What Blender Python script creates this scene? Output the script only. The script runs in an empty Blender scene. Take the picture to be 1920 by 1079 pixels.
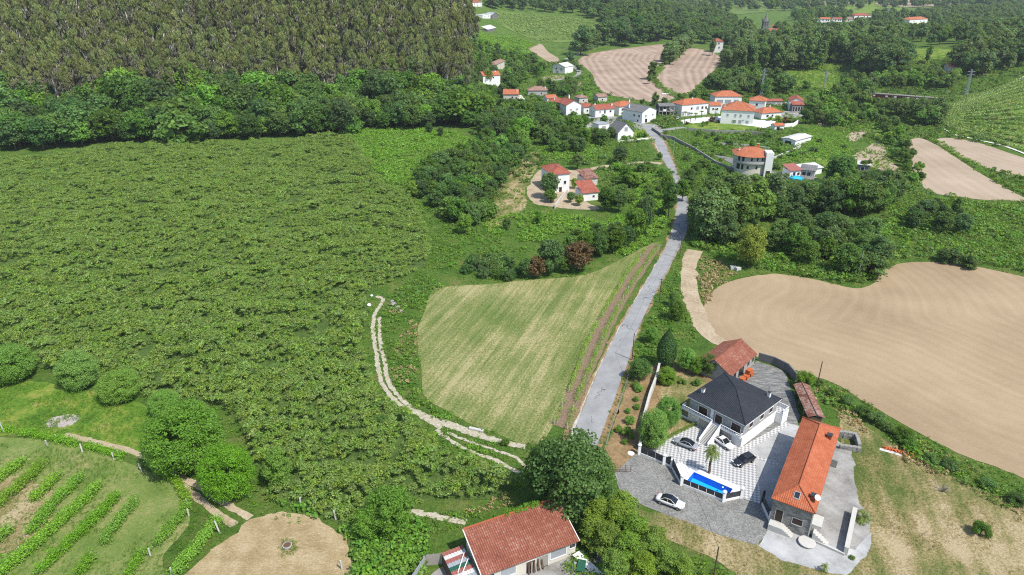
import bpy, bmesh, math, random
import numpy as np
from mathutils import Vector, Matrix
from mathutils.geometry import delaunay_2d_cdt

# ------------------------------------------------------------------ camera, sky, sun, exposure
S = bpy.context.scene
COL = S.collection
CAM_H, PITCH, FPX, CX, CY = 80.0, math.radians(25.0), 1280.0, 960.0, 539.5
cam = bpy.data.cameras.new('camera')
cam.sensor_width = 36.0
cam.lens = 36.0 * FPX / 1920.0
cam.clip_start, cam.clip_end = 0.5, 9000.0
cam_o = bpy.data.objects.new('camera', cam)
COL.objects.link(cam_o)
cam_o.location = (0, 0, CAM_H)
cam_o.rotation_euler = (math.radians(65.0), 0, 0)
S.camera = cam_o

SUN_EL = math.radians(56.0)
SUN_H = Vector((0.72, -0.69, 0)).normalized()
SUN = Vector((SUN_H.x * math.cos(SUN_EL), SUN_H.y * math.cos(SUN_EL), math.sin(SUN_EL)))
W = bpy.data.worlds.new('World')
S.world = W
W.use_nodes = True
wn = W.node_tree
bg = wn.nodes['Background']
sky = wn.nodes.new('ShaderNodeTexSky')
sky.sky_type = 'NISHITA'
sky.sun_disc = False
sky.sun_elevation = SUN_EL
sky.sun_rotation = math.atan2(SUN_H.x, SUN_H.y)
wn.links.new(sky.outputs[0], bg.inputs[0])
bg.inputs[1].default_value = 0.15
sl = bpy.data.lights.new('sun', 'SUN')
sl.energy = 4.2
sl.angle = math.radians(0.55)
sl.color = (1.0, 0.955, 0.88)
sun_o = bpy.data.objects.new('sun', sl)
COL.objects.link(sun_o)
sun_o.rotation_euler = SUN.to_track_quat('Z', 'Y').to_euler()
S.view_settings.view_transform = 'Standard'
S.view_settings.look = 'None'
S.view_settings.gamma = 1.0
S.view_settings.use_curve_mapping = False
S.view_settings.exposure = 0.46
S.render.engine = 'CYCLES'
S.cycles.max_bounces = 6
S.cycles.diffuse_bounces = 3
S.cycles.glossy_bounces = 2
S.cycles.transmission_bounces = 3
S.cycles.transparent_max_bounces = 8
S.cycles.use_denoising = False
S.cycles.filter_width = 1.15
S.cycles.sample_clamp_indirect = 6.0

# ------------------------------------------------------------------ terrain and pixel-to-ground
def sst(t):
    t = np.clip(t, 0, 1)
    return t * t * (3 - 2 * t)

def hgt(x, y):
    x = np.asarray(x, float); y = np.asarray(y, float)
    edge = 330 + (x + 248) * 0.25
    h = 66 * sst((y - edge) / 270) * (1 - sst((x + 85) / 95)) * (1 - .72 * sst((y - 620) / 230))
    h = h + 36 * sst((y - 680) / 560) * (1 - sst((x - 120) / 260))
    h = h + 20 * sst((x - 225) / 220) * sst((y - 210) / 190) * (1 - .6 * sst((y - 640) / 320))
    h = h + 60 * sst((y - 1500) / 3500)
    far = sst((np.hypot(x - 40, y - 120) - 95) / 80)
    h = h + far * 0.8 * np.sin(x / 41 + 1.3) * np.sin(y / 57 + .4)
    return h

def hz(x, y):
    return float(hgt(x, y))

_T = np.concatenate([np.arange(60, 420, 1.0), np.arange(420, 1200, 3.0), np.arange(1200, 6000, 12.0)])
def ray(px, py):
    u = (px - CX) / FPX; v = (py - CY) / FPX
    c, s = math.cos(PITCH), math.sin(PITCH)
    return np.array([u, c - v * s, -s - v * c])

def P(px, py):
    """ground point under a photo pixel (1920 px wide)"""
    d = ray(px, py)
    f = CAM_H + d[2] * _T - hgt(d[0] * _T, d[1] * _T)
    i = int(np.argmax(f < 0))
    if f[i] >= 0: i = len(_T) - 1
    a, b = _T[max(i - 1, 0)], _T[i]
    for _ in range(18):
        m = .5 * (a + b)
        if CAM_H + d[2] * m - hz(d[0] * m, d[1] * m) < 0: b = m
        else: a = m
    return Vector((d[0] * b, d[1] * b, hz(d[0] * b, d[1] * b)))

def PZ(px, py, z):
    """point at height z under a photo pixel"""
    d = ray(px, py)
    t = (z - CAM_H) / d[2]
    return Vector((d[0] * t, d[1] * t, z))

def ppm(px, py):
    """photo pixels per metre at the ground under the pixel"""
    p = P(px, py)
    return FPX / (p.y * math.cos(PITCH) + (CAM_H - p.z) * math.sin(PITCH))

# ------------------------------------------------------------------ tagging
def tag(o, label=None, cat=None, group=None, kind=None):
    if label: o['label'] = label
    if cat: o['category'] = cat
    if group: o['group'] = group
    if kind: o['kind'] = kind
    return o

def empty(name, loc=(0, 0, 0), rz=0.0):
    o = bpy.data.objects.new(name, None)
    COL.objects.link(o)
    o.location = loc
    o.rotation_euler = (0, 0, rz)
    o.empty_display_size = .2
    return o

def copy_tree(o, parent=None):
    c = o.copy()
    COL.objects.link(c)
    c.parent = parent
    for ch in o.children:
        copy_tree(ch, c)
    return c

# ------------------------------------------------------------------ mesh collector
def auto_uv(me):
    n = len(me.loops)
    if not n: return
    uvl = me.uv_layers.new(name='UVMap')
    co = np.empty(len(me.vertices) * 3); me.vertices.foreach_get('co', co); co = co.reshape(-1, 3)
    li = np.empty(n, int); me.loops.foreach_get('vertex_index', li)
    pn = np.empty(len(me.polygons) * 3); me.polygons.foreach_get('normal', pn); pn = pn.reshape(-1, 3)
    tot = np.empty(len(me.polygons), int); me.polygons.foreach_get('loop_total', tot)
    nn = np.repeat(pn, tot, axis=0)
    u = np.stack([-nn[:, 1], nn[:, 0], np.zeros(n)], 1)
    l = np.linalg.norm(u, axis=1)
    flat = l < 1e-3
    u[flat] = (1, 0, 0); l[flat] = 1
    u /= l[:, None]
    v = np.cross(nn, u)
    p = co[li]
    uv = np.stack([(p * u).sum(1), (p * v).sum(1)], 1)
    uvl.data.foreach_set('uv', uv.ravel())

class MB:
    def __init__(s):
        s.v = []; s.f = []; s.m = []; s.mi = 0
    def poly(s, *pts):
        i = len(s.v)
        s.v += [tuple(p) for p in pts]
        s.f.append(tuple(range(i, i + len(pts)))); s.m.append(s.mi)
        return s
    def box(s, x0, y0, z0, x1, y1, z1):
        i = len(s.v)
        s.v += [(x0, y0, z0), (x1, y0, z0), (x1, y1, z0), (x0, y1, z0), (x0, y0, z1), (x1, y0, z1), (x1, y1, z1), (x0, y1, z1)]
        for q in ((0, 3, 2, 1), (4, 5, 6, 7), (0, 1, 5, 4), (1, 2, 6, 5), (2, 3, 7, 6), (3, 0, 4, 7)):
            s.f.append(tuple(i + k for k in q)); s.m.append(s.mi)
        return s
    def prism(s, pts, z0, z1):
        """pts: plan outline counter-clockwise"""
        n = len(pts); i = len(s.v)
        z0s = z0 if hasattr(z0, '__len__') else [z0] * n
        z1s = z1 if hasattr(z1, '__len__') else [z1] * n
        s.v += [(p[0], p[1], z0s[k]) for k, p in enumerate(pts)] + [(p[0], p[1], z1s[k]) for k, p in enumerate(pts)]
        s.f.append(tuple(i + k for k in range(n - 1, -1, -1))); s.f.append(tuple(i + n + k for k in range(n)))
        s.m += [s.mi, s.mi]
        for k in range(n):
            s.f.append((i + k, i + (k + 1) % n, i + n + (k + 1) % n, i + n + k)); s.m.append(s.mi)
        return s
    def tube(s, path, r, n=6, cap=True):
        """path: 3D points, r: radius or list"""
        path = [Vector(p) for p in path]
        rs = r if hasattr(r, '__len__') else [r] * len(path)
        i0 = len(s.v)
        for k, p in enumerate(path):
            d = (path[min(k + 1, len(path) - 1)] - path[max(k - 1, 0)]).normalized()
            a = d.cross(Vector((0, 0, 1)) if abs(d.z) < .9 else Vector((1, 0, 0))).normalized()
            b = d.cross(a)
            for q in range(n):
                t = 2 * math.pi * q / n
                s.v.append(tuple(p + (a * math.cos(t) + b * math.sin(t)) * rs[k]))
        for k in range(len(path) - 1):
            for q in range(n):
                A = i0 + k * n + q; B = i0 + k * n + (q + 1) % n
                s.f.append((A, A + n, B + n, B)); s.m.append(s.mi)
        if cap:
            s.f.append(tuple(i0 + q for q in range(n))); s.m.append(s.mi)
            e = i0 + (len(path) - 1) * n
            s.f.append(tuple(e + q for q in range(n - 1, -1, -1))); s.m.append(s.mi)
        return s
    def bar(s, p, q, w, h):
        """box beam from p to q, w wide, h high (q, p at the bottom centre line)"""
        p = Vector(p); q = Vector(q); d = (q - p)
        a = Vector((-d.y, d.x, 0)).normalized() * (w / 2); up = Vector((0, 0, h))
        i = len(s.v)
        s.v += [tuple(t) for t in (p - a, q - a, q + a, p + a, p - a + up, q - a + up, q + a + up, p + a + up)]
        for f in ((0, 3, 2, 1), (4, 5, 6, 7), (0, 1, 5, 4), (1, 2, 6, 5), (2, 3, 7, 6), (3, 0, 4, 7)):
            s.f.append(tuple(i + k for k in f)); s.m.append(s.mi)
        return s
    def lathe(s, prof, c=(0, 0, 0), n=16):
        i0 = len(s.v)
        for r, z in prof:
            for q in range(n):
                t = 2 * math.pi * q / n
                s.v.append((c[0] + r * math.cos(t), c[1] + r * math.sin(t), c[2] + z))
        for k in range(len(prof) - 1):
            for q in range(n):
                A = i0 + k * n + q; B = i0 + k * n + (q + 1) % n
                s.f.append((A, B, B + n, A + n)); s.m.append(s.mi)
        s.f.append(tuple(i0 + q for q in range(n - 1, -1, -1))); s.m.append(s.mi)
        e = i0 + (len(prof) - 1) * n
        s.f.append(tuple(e + q for q in range(n))); s.m.append(s.mi)
        return s
    def mesh(s, name, mats, smooth=False):
        me = bpy.data.meshes.new(name)
        me.from_pydata(s.v, [], s.f)
        mats = mats if isinstance(mats, (list, tuple)) else [mats]
        for m in mats: me.materials.append(m)
        if len(mats) > 1: me.polygons.foreach_set('material_index', s.m)
        me.update()
        auto_uv(me)
        if smooth: me.polygons.foreach_set('use_smooth', [True] * len(me.polygons))
        return me
    def build(s, name, mats, parent=None, smooth=False, bevel=0):
        o = bpy.data.objects.new(name, s.mesh(name, mats, smooth))
        COL.objects.link(o)
        if parent: o.parent = parent
        if bevel:
            b = o.modifiers.new('bevel', 'BEVEL'); b.width = bevel; b.segments = 2; b.limit_method = 'ANGLE'
        return o
# ------------------------------------------------------------------ materials
GAIN = .76
class NT:
    def __init__(s, name, rough=.85, spec=.25):
        s.mat = bpy.data.materials.new(name); s.mat.use_nodes = True
        s.t = s.mat.node_tree; s.n = s.t.nodes
        s.b = s.n['Principled BSDF']
        s.b.inputs['Roughness'].default_value = rough
        s.b.inputs['Specular IOR Level'].default_value = spec
    def node(s, typ, **kw):
        nd = s.n.new('ShaderNode' + typ)
        for k, v in kw.items(): setattr(nd, k, v)
        return nd
    def put(s, sock, v):
        if isinstance(v, bpy.types.NodeSocket): s.t.links.new(v, sock)
        elif isinstance(v, (tuple, list)) and len(v) == 3 and sock.type == 'RGBA': sock.default_value = (*(c * GAIN for c in v), 1)
        else: sock.default_value = v
    def pos(s): return s.node('NewGeometry').outputs['Position']
    def uv(s): return s.node('UVMap').outputs[0]
    def obj(s): return s.node('TexCoord').outputs['Object']
    def map(s, vec, scale=(1, 1, 1), rot=(0, 0, 0), loc=(0, 0, 0)):
        m = s.node('Mapping'); s.put(m.inputs[0], vec)
        m.inputs['Scale'].default_value = scale; m.inputs['Rotation'].default_value = rot; m.inputs['Location'].default_value = loc
        return m.outputs[0]
    def noise(s, vec, scale, detail=4, rough=.55, dist=0):
        k = s.node('TexNoise'); s.put(k.inputs['Vector'], vec)
        k.inputs['Scale'].default_value = scale; k.inputs['Detail'].default_value = detail
        k.inputs['Roughness'].default_value = rough; k.inputs['Distortion'].default_value = dist
        return k.outputs[0]
    def voro(s, vec, scale, feature='F1', out='Distance', rnd=1.0):
        k = s.node('TexVoronoi', feature=feature); s.put(k.inputs['Vector'], vec)
        k.inputs['Scale'].default_value = scale; k.inputs['Randomness'].default_value = rnd
        return k.outputs[out]
    def ramp(s, fac, stops, interp='LINEAR'):
        r = s.node('ValToRGB'); s.put(r.inputs[0], fac)
        cr = r.color_ramp; cr.interpolation = interp
        while len(cr.elements) > len(stops): cr.elements.remove(cr.elements[-1])
        while len(cr.elements) < len(stops): cr.elements.new(.5)
        for e, (p, c) in zip(cr.elements, stops):
            e.position = p; e.color = (*(x * GAIN for x in c), 1) if isinstance(c, (tuple, list)) else (c, c, c, 1)
        return r.outputs[0]
    def mix(s, fac, a, b, blend='MIX'):
        m = s.node('Mix', data_type='RGBA', blend_type=blend)
        s.put(m.inputs[0], fac); s.put(m.inputs[6], a); s.put(m.inputs[7], b)
        return m.outputs[2]
    def math(s, op, a, b=0.0, c=0.0, clamp=False):
        m = s.node('Math', operation=op); m.use_clamp = clamp
        s.put(m.inputs[0], a); s.put(m.inputs[1], b); s.put(m.inputs[2], c)
        return m.outputs[0]
    def sep(s, vec):
        x = s.node('SeparateXYZ'); s.put(x.inputs[0], vec); return x.outputs
    def attr(s, name):
        return s.node('Attribute', attribute_name=name).outputs['Fac']
    def col(s, c): s.put(s.b.inputs['Base Color'], c); return s
    def bump(s, h, strength=.5, dist=.05):
        b = s.node('Bump'); b.inputs['Strength'].default_value = strength; b.inputs['Distance'].default_value = dist
        s.put(b.inputs['Height'], h); s.t.links.new(b.outputs[0], s.b.inputs['Normal'])
        return s

M = {}
def simple(name, c, rough=.7, spec=.3, metal=0, var=.12, scale=1.5):
    k = NT(name, rough, spec)
    k.b.inputs['Metallic'].default_value = metal
    n = k.noise(k.pos(), scale, 5)
    k.col(k.mix(n, tuple(x * (1 - var) for x in c), tuple(min(1, x * (1 + var)) for x in c)))
    M[name] = k.mat
    return k.mat

def ground_mats():
    # wild grass everywhere
    k = NT('grass', .95, .1); p = k.pos()
    big = k.noise(p, .018, 5, .6); mid = k.noise(p, .14, 6, .65); fine = k.noise(p, 1.6, 5, .7)
    c = k.ramp(mid, [(.3, (.075, .16, .028)), (.46, (.13, .25, .04)), (.58, (.21, .29, .065)), (.72, (.36, .33, .13))])
    c = k.mix(k.ramp(big, [(.35, 0.0), (.7, .55)]), c, k.ramp(fine, [(.3, (.08, .19, .022)), (.7, (.2, .36, .05))]))
    c = k.mix(.75, c, k.ramp(fine, [(.25, .25), (.75, 1.0)]), 'MULTIPLY')
    k.col(c).bump(k.math('ADD', fine, k.noise(p, 5, 3)), .9, .4); M['grass'] = k.mat
    # bright lush grass
    k = NT('lush_grass', .95, .1); p = k.pos()
    mid = k.noise(p, .22, 5, .6); fine = k.noise(p, 1.9, 5, .7)
    c = k.ramp(mid, [(.3, (.11, .23, .028)), (.47, (.18, .33, .04)), (.58, (.32, .40, .07)), (.7, (.44, .41, .12))])
    c = k.mix(.7, c, k.ramp(fine, [(.25, .35), (.75, 1.0)]), 'MULTIPLY')
    k.col(c).bump(fine, .9, .4); M['lush_grass'] = k.mat
    # mown hay field, swaths run along the road
    k = NT('hay', .95, .1); p = k.pos()
    pr = k.map(p, rot=(0, 0, math.radians(20)))
    st = k.noise(k.map(pr, (.55, .028, .1)), 1.0, 4, .6)
    st2 = k.noise(k.map(pr, (1.5, .06, .1), loc=(7, 3, 0)), 1.0, 3, .6)
    mid = k.noise(p, .055, 5, .6); fine = k.noise(p, 2.2, 5, .75)
    g = k.math('ADD', k.math('MULTIPLY', st, .46), k.math('ADD', k.math('MULTIPLY', mid, .51), k.math('MULTIPLY', st2, .25)))
    g = k.math('ADD', g, k.math('MULTIPLY', fine, .58))
    c = k.ramp(g, [(.68, (.11, .19, .04)), (.84, (.2, .26, .072)), (.96, (.35, .355, .14)), (1.0, (.48, .44, .21))])
    c = k.mix(.5, c, k.ramp(fine, [(.3, .45), (.7, 1.0)]), 'MULTIPLY')
    k.col(c).bump(k.math('ADD', fine, st2), .8, .3); M['hay'] = k.mat
    # dry mown lawn
    k = NT('dry_grass', .95, .1); p = k.pos()
    st = k.noise(k.map(k.map(p, rot=(0, 0, math.radians(14))), (.30, .05, .1)), 1.0, 4, .6)
    mid = k.noise(p, .07, 5, .65); fine = k.noise(p, 2.4, 6, .78)
    g = k.math('ADD', k.math('MULTIPLY', st, .5), k.math('ADD', k.math('MULTIPLY', mid, .6), k.math('MULTIPLY', fine, .5)))
    c = k.ramp(g, [(.66, (.11, .17, .04)), (.74, (.21, .23, .07)), (.83, (.40, .33, .155)), (.92, (.60, .49, .29))])
    c = k.mix(.55, c, k.ramp(fine, [(.3, .5), (.7, 1.0)]), 'MULTIPLY')
    k.col(c).bump(fine, .9, .3); M['dry_grass'] = k.mat
    k = NT('vineyard_grass', .95, .1); p = k.pos()
    mid = k.noise(p, .12, 5, .65); fine = k.noise(p, 2.4, 6, .78)
    g = k.math('ADD', k.math('MULTIPLY', mid, .65), k.math('MULTIPLY', fine, .5))
    c = k.ramp(g, [(.42, (.12, .2, .04)), (.56, (.2, .28, .07)), (.66, (.33, .34, .13)), (.76, (.5, .44, .26))])
    k.col(c).bump(fine, .9, .3); M['vineyard_grass'] = k.mat
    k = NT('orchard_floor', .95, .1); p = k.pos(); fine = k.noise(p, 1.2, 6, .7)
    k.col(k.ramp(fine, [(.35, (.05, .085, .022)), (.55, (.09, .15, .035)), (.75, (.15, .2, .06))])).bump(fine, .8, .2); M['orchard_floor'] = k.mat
    # straw
    k = NT('straw', .95, .1); p = k.pos()
    fine = k.noise(k.map(p, (1, 3, 1), (0, 0, .6)), 1.6, 6, .75, 1.5); mid = k.noise(p, .3, 5)
    c = k.ramp(k.math('ADD', k.math('MULTIPLY', fine, .6), k.math('MULTIPLY', mid, .4)), [(.3, (.25, .18, .085)), (.46, (.43, .325, .165)), (.64, (.68, .55, .35))])
    k.col(c).bump(fine, .9, .25); M['straw'] = k.mat
    # bare soil track
    k = NT('track_soil', .95, .1); p = k.pos()
    fine = k.noise(p, 1.4, 6, .7); mid = k.noise(p, .2, 4)
    c = k.ramp(k.math('ADD', k.math('MULTIPLY', fine, .6), k.math('MULTIPLY', mid, .4)), [(.3, (.27, .20, .12)), (.5, (.47, .38, .255)), (.7, (.60, .51, .375))])
    k.col(c).bump(fine, .7, .15); M['track_soil'] = k.mat
    k = NT('pale_track', .95, .1); p = k.pos()
    fine = k.noise(p, 1.8, 6, .7)
    k.col(k.ramp(fine, [(.3, (.24, .25, .12)), (.42, (.40, .36, .25)), (.55, (.52, .48, .37)), (.72, (.66, .62, .53))])).bump(fine, .7, .12); M['pale_track'] = k.mat
    k = NT('garden_soil', .95, .1); p = k.pos()
    fine = k.noise(p, 1.5, 6, .75); mid = k.noise(p, .16, 4, .6)
    c = k.ramp(k.math('ADD', k.math('MULTIPLY', fine, .5), k.math('MULTIPLY', mid, .5)), [(.33, (.10, .14, .04)), (.44, (.25, .175, .085)), (.55, (.38, .255, .135)), (.7, (.47, .36, .2))])
    k.col(c).bump(fine, .9, .25); M['garden_soil'] = k.mat
    k = NT('vine_soil', .95, .1); p = k.pos()
    fine = k.noise(p, 2.2, 6, .75)
    k.col(k.ramp(fine, [(.3, (.15, .105, .07)), (.5, (.26, .185, .125)), (.72, (.37, .28, .2))])).bump(fine, .9, .2); M['vine_soil'] = k.mat
    # ploughed fields: furrows follow the stored distance to a guide line
    def plough(name, c0, c1, period, amp, lines=1.0, amp2=.05):
        k = NT(name, .95, .1); p = k.pos()
        d = k.attr('furrow')
        wob = k.noise(p, .03, 3)
        d2 = k.math('ADD', d, k.math('MULTIPLY', wob, 3.0))
        s1 = k.math('SINE', k.math('MULTIPLY', d2, 2 * math.pi / period))
        cb = k.node('CombineXYZ'); k.put(cb.inputs[0], d2); 
        s2 = k.math('MULTIPLY', k.math('SUBTRACT', k.noise(cb.outputs[0], lines, 5, .75), .5), 3.2)
        broken = k.noise(p, .09, 4, .7)
        fine = k.noise(p, 1.7, 6, .75); mid = k.noise(p, .035, 5, .6)
        f = k.math('ADD', k.math('MULTIPLY', k.math('MULTIPLY', s1, broken), amp), k.math('MULTIPLY', s2, amp2))
        f = k.math('ADD', f, k.math('ADD', k.math('MULTIPLY', fine, .34), k.math('MULTIPLY', mid, .66)))
        st = [(.25, c0), (.75, c1)]
        k.col(k.ramp(f, st)).bump(k.math('ADD', k.math('MULTIPLY', s2, .5), fine), .28, .15); M[name] = k.mat
    plough('plough_near', (.27, .195, .115), (.52, .40, .255), 3.4, .045, .6, .075)
    plough('plough_far', (.27, .19, .135), (.55, .425, .33), 6.5, .2, .3, .08)
    plough('plough_side', (.33, .25, .17), (.56, .45, .34), 5.0, .06, .35)
    plough('grass_rows', (.06, .13, .02), (.22, .29, .07), 4.5, .30)
    # asphalt
    k = NT('asphalt', .9, .2); p = k.pos()
    fine = k.noise(p, 6, 5, .8); mid = k.noise(p, .25, 5, .65)
    c = k.ramp(k.math('ADD', k.math('MULTIPLY', fine, .35), k.math('MULTIPLY', mid, .65)), [(.3, (.23, .232, .23)), (.5, (.33, .333, .33)), (.7, (.43, .43, .42))])
    dv = k.map(p, (1, 1, 1)); 
    warp = k.node('VectorMath', operation='ADD'); k.put(warp.inputs[0], p)
    nz = k.node('TexNoise'); k.put(nz.inputs['Vector'], p); nz.inputs['Scale'].default_value = .35
    sc = k.node('VectorMath', operation='SCALE'); k.put(sc.inputs[0], nz.outputs['Color']); sc.inputs[3].default_value = 4.0
    k.put(warp.inputs[1], sc.outputs[0])
    cr = k.voro(warp.outputs[0], .085, 'DISTANCE_TO_EDGE')
    crk = k.math('LESS_THAN', cr, .006)
    gate = k.math('GREATER_THAN', k.noise(p, .06, 2), .5)
    c = k.mix(k.math('MULTIPLY', k.math('MULTIPLY', crk, gate), .75), c, (.075, .078, .08))
    k.col(c).bump(fine, .3, .03); M['asphalt'] = k.mat
    k = NT('concrete_edge', .9, .2); p = k.pos(); fine = k.noise(p, 1.8, 5, .7)
    k.col(k.ramp(fine, [(.35, (.35, .29, .2)), (.5, (.5, .47, .4)), (.62, (.62, .6, .56))])).bump(fine, .4, .05); M['concrete_edge'] = k.mat
    # cobbled apron
    k = NT('cobbles', .9, .2); p = k.pos()
    cc = k.voro(p, 4.5, 'F1', 'Color'); e = k.voro(p, 4.5, 'DISTANCE_TO_EDGE')
    g = k.node('SeparateColor'); k.put(g.inputs[0], cc)
    mid = k.noise(p, .35, 5, .7)
    f = k.math('ADD', k.math('MULTIPLY', g.outputs[0], .35), k.math('MULTIPLY', mid, .75))
    c = k.ramp(f, [(.3, (.19, .19, .175)), (.5, (.27, .27, .255)), (.72, (.37, .365, .34))])
    c = k.mix(k.ramp(e, [(.0, .6), (.08, 0.0)]), c, (.07, .07, .055))
    k.col(c).bump(k.ramp(e, [(0, 0.0), (.12, 1.0)]), .6, .05); M['cobbles'] = k.mat
    # worn concrete slabs
    k = NT('old_concrete', .9, .2); p = k.pos()
    mid = k.noise(k.map(p, (.35, 1.5, 1), (0, 0, .55)), 1.0, 5, .75); fine = k.noise(p, 2.2, 6, .8)
    f = k.math('ADD', k.math('MULTIPLY', mid, .6), k.math('MULTIPLY', fine, .4))
    k.col(k.ramp(f, [(.36, (.08, .08, .075)), (.5, (.21, .21, .2)), (.62, (.38, .375, .355))])).bump(fine, .4, .05); M['old_concrete'] = k.mat
    # pale gravel
    k = NT('gravel', .95, .1); p = k.pos(); fine = k.noise(p, 7, 4, .8); mid = k.noise(p, .25, 5, .6)
    f = k.math('ADD', k.math('MULTIPLY', mid, .6), k.math('MULTIPLY', fine, .4))
    k.col(k.ramp(f, [(.38, (.32, .32, .30)), (.5, (.46, .465, .46)), (.64, (.58, .585, .58))])).bump(fine, .5, .03); M['gravel'] = k.mat
    k = NT('grey_gravel', .95, .1); p = k.pos(); fine = k.noise(p, 6, 5, .8); mid = k.noise(p, .22, 5, .65)
    f = k.math('ADD', k.math('MULTIPLY', mid, .65), k.math('MULTIPLY', fine, .35))
    k.col(k.ramp(f, [(.36, (.17, .16, .135)), (.48, (.31, .3, .28)), (.62, (.47, .46, .435))])).bump(fine, .5, .03); M['grey_gravel'] = k.mat
    # two-tone paving: white tiles with grey ones set diagonally
    k = NT('checker_paving', .6, .3); p = k.pos()
    ch = k.node('TexChecker'); k.put(ch.inputs[0], k.map(p, (1, 1, 0), (0, 0, PAVE_ROT)))
    ch.inputs['Scale'].default_value = 1 / .46
    n = k.noise(p, .5, 5, .7)
    k.put(ch.inputs[1], k.mix(n, (.60, .59, .57), (.72, .71, .69))); k.put(ch.inputs[2], k.mix(n, (.30, .305, .31), (.38, .385, .39)))
    k.col(ch.outputs[0]); M['checker_paving'] = k.mat
    simple('white_paving', (.88, .87, .85), .6, .3, var=.05)
    simple('rubble', (.42, .38, .35), .95, .1, var=.35, scale=4)

def roof_mat(name, cols, tile=.26, row=.38, mossy=0.0, bs=.7, fresh=.25, rough=.85, cols_dark=.3):
    k = NT(name, rough, .2); uv = k.uv(); x = k.sep(uv)
    wave = k.math('SINE', k.math('MULTIPLY', x[0], 2 * math.pi / tile))
    saw = k.math('FRACT', k.math('DIVIDE', x[1], row))
    p = k.pos(); mid = k.noise(p, .35, 5, .65); fine = k.noise(p, 3.2, 5, .8)
    cell = k.node('TexWhiteNoise', noise_dimensions='2D')
    cx = k.node('CombineXYZ'); k.put(cx.inputs[0], k.math('FLOOR', k.math('DIVIDE', x[0], tile))); k.put(cx.inputs[1], k.math('FLOOR', k.math('DIVIDE', x[1], row)))
    k.put(cell.inputs['Vector'], cx.outputs[0])
    f = k.math('ADD', k.math('MULTIPLY', mid, .55), k.math('ADD', k.math('MULTIPLY', cell.outputs[0], fresh), k.math('MULTIPLY', fine, .45 - fresh * .5)))
    st = [(.25 + .5 * i / (len(cols) - 1), c) for i, c in enumerate(cols)]
    c = k.ramp(f, st)
    if mossy: c = k.mix(k.ramp(k.noise(p, .5, 6, .7), [(.52, 0.0), (.66, mossy)]), c, (.055, .05, .045))
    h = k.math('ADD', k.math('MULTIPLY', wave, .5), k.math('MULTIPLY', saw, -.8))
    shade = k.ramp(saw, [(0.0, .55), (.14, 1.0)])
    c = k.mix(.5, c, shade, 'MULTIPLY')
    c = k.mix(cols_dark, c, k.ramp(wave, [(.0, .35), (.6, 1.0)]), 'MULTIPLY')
    k.col(c).bump(h, bs, .06); M[name] = k.mat

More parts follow.
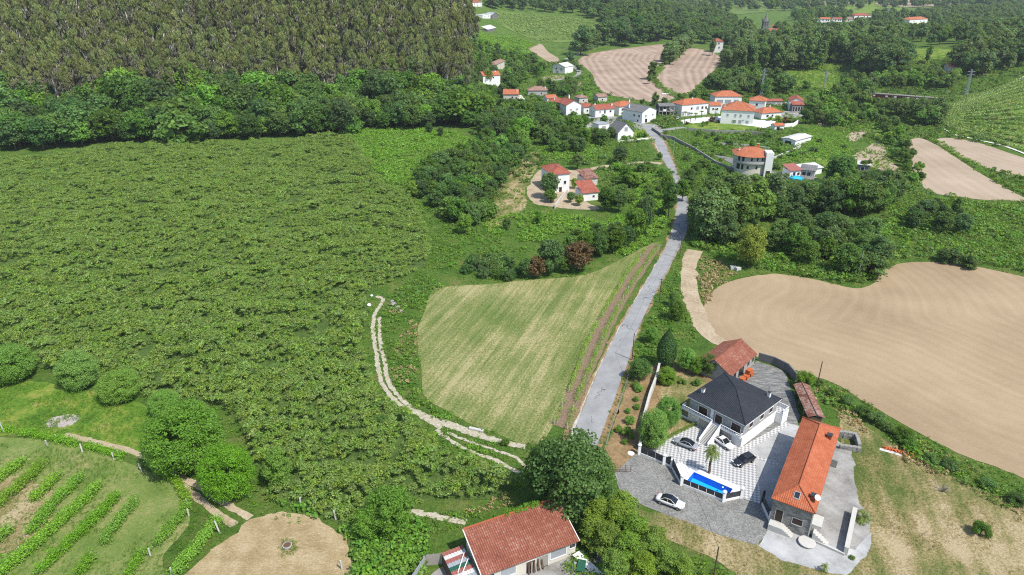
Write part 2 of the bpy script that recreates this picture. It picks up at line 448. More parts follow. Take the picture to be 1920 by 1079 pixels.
def wall_mats():
    for nm, c, v in (('white_wall', (.97, .96, .94), .04), ('cream_wall', (.72, .68, .58), .06), ('grey_wall', (.5, .49, .47), .1), ('beige_wall', (.64, .585, .52), .06),
                     ('yellow_wall', (.62, .55, .33), .06), ('pale_blue_wall', (.56, .63, .68), .05), ('old_white_wall', (.66, .63, .58), .18)):
        k = NT(nm, .85, .2); p = k.pos()
        n = k.noise(p, .8, 5, .65); d = k.noise(k.map(p, (1.2, 1.2, .25)), 1.5, 4, .7)
        cc = k.mix(n, tuple(x * (1 - v) for x in c), tuple(min(1, x * (1 + v)) for x in c))
        cc = k.mix(k.ramp(d, [(.5, 0.0), (.8, min(.5, v * 3))]), cc, tuple(x * .6 for x in c))
        k.col(cc); M[nm] = k.mat
    k = NT('stone_wall', .9, .2); uv = k.uv()
    br = k.node('TexBrick'); k.put(br.inputs['Vector'], uv)
    br.inputs['Scale'].default_value = 1.0; br.inputs['Mortar Size'].default_value = .035
    br.inputs['Brick Width'].default_value = .75; br.inputs['Row Height'].default_value = .38; br.inputs['Mortar Smooth'].default_value = .4
    br.inputs['Color1'].default_value = (.16, .155, .145, 1); br.inputs['Color2'].default_value = (.34, .33, .31, 1); br.inputs['Mortar'].default_value = (.36, .34, .31, 1)
    n = k.noise(k.pos(), 2.5, 6, .75)
    k.col(k.mix(.6, br.outputs[0], k.ramp(n, [(.3, .45), (.7, 1.0)]), 'MULTIPLY')).bump(k.math('ADD', k.math('MULTIPLY', br.outputs[1], -1.0), k.math('MULTIPLY', n, .6)), .8, .06); M['stone_wall'] = k.mat
    k = NT('grey_stone_band', .85, .2); uv = k.uv()
    br = k.node('TexBrick'); k.put(br.inputs['Vector'], uv)
    br.inputs['Scale'].default_value = 1.0; br.inputs['Mortar Size'].default_value = .02
    br.inputs['Brick Width'].default_value = 1.1; br.inputs['Row Height'].default_value = .3
    br.inputs['Color1'].default_value = (.27, .27, .265, 1); br.inputs['Color2'].default_value = (.37, .37, .36, 1); br.inputs['Mortar'].default_value = (.2, .2, .2, 1)
    k.col(br.outputs[0]); M['grey_stone_band'] = k.mat
    simple('rough_granite', (.33, .32, .295), .9, .2, var=.45, scale=2.2)
    simple('concrete', (.42, .41, .385), .9, .2, var=.25, scale=1.2)
    simple('dark_concrete', (.2, .2, .19), .9, .2, var=.35, scale=.9)
    simple('pale_stone', (.60, .585, .54), .85, .2, var=.14, scale=1.6)
    simple('brown_shutter', (.055, .035, .028), .6, .3)
    simple('dark_window', (.03, .033, .037), .15, .5)
    simple('grey_shutter', (.36, .38, .4), .6, .3, var=.05)
    simple('white_paint', (.97, .97, .96), .5, .35, var=.04)
    simple('dark_metal', (.045, .048, .055), .5, .4, var=.2)
    simple('panel_metal', (.06, .065, .075), .55, .35, var=.25, scale=.8)
    simple('rusty_metal', (.16, .085, .05), .8, .2, var=.35, scale=3)
    simple('grey_sheet', (.44, .47, .5), .5, .4, metal=.2, var=.12)
    simple('red_sheet', (.36, .13, .105), .7, .3, var=.3, scale=2)
    simple('pale_sheet', (.66, .65, .62), .6, .3, var=.1)
    simple('dark_wood', (.13, .09, .06), .85, .2, var=.3, scale=3)
    simple('grey_wood', (.36, .33, .29), .9, .15, var=.3, scale=3)
    simple('orange_brick', (.60, .15, .05), .85, .15, var=.2, scale=3)
    simple('brick_red', (.36, .12, .07), .85, .15, var=.2, scale=3)
    simple('pool_tile', (.03, .62, 1.25), .4, .4, var=.08)
    simple('pool_tile_deep', (.02, .25, 1.0), .4, .4, var=.06)
    simple('tyre', (.018, .018, .02), .8, .3)
    simple('rim', (.45, .46, .48), .3, .5, metal=.8)
    simple('glass_dark', (.012, .015, .018), .06, .6)
    simple('bark', (.12, .09, .065), .95, .1, var=.35, scale=6)
    simple('pale_bark', (.72, .66, .58), .9, .1, var=.25, scale=2)
    simple('palm_bark', (.15, .115, .08), .95, .1, var=.35, scale=8)
    simple('cable', (.02, .02, .02), .7, .2)
    simple('red_lamp', (.4, .02, .015), .3, .5)
    simple('clear_lamp', (.75, .77, .8), .15, .5)
    simple('train_red', (.26, .035, .04), .5, .4)
    simple('train_roof', (.33, .31, .27), .7, .3, var=.15)
    simple('green_canvas', (.025, .12, .075), .6, .3)
    simple('orange_plastic', (.62, .14, .03), .5, .4)
    for nm, c in (('paint_white', (.78, .79, .80)), ('paint_silver', (.34, .37, .40)), ('paint_black', (.018, .02, .026)), ('paint_red', (.4, .03, .03)), ('paint_pale', (.6, .6, .6))):
        k = NT(nm, .28, .5); k.col(c); k.b.inputs['Coat Weight'].default_value = .6; k.b.inputs['Coat Roughness'].default_value = .08; M[nm] = k.mat
    # pool water
    m = bpy.data.materials.new('pool_water'); m.use_nodes = True; t = m.node_tree; t.nodes.clear()
    o = t.nodes.new('ShaderNodeOutputMaterial'); mx = t.nodes.new('ShaderNodeMixShader'); tr = t.nodes.new('ShaderNodeBsdfTransparent'); gl = t.nodes.new('ShaderNodeBsdfGlossy'); fr = t.nodes.new('ShaderNodeFresnel')
    tr.inputs[0].default_value = (.72, .93, .99, 1); gl.inputs['Roughness'].default_value = .05; fr.inputs[0].default_value = 1.33
    t.links.new(fr.outputs[0], mx.inputs[0]); t.links.new(tr.outputs[0], mx.inputs[1]); t.links.new(gl.outputs[0], mx.inputs[2]); t.links.new(mx.outputs[0], o.inputs[0]); M['pool_water'] = m
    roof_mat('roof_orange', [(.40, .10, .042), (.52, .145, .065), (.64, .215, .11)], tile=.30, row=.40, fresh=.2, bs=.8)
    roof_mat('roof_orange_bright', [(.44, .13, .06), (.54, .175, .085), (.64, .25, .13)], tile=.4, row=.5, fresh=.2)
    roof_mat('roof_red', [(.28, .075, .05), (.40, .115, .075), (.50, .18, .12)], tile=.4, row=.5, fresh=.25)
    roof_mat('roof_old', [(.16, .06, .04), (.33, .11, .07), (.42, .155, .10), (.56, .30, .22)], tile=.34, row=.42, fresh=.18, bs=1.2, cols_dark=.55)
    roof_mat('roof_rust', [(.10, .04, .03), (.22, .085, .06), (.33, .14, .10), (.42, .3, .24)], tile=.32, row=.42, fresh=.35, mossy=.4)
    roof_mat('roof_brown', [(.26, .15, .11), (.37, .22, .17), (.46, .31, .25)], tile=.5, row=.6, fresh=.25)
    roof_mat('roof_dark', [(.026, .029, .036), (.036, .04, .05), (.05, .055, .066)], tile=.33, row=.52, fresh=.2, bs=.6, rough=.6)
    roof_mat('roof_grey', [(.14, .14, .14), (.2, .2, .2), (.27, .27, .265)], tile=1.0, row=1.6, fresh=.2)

def leaf_mat(name, c0, c1, trans=.34, hue=.02, val=.25, sat=.1):
    m = bpy.data.materials.new(name); m.use_nodes = True
    k = NT.__new__(NT); k.mat = m; k.t = m.node_tree; k.n = k.t.nodes; k.b = k.n['Principled BSDF']
    k.b.inputs['Roughness'].default_value = .55; k.b.inputs['Specular IOR Level'].default_value = .22
    geo = k.node('NewGeometry'); oi = k.node('ObjectInfo')
    c = k.mix(k.math('POWER', geo.outputs['Random Per Island'], 1.2), c0, c1)
    h = k.node('HueSaturation')
    k.put(h.inputs['Hue'], k.math('ADD', .5 - hue / 2, k.math('MULTIPLY', oi.outputs['Random'], hue)))
    r2 = k.math('FRACT', k.math('MULTIPLY', oi.outputs['Random'], 7.31))
    k.put(h.inputs['Value'], k.math('ADD', 1 - val / 2, k.math('MULTIPLY', r2, val)))
    r3 = k.math('FRACT', k.math('MULTIPLY', oi.outputs['Random'], 13.77))
    k.put(h.inputs['Saturation'], k.math('ADD', 1 - sat / 2, k.math('MULTIPLY', r3, sat)))
    k.put(h.inputs['Color'], c)
    k.col(h.outputs[0])
    tr = k.node('BsdfTranslucent'); k.put(tr.inputs[0], k.mix(.5, h.outputs[0], (.45, .5, .06), 'MIX'))
    mx = k.node('MixShader'); mx.inputs[0].default_value = trans
    k.t.links.new(k.b.outputs[0], mx.inputs[1]); k.t.links.new(tr.outputs[0], mx.inputs[2])
    k.t.links.new(mx.outputs[0], k.n['Material Output'].inputs[0])
    M[name] = m

def leaf_mats():
    global GAIN
    GAIN = 1.3
    leaf_mat('leaf_oak', (.040, .090, .018), (.098, .180, .034), val=.55, hue=.03, sat=.25)
    leaf_mat('leaf_dark', (.028, .068, .020), (.072, .138, .036), val=.5, hue=.03, sat=.2)
    leaf_mat('leaf_light', (.075, .165, .022), (.15, .29, .04), val=.4, hue=.03)
    leaf_mat('leaf_yellow', (.12, .18, .02), (.24, .31, .045), val=.35, hue=.03)
    leaf_mat('leaf_round', (.075, .165, .016), (.15, .285, .028), val=.15)
    leaf_mat('leaf_euc', (.085, .085, .056), (.185, .178, .118), .22, val=.6, hue=.045, sat=.5)
    leaf_mat('leaf_euc_top', (.09, .115, .035), (.175, .20, .065), .25, val=.5, hue=.04)
    leaf_mat('leaf_poplar', (.05, .098, .030), (.125, .195, .058), val=.4, hue=.02, sat=.25)
    leaf_mat('leaf_orchard', (.085, .15, .028), (.21, .30, .062), val=.42, hue=.035, sat=.2)
    leaf_mat('leaf_kiwi', (.085, .17, .03), (.20, .33, .07), val=.2)
    leaf_mat('leaf_bramble', (.06, .135, .018), (.145, .265, .035), val=.5, hue=.04, sat=.2)
    leaf_mat('leaf_lime', (.085, .19, .018), (.165, .31, .035), val=.3, hue=.02)
    leaf_mat('leaf_vine', (.09, .20, .018), (.20, .36, .04), val=.3)
    leaf_mat('leaf_cypress', (.015, .045, .012), (.04, .09, .022), .15, val=.2)
    leaf_mat('leaf_red', (.05, .03, .015), (.135, .085, .032), .2, val=.3)
    leaf_mat('leaf_palm', (.07, .11, .025), (.16, .2, .05), .2, val=.2)
    leaf_mat('leaf_dry', (.20, .15, .07), (.40, .31, .15), .2, val=.4)
    leaf_mat('leaf_bamboo', (.08, .15, .018), (.185, .27, .04), .35, val=.3)
    leaf_mat('leaf_vineyard_far', (.12, .19, .045), (.22, .31, .085), .2, val=.3)
    leaf_mat('leaf_flower', (.62, .6, .5), (.78, .76, .68), .2, val=.1)
# ------------------------------------------------------------------ the villa's frame is needed for the paving
V_EAVE, V_EZ = 6.5, 5.45
VC, VR, VL = PZ(1398, 799, V_EZ), PZ(1467, 748, V_EZ), PZ(1288, 743, V_EZ)
V_ANG = math.atan2(VR.y - VC.y, VR.x - VC.x)
PAVE_ROT = -V_ANG + math.radians(14)

ground_mats(); wall_mats(); leaf_mats()

# ------------------------------------------------------------------ ground sheet
def nonuni(parts):
    out = []
    for a, b, st in parts:
        out += list(np.arange(a, b, st))
    out.append(parts[-1][1])
    return np.array(out)

def make_ground():
    xs = nonuni([(-3600, -1200, 120), (-1200, -420, 26), (-420, -160, 6), (-160, 240, 4), (240, 460, 6), (460, 1200, 26), (1200, 3601, 120)])
    ys = nonuni([(-400, 40, 40), (40, 320, 4), (320, 720, 6), (720, 1300, 14), (1300, 2400, 50), (2400, 7001, 200)])
    X, Y = np.meshgrid(xs, ys)
    Z = hgt(X, Y)
    nx, ny = len(xs), len(ys)
    co = np.stack([X, Y, Z], -1).reshape(-1, 3)
    i = np.arange(nx * ny).reshape(ny, nx)
    # a hole where the swimming pool is sunk (filled by the pool basin and deck)
    q = np.stack([i[:-1, :-1], i[:-1, 1:], i[1:, 1:], i[1:, :-1]], -1).reshape(-1, 4)
    cen = co[q].mean(1)
    near = seg_dist(cen[:, 0], cen[:, 1], [np.array(a) for a in pool_poly]) < 3.4
    near |= inside(pool_poly, cen[:, 0], cen[:, 1])
    q = q[~near]
    me = bpy.data.meshes.new('ground')
    me.vertices.add(len(co)); me.vertices.foreach_set('co', co.ravel())
    me.loops.add(q.size); me.loops.foreach_set('vertex_index', q.ravel())
    me.polygons.add(len(q)); me.polygons.foreach_set('loop_start', np.arange(0, q.size, 4)); me.polygons.foreach_set('loop_total', np.full(len(q), 4))
    me.polygons.foreach_set('use_smooth', np.ones(len(q), bool))
    me.update(); me.validate()
    me.materials.append(M['grass'])
    o = bpy.data.objects.new('ground', me); COL.objects.link(o)
    tag(o, 'wild green grassland rolling across the whole valley', 'ground', kind='structure')
def catmull(pts, n=6, closed=True):
    pts = [np.array(p[:2], float) for p in pts]
    out = []; N = len(pts)
    for i in range(N if closed else N - 1):
        g = lambda k: pts[k % N] if closed else pts[min(max(k, 0), N - 1)]
        p0, p1, p2, p3 = g(i - 1), g(i), g(i + 1), g(i + 2)
        for k in range(n):
            t = k / n
            out.append(.5 * ((2 * p1) + (-p0 + p2) * t + (2 * p0 - 5 * p1 + 4 * p2 - p3) * t * t + (-p0 + 3 * p1 - 3 * p2 + p3) * t ** 3))
    if not closed: out.append(pts[-1])
    return out

def inside(poly, X, Y):
    poly = np.asarray(poly); x, y = np.asarray(X), np.asarray(Y)
    r = np.zeros(x.shape, bool); j = len(poly) - 1
    for i in range(len(poly)):
        xi, yi = poly[i]; xj, yj = poly[j]
        if yi != yj:
            r ^= ((yi > y) != (yj > y)) & (x < (xj - xi) * (y - yi) / (yj - yi) + xi)
        j = i
    return r

def seg_dist(X, Y, line):
    p = np.stack([X, Y], -1); best = np.full(X.shape, 1e9)
    for a, b in zip(line[:-1], line[1:]):
        a = np.asarray(a[:2], float); d = np.asarray(b[:2], float) - a
        L = max(d @ d, 1e-9)
        t = np.clip(((p - a) @ d) / L, 0, 1)
        best = np.minimum(best, np.linalg.norm(p - a - t[..., None] * d, axis=-1))
    return best

def wpoly(px):
    return [P(*p)[:2] for p in px]

TRK = []
def drape(name, poly, mat, off, cell, label, cat='ground', furrow=None, holes=(), jitter=0.0, kind='structure', seed=1):
    """a sheet over the terrain inside a world outline"""
    rng = np.random.default_rng(seed)
    poly = [np.array(p[:2], float) for p in poly]
    if jitter:
        dense = []
        for a, b in zip(poly, poly[1:] + poly[:1]):
            m = max(1, int(np.linalg.norm(b - a) / (cell * .5)))
            dense += [a + (b - a) * k / m for k in range(m)]
        nd = len(dense); ph = rng.uniform(0, 6.28, 8); tt = np.arange(nd) / nd * 2 * np.pi
        slow = sum(np.sin(tt * max(3, nd // dv) + ph[q]) for q, dv in enumerate((9, 14, 23, 37))) * jitter * .8
        poly = [p + rng.normal(0, jitter, 2) * .7 + slow[i] * np.array([math.cos(i * .37), math.sin(i * .37)]) for i, p in enumerate(dense)]
    A = np.array(poly)
    x0, y0 = A.min(0); x1, y1 = A.max(0)
    gx, gy = np.meshgrid(np.arange(x0 + cell / 2, x1, cell), np.arange(y0 + cell / 2, y1, cell))
    gx = gx.ravel(); gy = gy.ravel()
    k = inside(A, gx, gy)
    gx, gy = gx[k], gy[k]
    if len(gx):
        k = seg_dist(gx, gy, list(A) + [A[0]]) > cell * .3
        gx, gy = gx[k], gy[k]
    n = len(poly)
    hp = []
    for h in holes:
        b0 = n + len(hp)
        hp += [(b0 + i, b0 + (i + 1) % len(h), h[i]) for i in range(len(h))]
    if hp:
        bad = np.zeros(len(gx), bool)
        for h in holes: bad |= inside(h, gx, gy)
        gx, gy = gx[~bad], gy[~bad]
    vs = [Vector((float(p[0]), float(p[1]))) for p in poly] + [Vector((float(t[2][0]), float(t[2][1]))) for t in hp] + [Vector((float(a), float(b))) for a, b in zip(gx, gy)]
    ed = [(i, (i + 1) % n) for i in range(n)] + [(t[0], t[1]) for t in hp]
    r = delaunay_2d_cdt(vs, ed, [], 1, 1e-4)
    ov, of = r[0], r[2]
    xy = np.array([(v.x, v.y) for v in ov])
    z = hgt(xy[:, 0], xy[:, 1]) + off
    me = bpy.data.meshes.new(name)
    fs = []
    for f in of:
        c = np.mean([xy[i] for i in f], 0)
        if any(inside(h, c[0], c[1]) for h in holes): continue
        a, b, d = (xy[i] for i in f[:3])
        fs.append(f if (b[0] - a[0]) * (d[1] - a[1]) - (b[1] - a[1]) * (d[0] - a[0]) > 0 else f[::-1])
    me.from_pydata([(a, b, c) for (a, b), c in zip(xy, z)], [], fs)
    me.materials.append(M[mat])
    if furrow is not None:
        at = me.attributes.new('furrow', 'FLOAT', 'POINT')
        at.data.foreach_set('value', seg_dist(xy[:, 0], xy[:, 1], furrow))
    me.polygons.foreach_set('use_smooth', [True] * len(me.polygons))
    me.update()
    o = bpy.data.objects.new(name, me); COL.objects.link(o)
    tag(o, label, cat, kind=kind)
    if cat in ('track', 'road', 'path', 'paving', 'yard') and len(poly) < 1500: TRK.append(A)
    return o

def ribbon_poly(px, w, n=5):
    """outline of a strip round a centre line given in photo pixels; w in metres or list"""
    c = catmull([P(*p) for p in px], n, closed=False)
    ws = np.interp(np.linspace(0, 1, len(c)), np.linspace(0, 1, len(w)), w) if hasattr(w, '__len__') else [w] * len(c)
    L, R = [], []
    for i, p in enumerate(c):
        d = c[min(i + 1, len(c) - 1)] - c[max(i - 1, 0)]; d = d / (np.linalg.norm(d) + 1e-9)
        nrm = np.array([-d[1], d[0]])
        L.append(p + nrm * ws[i] / 2); R.append(p - nrm * ws[i] / 2)
    return L + R[::-1], c

def edges_poly(left, right, n=5):
    a = catmull([P(*p) for p in left], n, closed=False); b = catmull([P(*p) for p in right], n, closed=False)
    return a + b[::-1], a, b

POOL_NEAR = [P(1301, 886), P(1374, 918)]
pd = (POOL_NEAR[1] - POOL_NEAR[0]); pd.z = 0; POOL_L = pd.length; pd.normalize()
pn_ = Vector((pd.y, -pd.x, 0))                       # towards the fence
POOL_A = POOL_NEAR[0]; POOL_W = 2.75
pool_poly = [(POOL_A + pd * a + pn_ * b)[:2] for a, b in ((0, 0), (0, POOL_W), (POOL_L, POOL_W), (POOL_L, 0))]
make_ground()
# ------------------------------------------------------------------ fields
# hay field
HAY = [(811, 545), (850, 538), (930, 532), (1010, 524), (1085, 518), (1135, 502), (1180, 478), (1222, 457), (1234, 456), (1210, 474), (1164, 540), (1114, 622), (1072, 706), (1042, 786), (1022, 822), (990, 836), (940, 818), (888, 798), (838, 772), (797, 743), (787, 681), (783, 627), (796, 585)]
HAYW = catmull(wpoly(HAY), 5)
drape('hay_field', HAYW, 'hay', .05, 3.0, 'freshly mown hay field with yellow-green swaths beside the road', 'field', jitter=.15)

# ploughed field beside the villa
BIG = [(1318, 585), (1336, 548), (1390, 523), (1450, 515), (1510, 521), (1570, 535), (1612, 541), (1640, 530), (1657, 508), (1690, 494), (1750, 491), (1830, 500), (1920, 520), (2030, 545), (2140, 640), (2160, 960), (2040, 950), (1920, 897), (1850, 872), (1770, 838), (1690, 793), (1632, 760), (1572, 722), (1520, 704), (1470, 690), (1418, 670), (1392, 654), (1350, 642), (1326, 616)]
BIGW = catmull(wpoly(BIG), 4)
guide = [np.array(P(*p)[:2]) for p in [(1920, 897), (1850, 872), (1770, 838), (1690, 793), (1632, 760), (1572, 722), (1500, 698), (1418, 670), (1350, 642), (1322, 600), (1338, 548), (1390, 523)]]
drape('ploughed_field', BIGW, 'plough_near', .06, 4.0, 'large bare tan ploughed field beside the villa and orange-roofed stone house', 'field', furrow=guide, jitter=.2)
TRACK = [(1301, 470), (1295, 490), (1292, 520), (1296, 552), (1306, 585), (1318, 612), (1335, 634), (1362, 648)]
tp, _ = ribbon_poly(TRACK, [5.5, 5, 4.5, 4.5, 4.5, 4.5, 4, 3])
drape('dirt_track', tp, 'track_soil', .075, 2.5, 'sandy tractor track leading from the road down to the large ploughed field', 'track', jitter=.25)

FA = [(1703, 268), (1722, 259), (1755, 272), (1795, 298), (1850, 333), (1925, 374), (1990, 402), (1960, 392), (1905, 378), (1850, 376), (1790, 369), (1742, 360), (1722, 336), (1704, 296)]
FB = [(1757, 262), (1790, 260), (1840, 270), (1890, 287), (1930, 300), (1990, 320), (1990, 342), (1930, 336), (1870, 322), (1815, 302), (1775, 280)]
drape('ploughed_field', catmull(wpoly(FA), 4), 'plough_side', .10, 5, 'bare beige field ending at the dense green thicket below the hillside vineyard', 'field', furrow=[P(*p)[:2] for p in [(1722, 259), (1795, 298), (1850, 333), (1925, 374)]])
drape('ploughed_field', catmull(wpoly(FB), 4), 'plough_side', .10, 5, 'bare pinkish field directly under the white-edged hillside vineyard', 'field', furrow=[P(*p)[:2] for p in [(1757, 262), (1840, 270), (1930, 300)]])
FC = [(1083, 118), (1098, 104), (1143, 95), (1193, 89), (1246, 84), (1246, 100), (1242, 117), (1226, 132), (1221, 149), (1244, 168), (1268, 180), (1250, 190), (1222, 192), (1174, 185), (1136, 176), (1118, 160), (1111, 142), (1100, 130)]
FD = [(1284, 97), (1296, 91), (1327, 96), (1350, 108), (1344, 127), (1313, 156), (1299, 170), (1275, 181), (1244, 164), (1228, 146), (1240, 127), (1264, 115)]
drape('ploughed_field', catmull(wpoly(FC), 4), 'plough_far', .15, 9, 'wide brown field with curved furrow lines behind the village houses', 'field', furrow=[P(*p)[:2] for p in [(1246, 84), (1193, 89), (1143, 97), (1130, 112), (1150, 140), (1175, 165), (1222, 192)]])
drape('ploughed_field', catmull(wpoly(FD), 4), 'plough_far', .15, 9, 'smaller furrowed field by the white tower house, split off by a tree row', 'field', furrow=[P(*p)[:2] for p in [(1296, 91), (1280, 110), (1262, 130), (1262, 150), (1275, 181)]])
FE = [(990, 91), (1003, 85), (1016, 84), (1028, 98), (1048, 111), (1040, 119), (1026, 115), (1008, 104)]
drape('bare_field', catmull(wpoly(FE), 4), 'plough_side', .15, 8, 'narrow bare field above the white gabled house on the slope', 'field', furrow=[P(990, 91)[:2], P(1033, 118)[:2]])
for px, lab in (([(1533, 208), (1548, 206), (1570, 221), (1562, 233), (1536, 237), (1531, 222)], 'small grey bare plot beside the red-roofed house with a dark veranda'),
                ([(1585, 258), (1604, 246), (1624, 245), (1622, 254), (1600, 266)], 'small grey terrace strip above the vegetable plots'),
                ([(1600, 292), (1622, 280), (1640, 268), (1656, 271), (1666, 298), (1690, 322), (1668, 326), (1640, 316), (1612, 306)], 'tan bare plot by the small white-roofed hut'),
                ([(1068, 160), (1090, 153), (1096, 160), (1080, 172), (1066, 172)], 'tiny bare plot between trees under the slope road'),
                ([(1012, 150), (1030, 142), (1060, 143), (1050, 150), (1030, 155)], 'dry strip below the white gabled house on the slope')):
    drape('bare_plot', catmull(wpoly(px), 3), 'plough_side', .12, 4, lab, 'field', furrow=[P(*px[0])[:2], P(*px[2])[:2]])
GREEN = [(1500, 300), (1540, 297), (1590, 302), (1600, 308), (1560, 317), (1525, 318), (1506, 310)]
drape('vegetable_plot', catmull(wpoly(GREEN), 3), 'lush_grass', .12, 4, 'bright green vegetable plot behind the pool house', 'field')
drape('vegetable_plot', catmull(wpoly([(1580, 222), (1608, 222), (1640, 232), (1655, 250), (1640, 256), (1612, 244), (1590, 236)]), 3), 'lush_grass', .12, 4, 'green crop terrace curving beside the small grey strip', 'field')
for px, lab in (([(1478, 112), (1520, 108), (1577, 112), (1572, 140), (1552, 172), (1510, 176), (1478, 176), (1470, 140)], 'yellow-green meadow behind the red-roofed house with a dark veranda'),
                ([(1677, 96), (1720, 92), (1783, 94), (1765, 112), (1735, 128), (1700, 134), (1684, 124)], 'yellow flowering meadow between poplar groves'),
                ([(1560, 14), (1620, 4), (1700, 2), (1690, 20), (1600, 26)], 'far yellowish meadow in front of the distant fields')):
    drape('meadow', catmull(wpoly(px), 3), 'lush_grass', .2, 9, lab, 'meadow')
drape('orchard_field', catmull(wpoly([(930, 20), (987, 25), (1070, 33), (1120, 42), (1122, 55), (1087, 77), (1020, 78), (970, 63), (937, 43)]), 4), 'grass_rows', .2, 9, 'green hillside orchard field in curved rows above the furrowed fields', 'field', furrow=[P(*p)[:2] for p in [(930, 20), (1020, 78), (1087, 77)]])
drape('vineyard_ground', catmull(wpoly([(1730, 197), (1770, 197), (1813, 192), (1870, 168), (1916, 147), (1990, 118), (2040, 200), (1990, 318), (1920, 289), (1841, 265), (1791, 254), (1769, 242), (1758, 217)]), 4), 'lush_grass', .2, 6, 'green ground of the sloping vineyard with white posts', 'field')
for px, lab in (([(1390, 8), (1420, 4), (1480, 6), (1450, 20), (1405, 26), (1365, 26)], 'distant striped vineyard field near the church'),
                ([(1290, 0), (1380, -2), (1400, 8), (1350, 20), (1305, 14)], 'distant striped vineyard field beyond the dark wood'),
                ([(1480, -6), (1600, -8), (1640, 2), (1560, 10), (1490, 4)], 'far beige cropland'),
                ([(1640, 8), (1760, -4), (1800, 4), (1720, 14)], 'far green and beige cropland')):
    drape('far_field', catmull(wpoly(px), 3), 'plough_side' if 'beige' in lab else 'grass_rows', .5, 30, lab, 'field', furrow=[P(*px[0])[:2], P(*px[2])[:2]])

# left meadow, vineyard ground, straw circle
drape('meadow', catmull(wpoly([(-60, 712), (60, 716), (130, 728), (220, 742), (288, 772), (300, 830), (285, 866), (220, 842), (150, 826), (60, 814), (-60, 808)]), 4), 'lush_grass', .05, 2.5, 'bright yellow-green meadow between the orchard and the vine rows', 'meadow', jitter=.15)
VY = [(-80, 822), (20, 822), (110, 830), (200, 852), (265, 880), (320, 905), (356, 945), (350, 985), (310, 1040), (270, 1120), (-80, 1120)]
drape('vineyard_ground', catmull(wpoly(VY), 4), 'vineyard_grass', .05, 2.5, 'mown dry grass under the near vine rows beside the straw circle', 'field', jitter=.15)
drape('straw_circle', catmull(wpoly([(352, 1100), (385, 1050), (440, 1000), (480, 972), (540, 960), (600, 972), (640, 1002), (653, 1030), (640, 1100)]), 5), 'straw', .06, 1.5, 'round clearing of pale cut straw around a concrete well', 'clearing', jitter=.25)
for px, w, lab in (([(120, 816), (180, 830), (250, 848), (292, 868), (345, 898), (390, 922), (430, 950), (470, 972)], 1.3, 'dry wheel rut running past the big round tree'),
                   ([(330, 905), (365, 930), (400, 958), (440, 985)], 1.3, 'dry wheel rut joining the straw circle')):
    tp, _ = ribbon_poly(px, w)
    drape('wheel_track', tp, 'track_soil', .064 + .005 * (len(TRK) % 2), .8, lab, 'track', jitter=.09)
for px, w, lab in (([(706, 556), (718, 562), (712, 575), (702, 592), (700, 623), (707, 673), (714, 710), (727, 737), (750, 760), (787, 780), (827, 804)], 1.0, 'pale wheel rut of the orchard path along the orchard edge'),
                   ([(712, 595), (712, 633), (722, 683), (727, 713), (747, 743), (774, 767), (810, 787), (850, 800), (907, 820), (987, 840)], [.8, .9, 1.0, 1.0, 1.0, 1.2, 1.8, 2.0, 1.6, 1.2], 'pale wheel rut of the orchard path along the hay field'),
                   ([(818, 806), (840, 824), (880, 846), (930, 864), (975, 888)], .8, 'lower grassy wheel rut branching off the orchard path'),
                   ([(840, 812), (872, 826), (920, 842), (965, 858), (990, 880)], .6, 'upper grassy wheel rut branching off the orchard path'),
                   ([(770, 960), (800, 966), (840, 974), (875, 980)], 1.2, 'dry trail behind the old red-tiled house')):
    tp, _ = ribbon_poly(px, w)
    drape('wheel_track', tp, 'pale_track', .068 + .006 * (len(TRK) % 5), .5, lab, 'track', jitter=.11)

# ------------------------------------------------------------------ the road
RL = [(1064, 842), (1078, 806), (1123, 693), (1169, 602), (1218, 517), (1245, 470), (1258, 440), (1267, 406), (1269, 372), (1260, 332), (1241, 295), (1229, 270), (1217, 247)]
RR = [(1112, 858), (1126, 820), (1149, 757), (1176, 683), (1195, 623), (1226, 556), (1251, 510), (1274, 465), (1286, 440), (1290, 406), (1290, 377), (1275, 334), (1254, 287), (1247, 270), (1236, 248)]
rp, rl, rr = edges_poly(RL, RR)
vp = [a + (a - b) / np.linalg.norm(a - b) * 1.6 for a, b in zip(rl, [rr[min(int(i * len(rr) / len(rl)), len(rr) - 1)] for i in range(len(rl))])]
vq = [b + (b - a) / np.linalg.norm(a - b) * 1.3 for b, a in zip(rr, [rl[min(int(i * len(rl) / len(rr)), len(rl) - 1)] for i in range(len(rr))])]
drape('road_verge', vp + vq[::-1], 'garden_soil', .05, 3, 'dry brown verge along both sides of the grey road', 'verge', jitter=.3)
kl = [a + (a - b) / np.linalg.norm(a - b) * .5 for a, b in zip(rl, [rr[min(int(i * len(rr) / len(rl)), len(rr) - 1)] for i in range(len(rl))])]
ROAD = drape('road', rp, 'asphalt', .085, 2.5, 'narrow cracked grey asphalt road running up to the village', 'road', jitter=.05)
drape('road_shoulder', kl + rl[::-1], 'concrete_edge', .07, 2, 'whitish worn concrete edge of the grey road', 'road', jitter=.1)
# dark asphalt repair where the crossing lane meets the bend
tp = [P(*p)[:2] for p in [(1258, 441), (1285, 441), (1281, 455), (1250, 456)]]
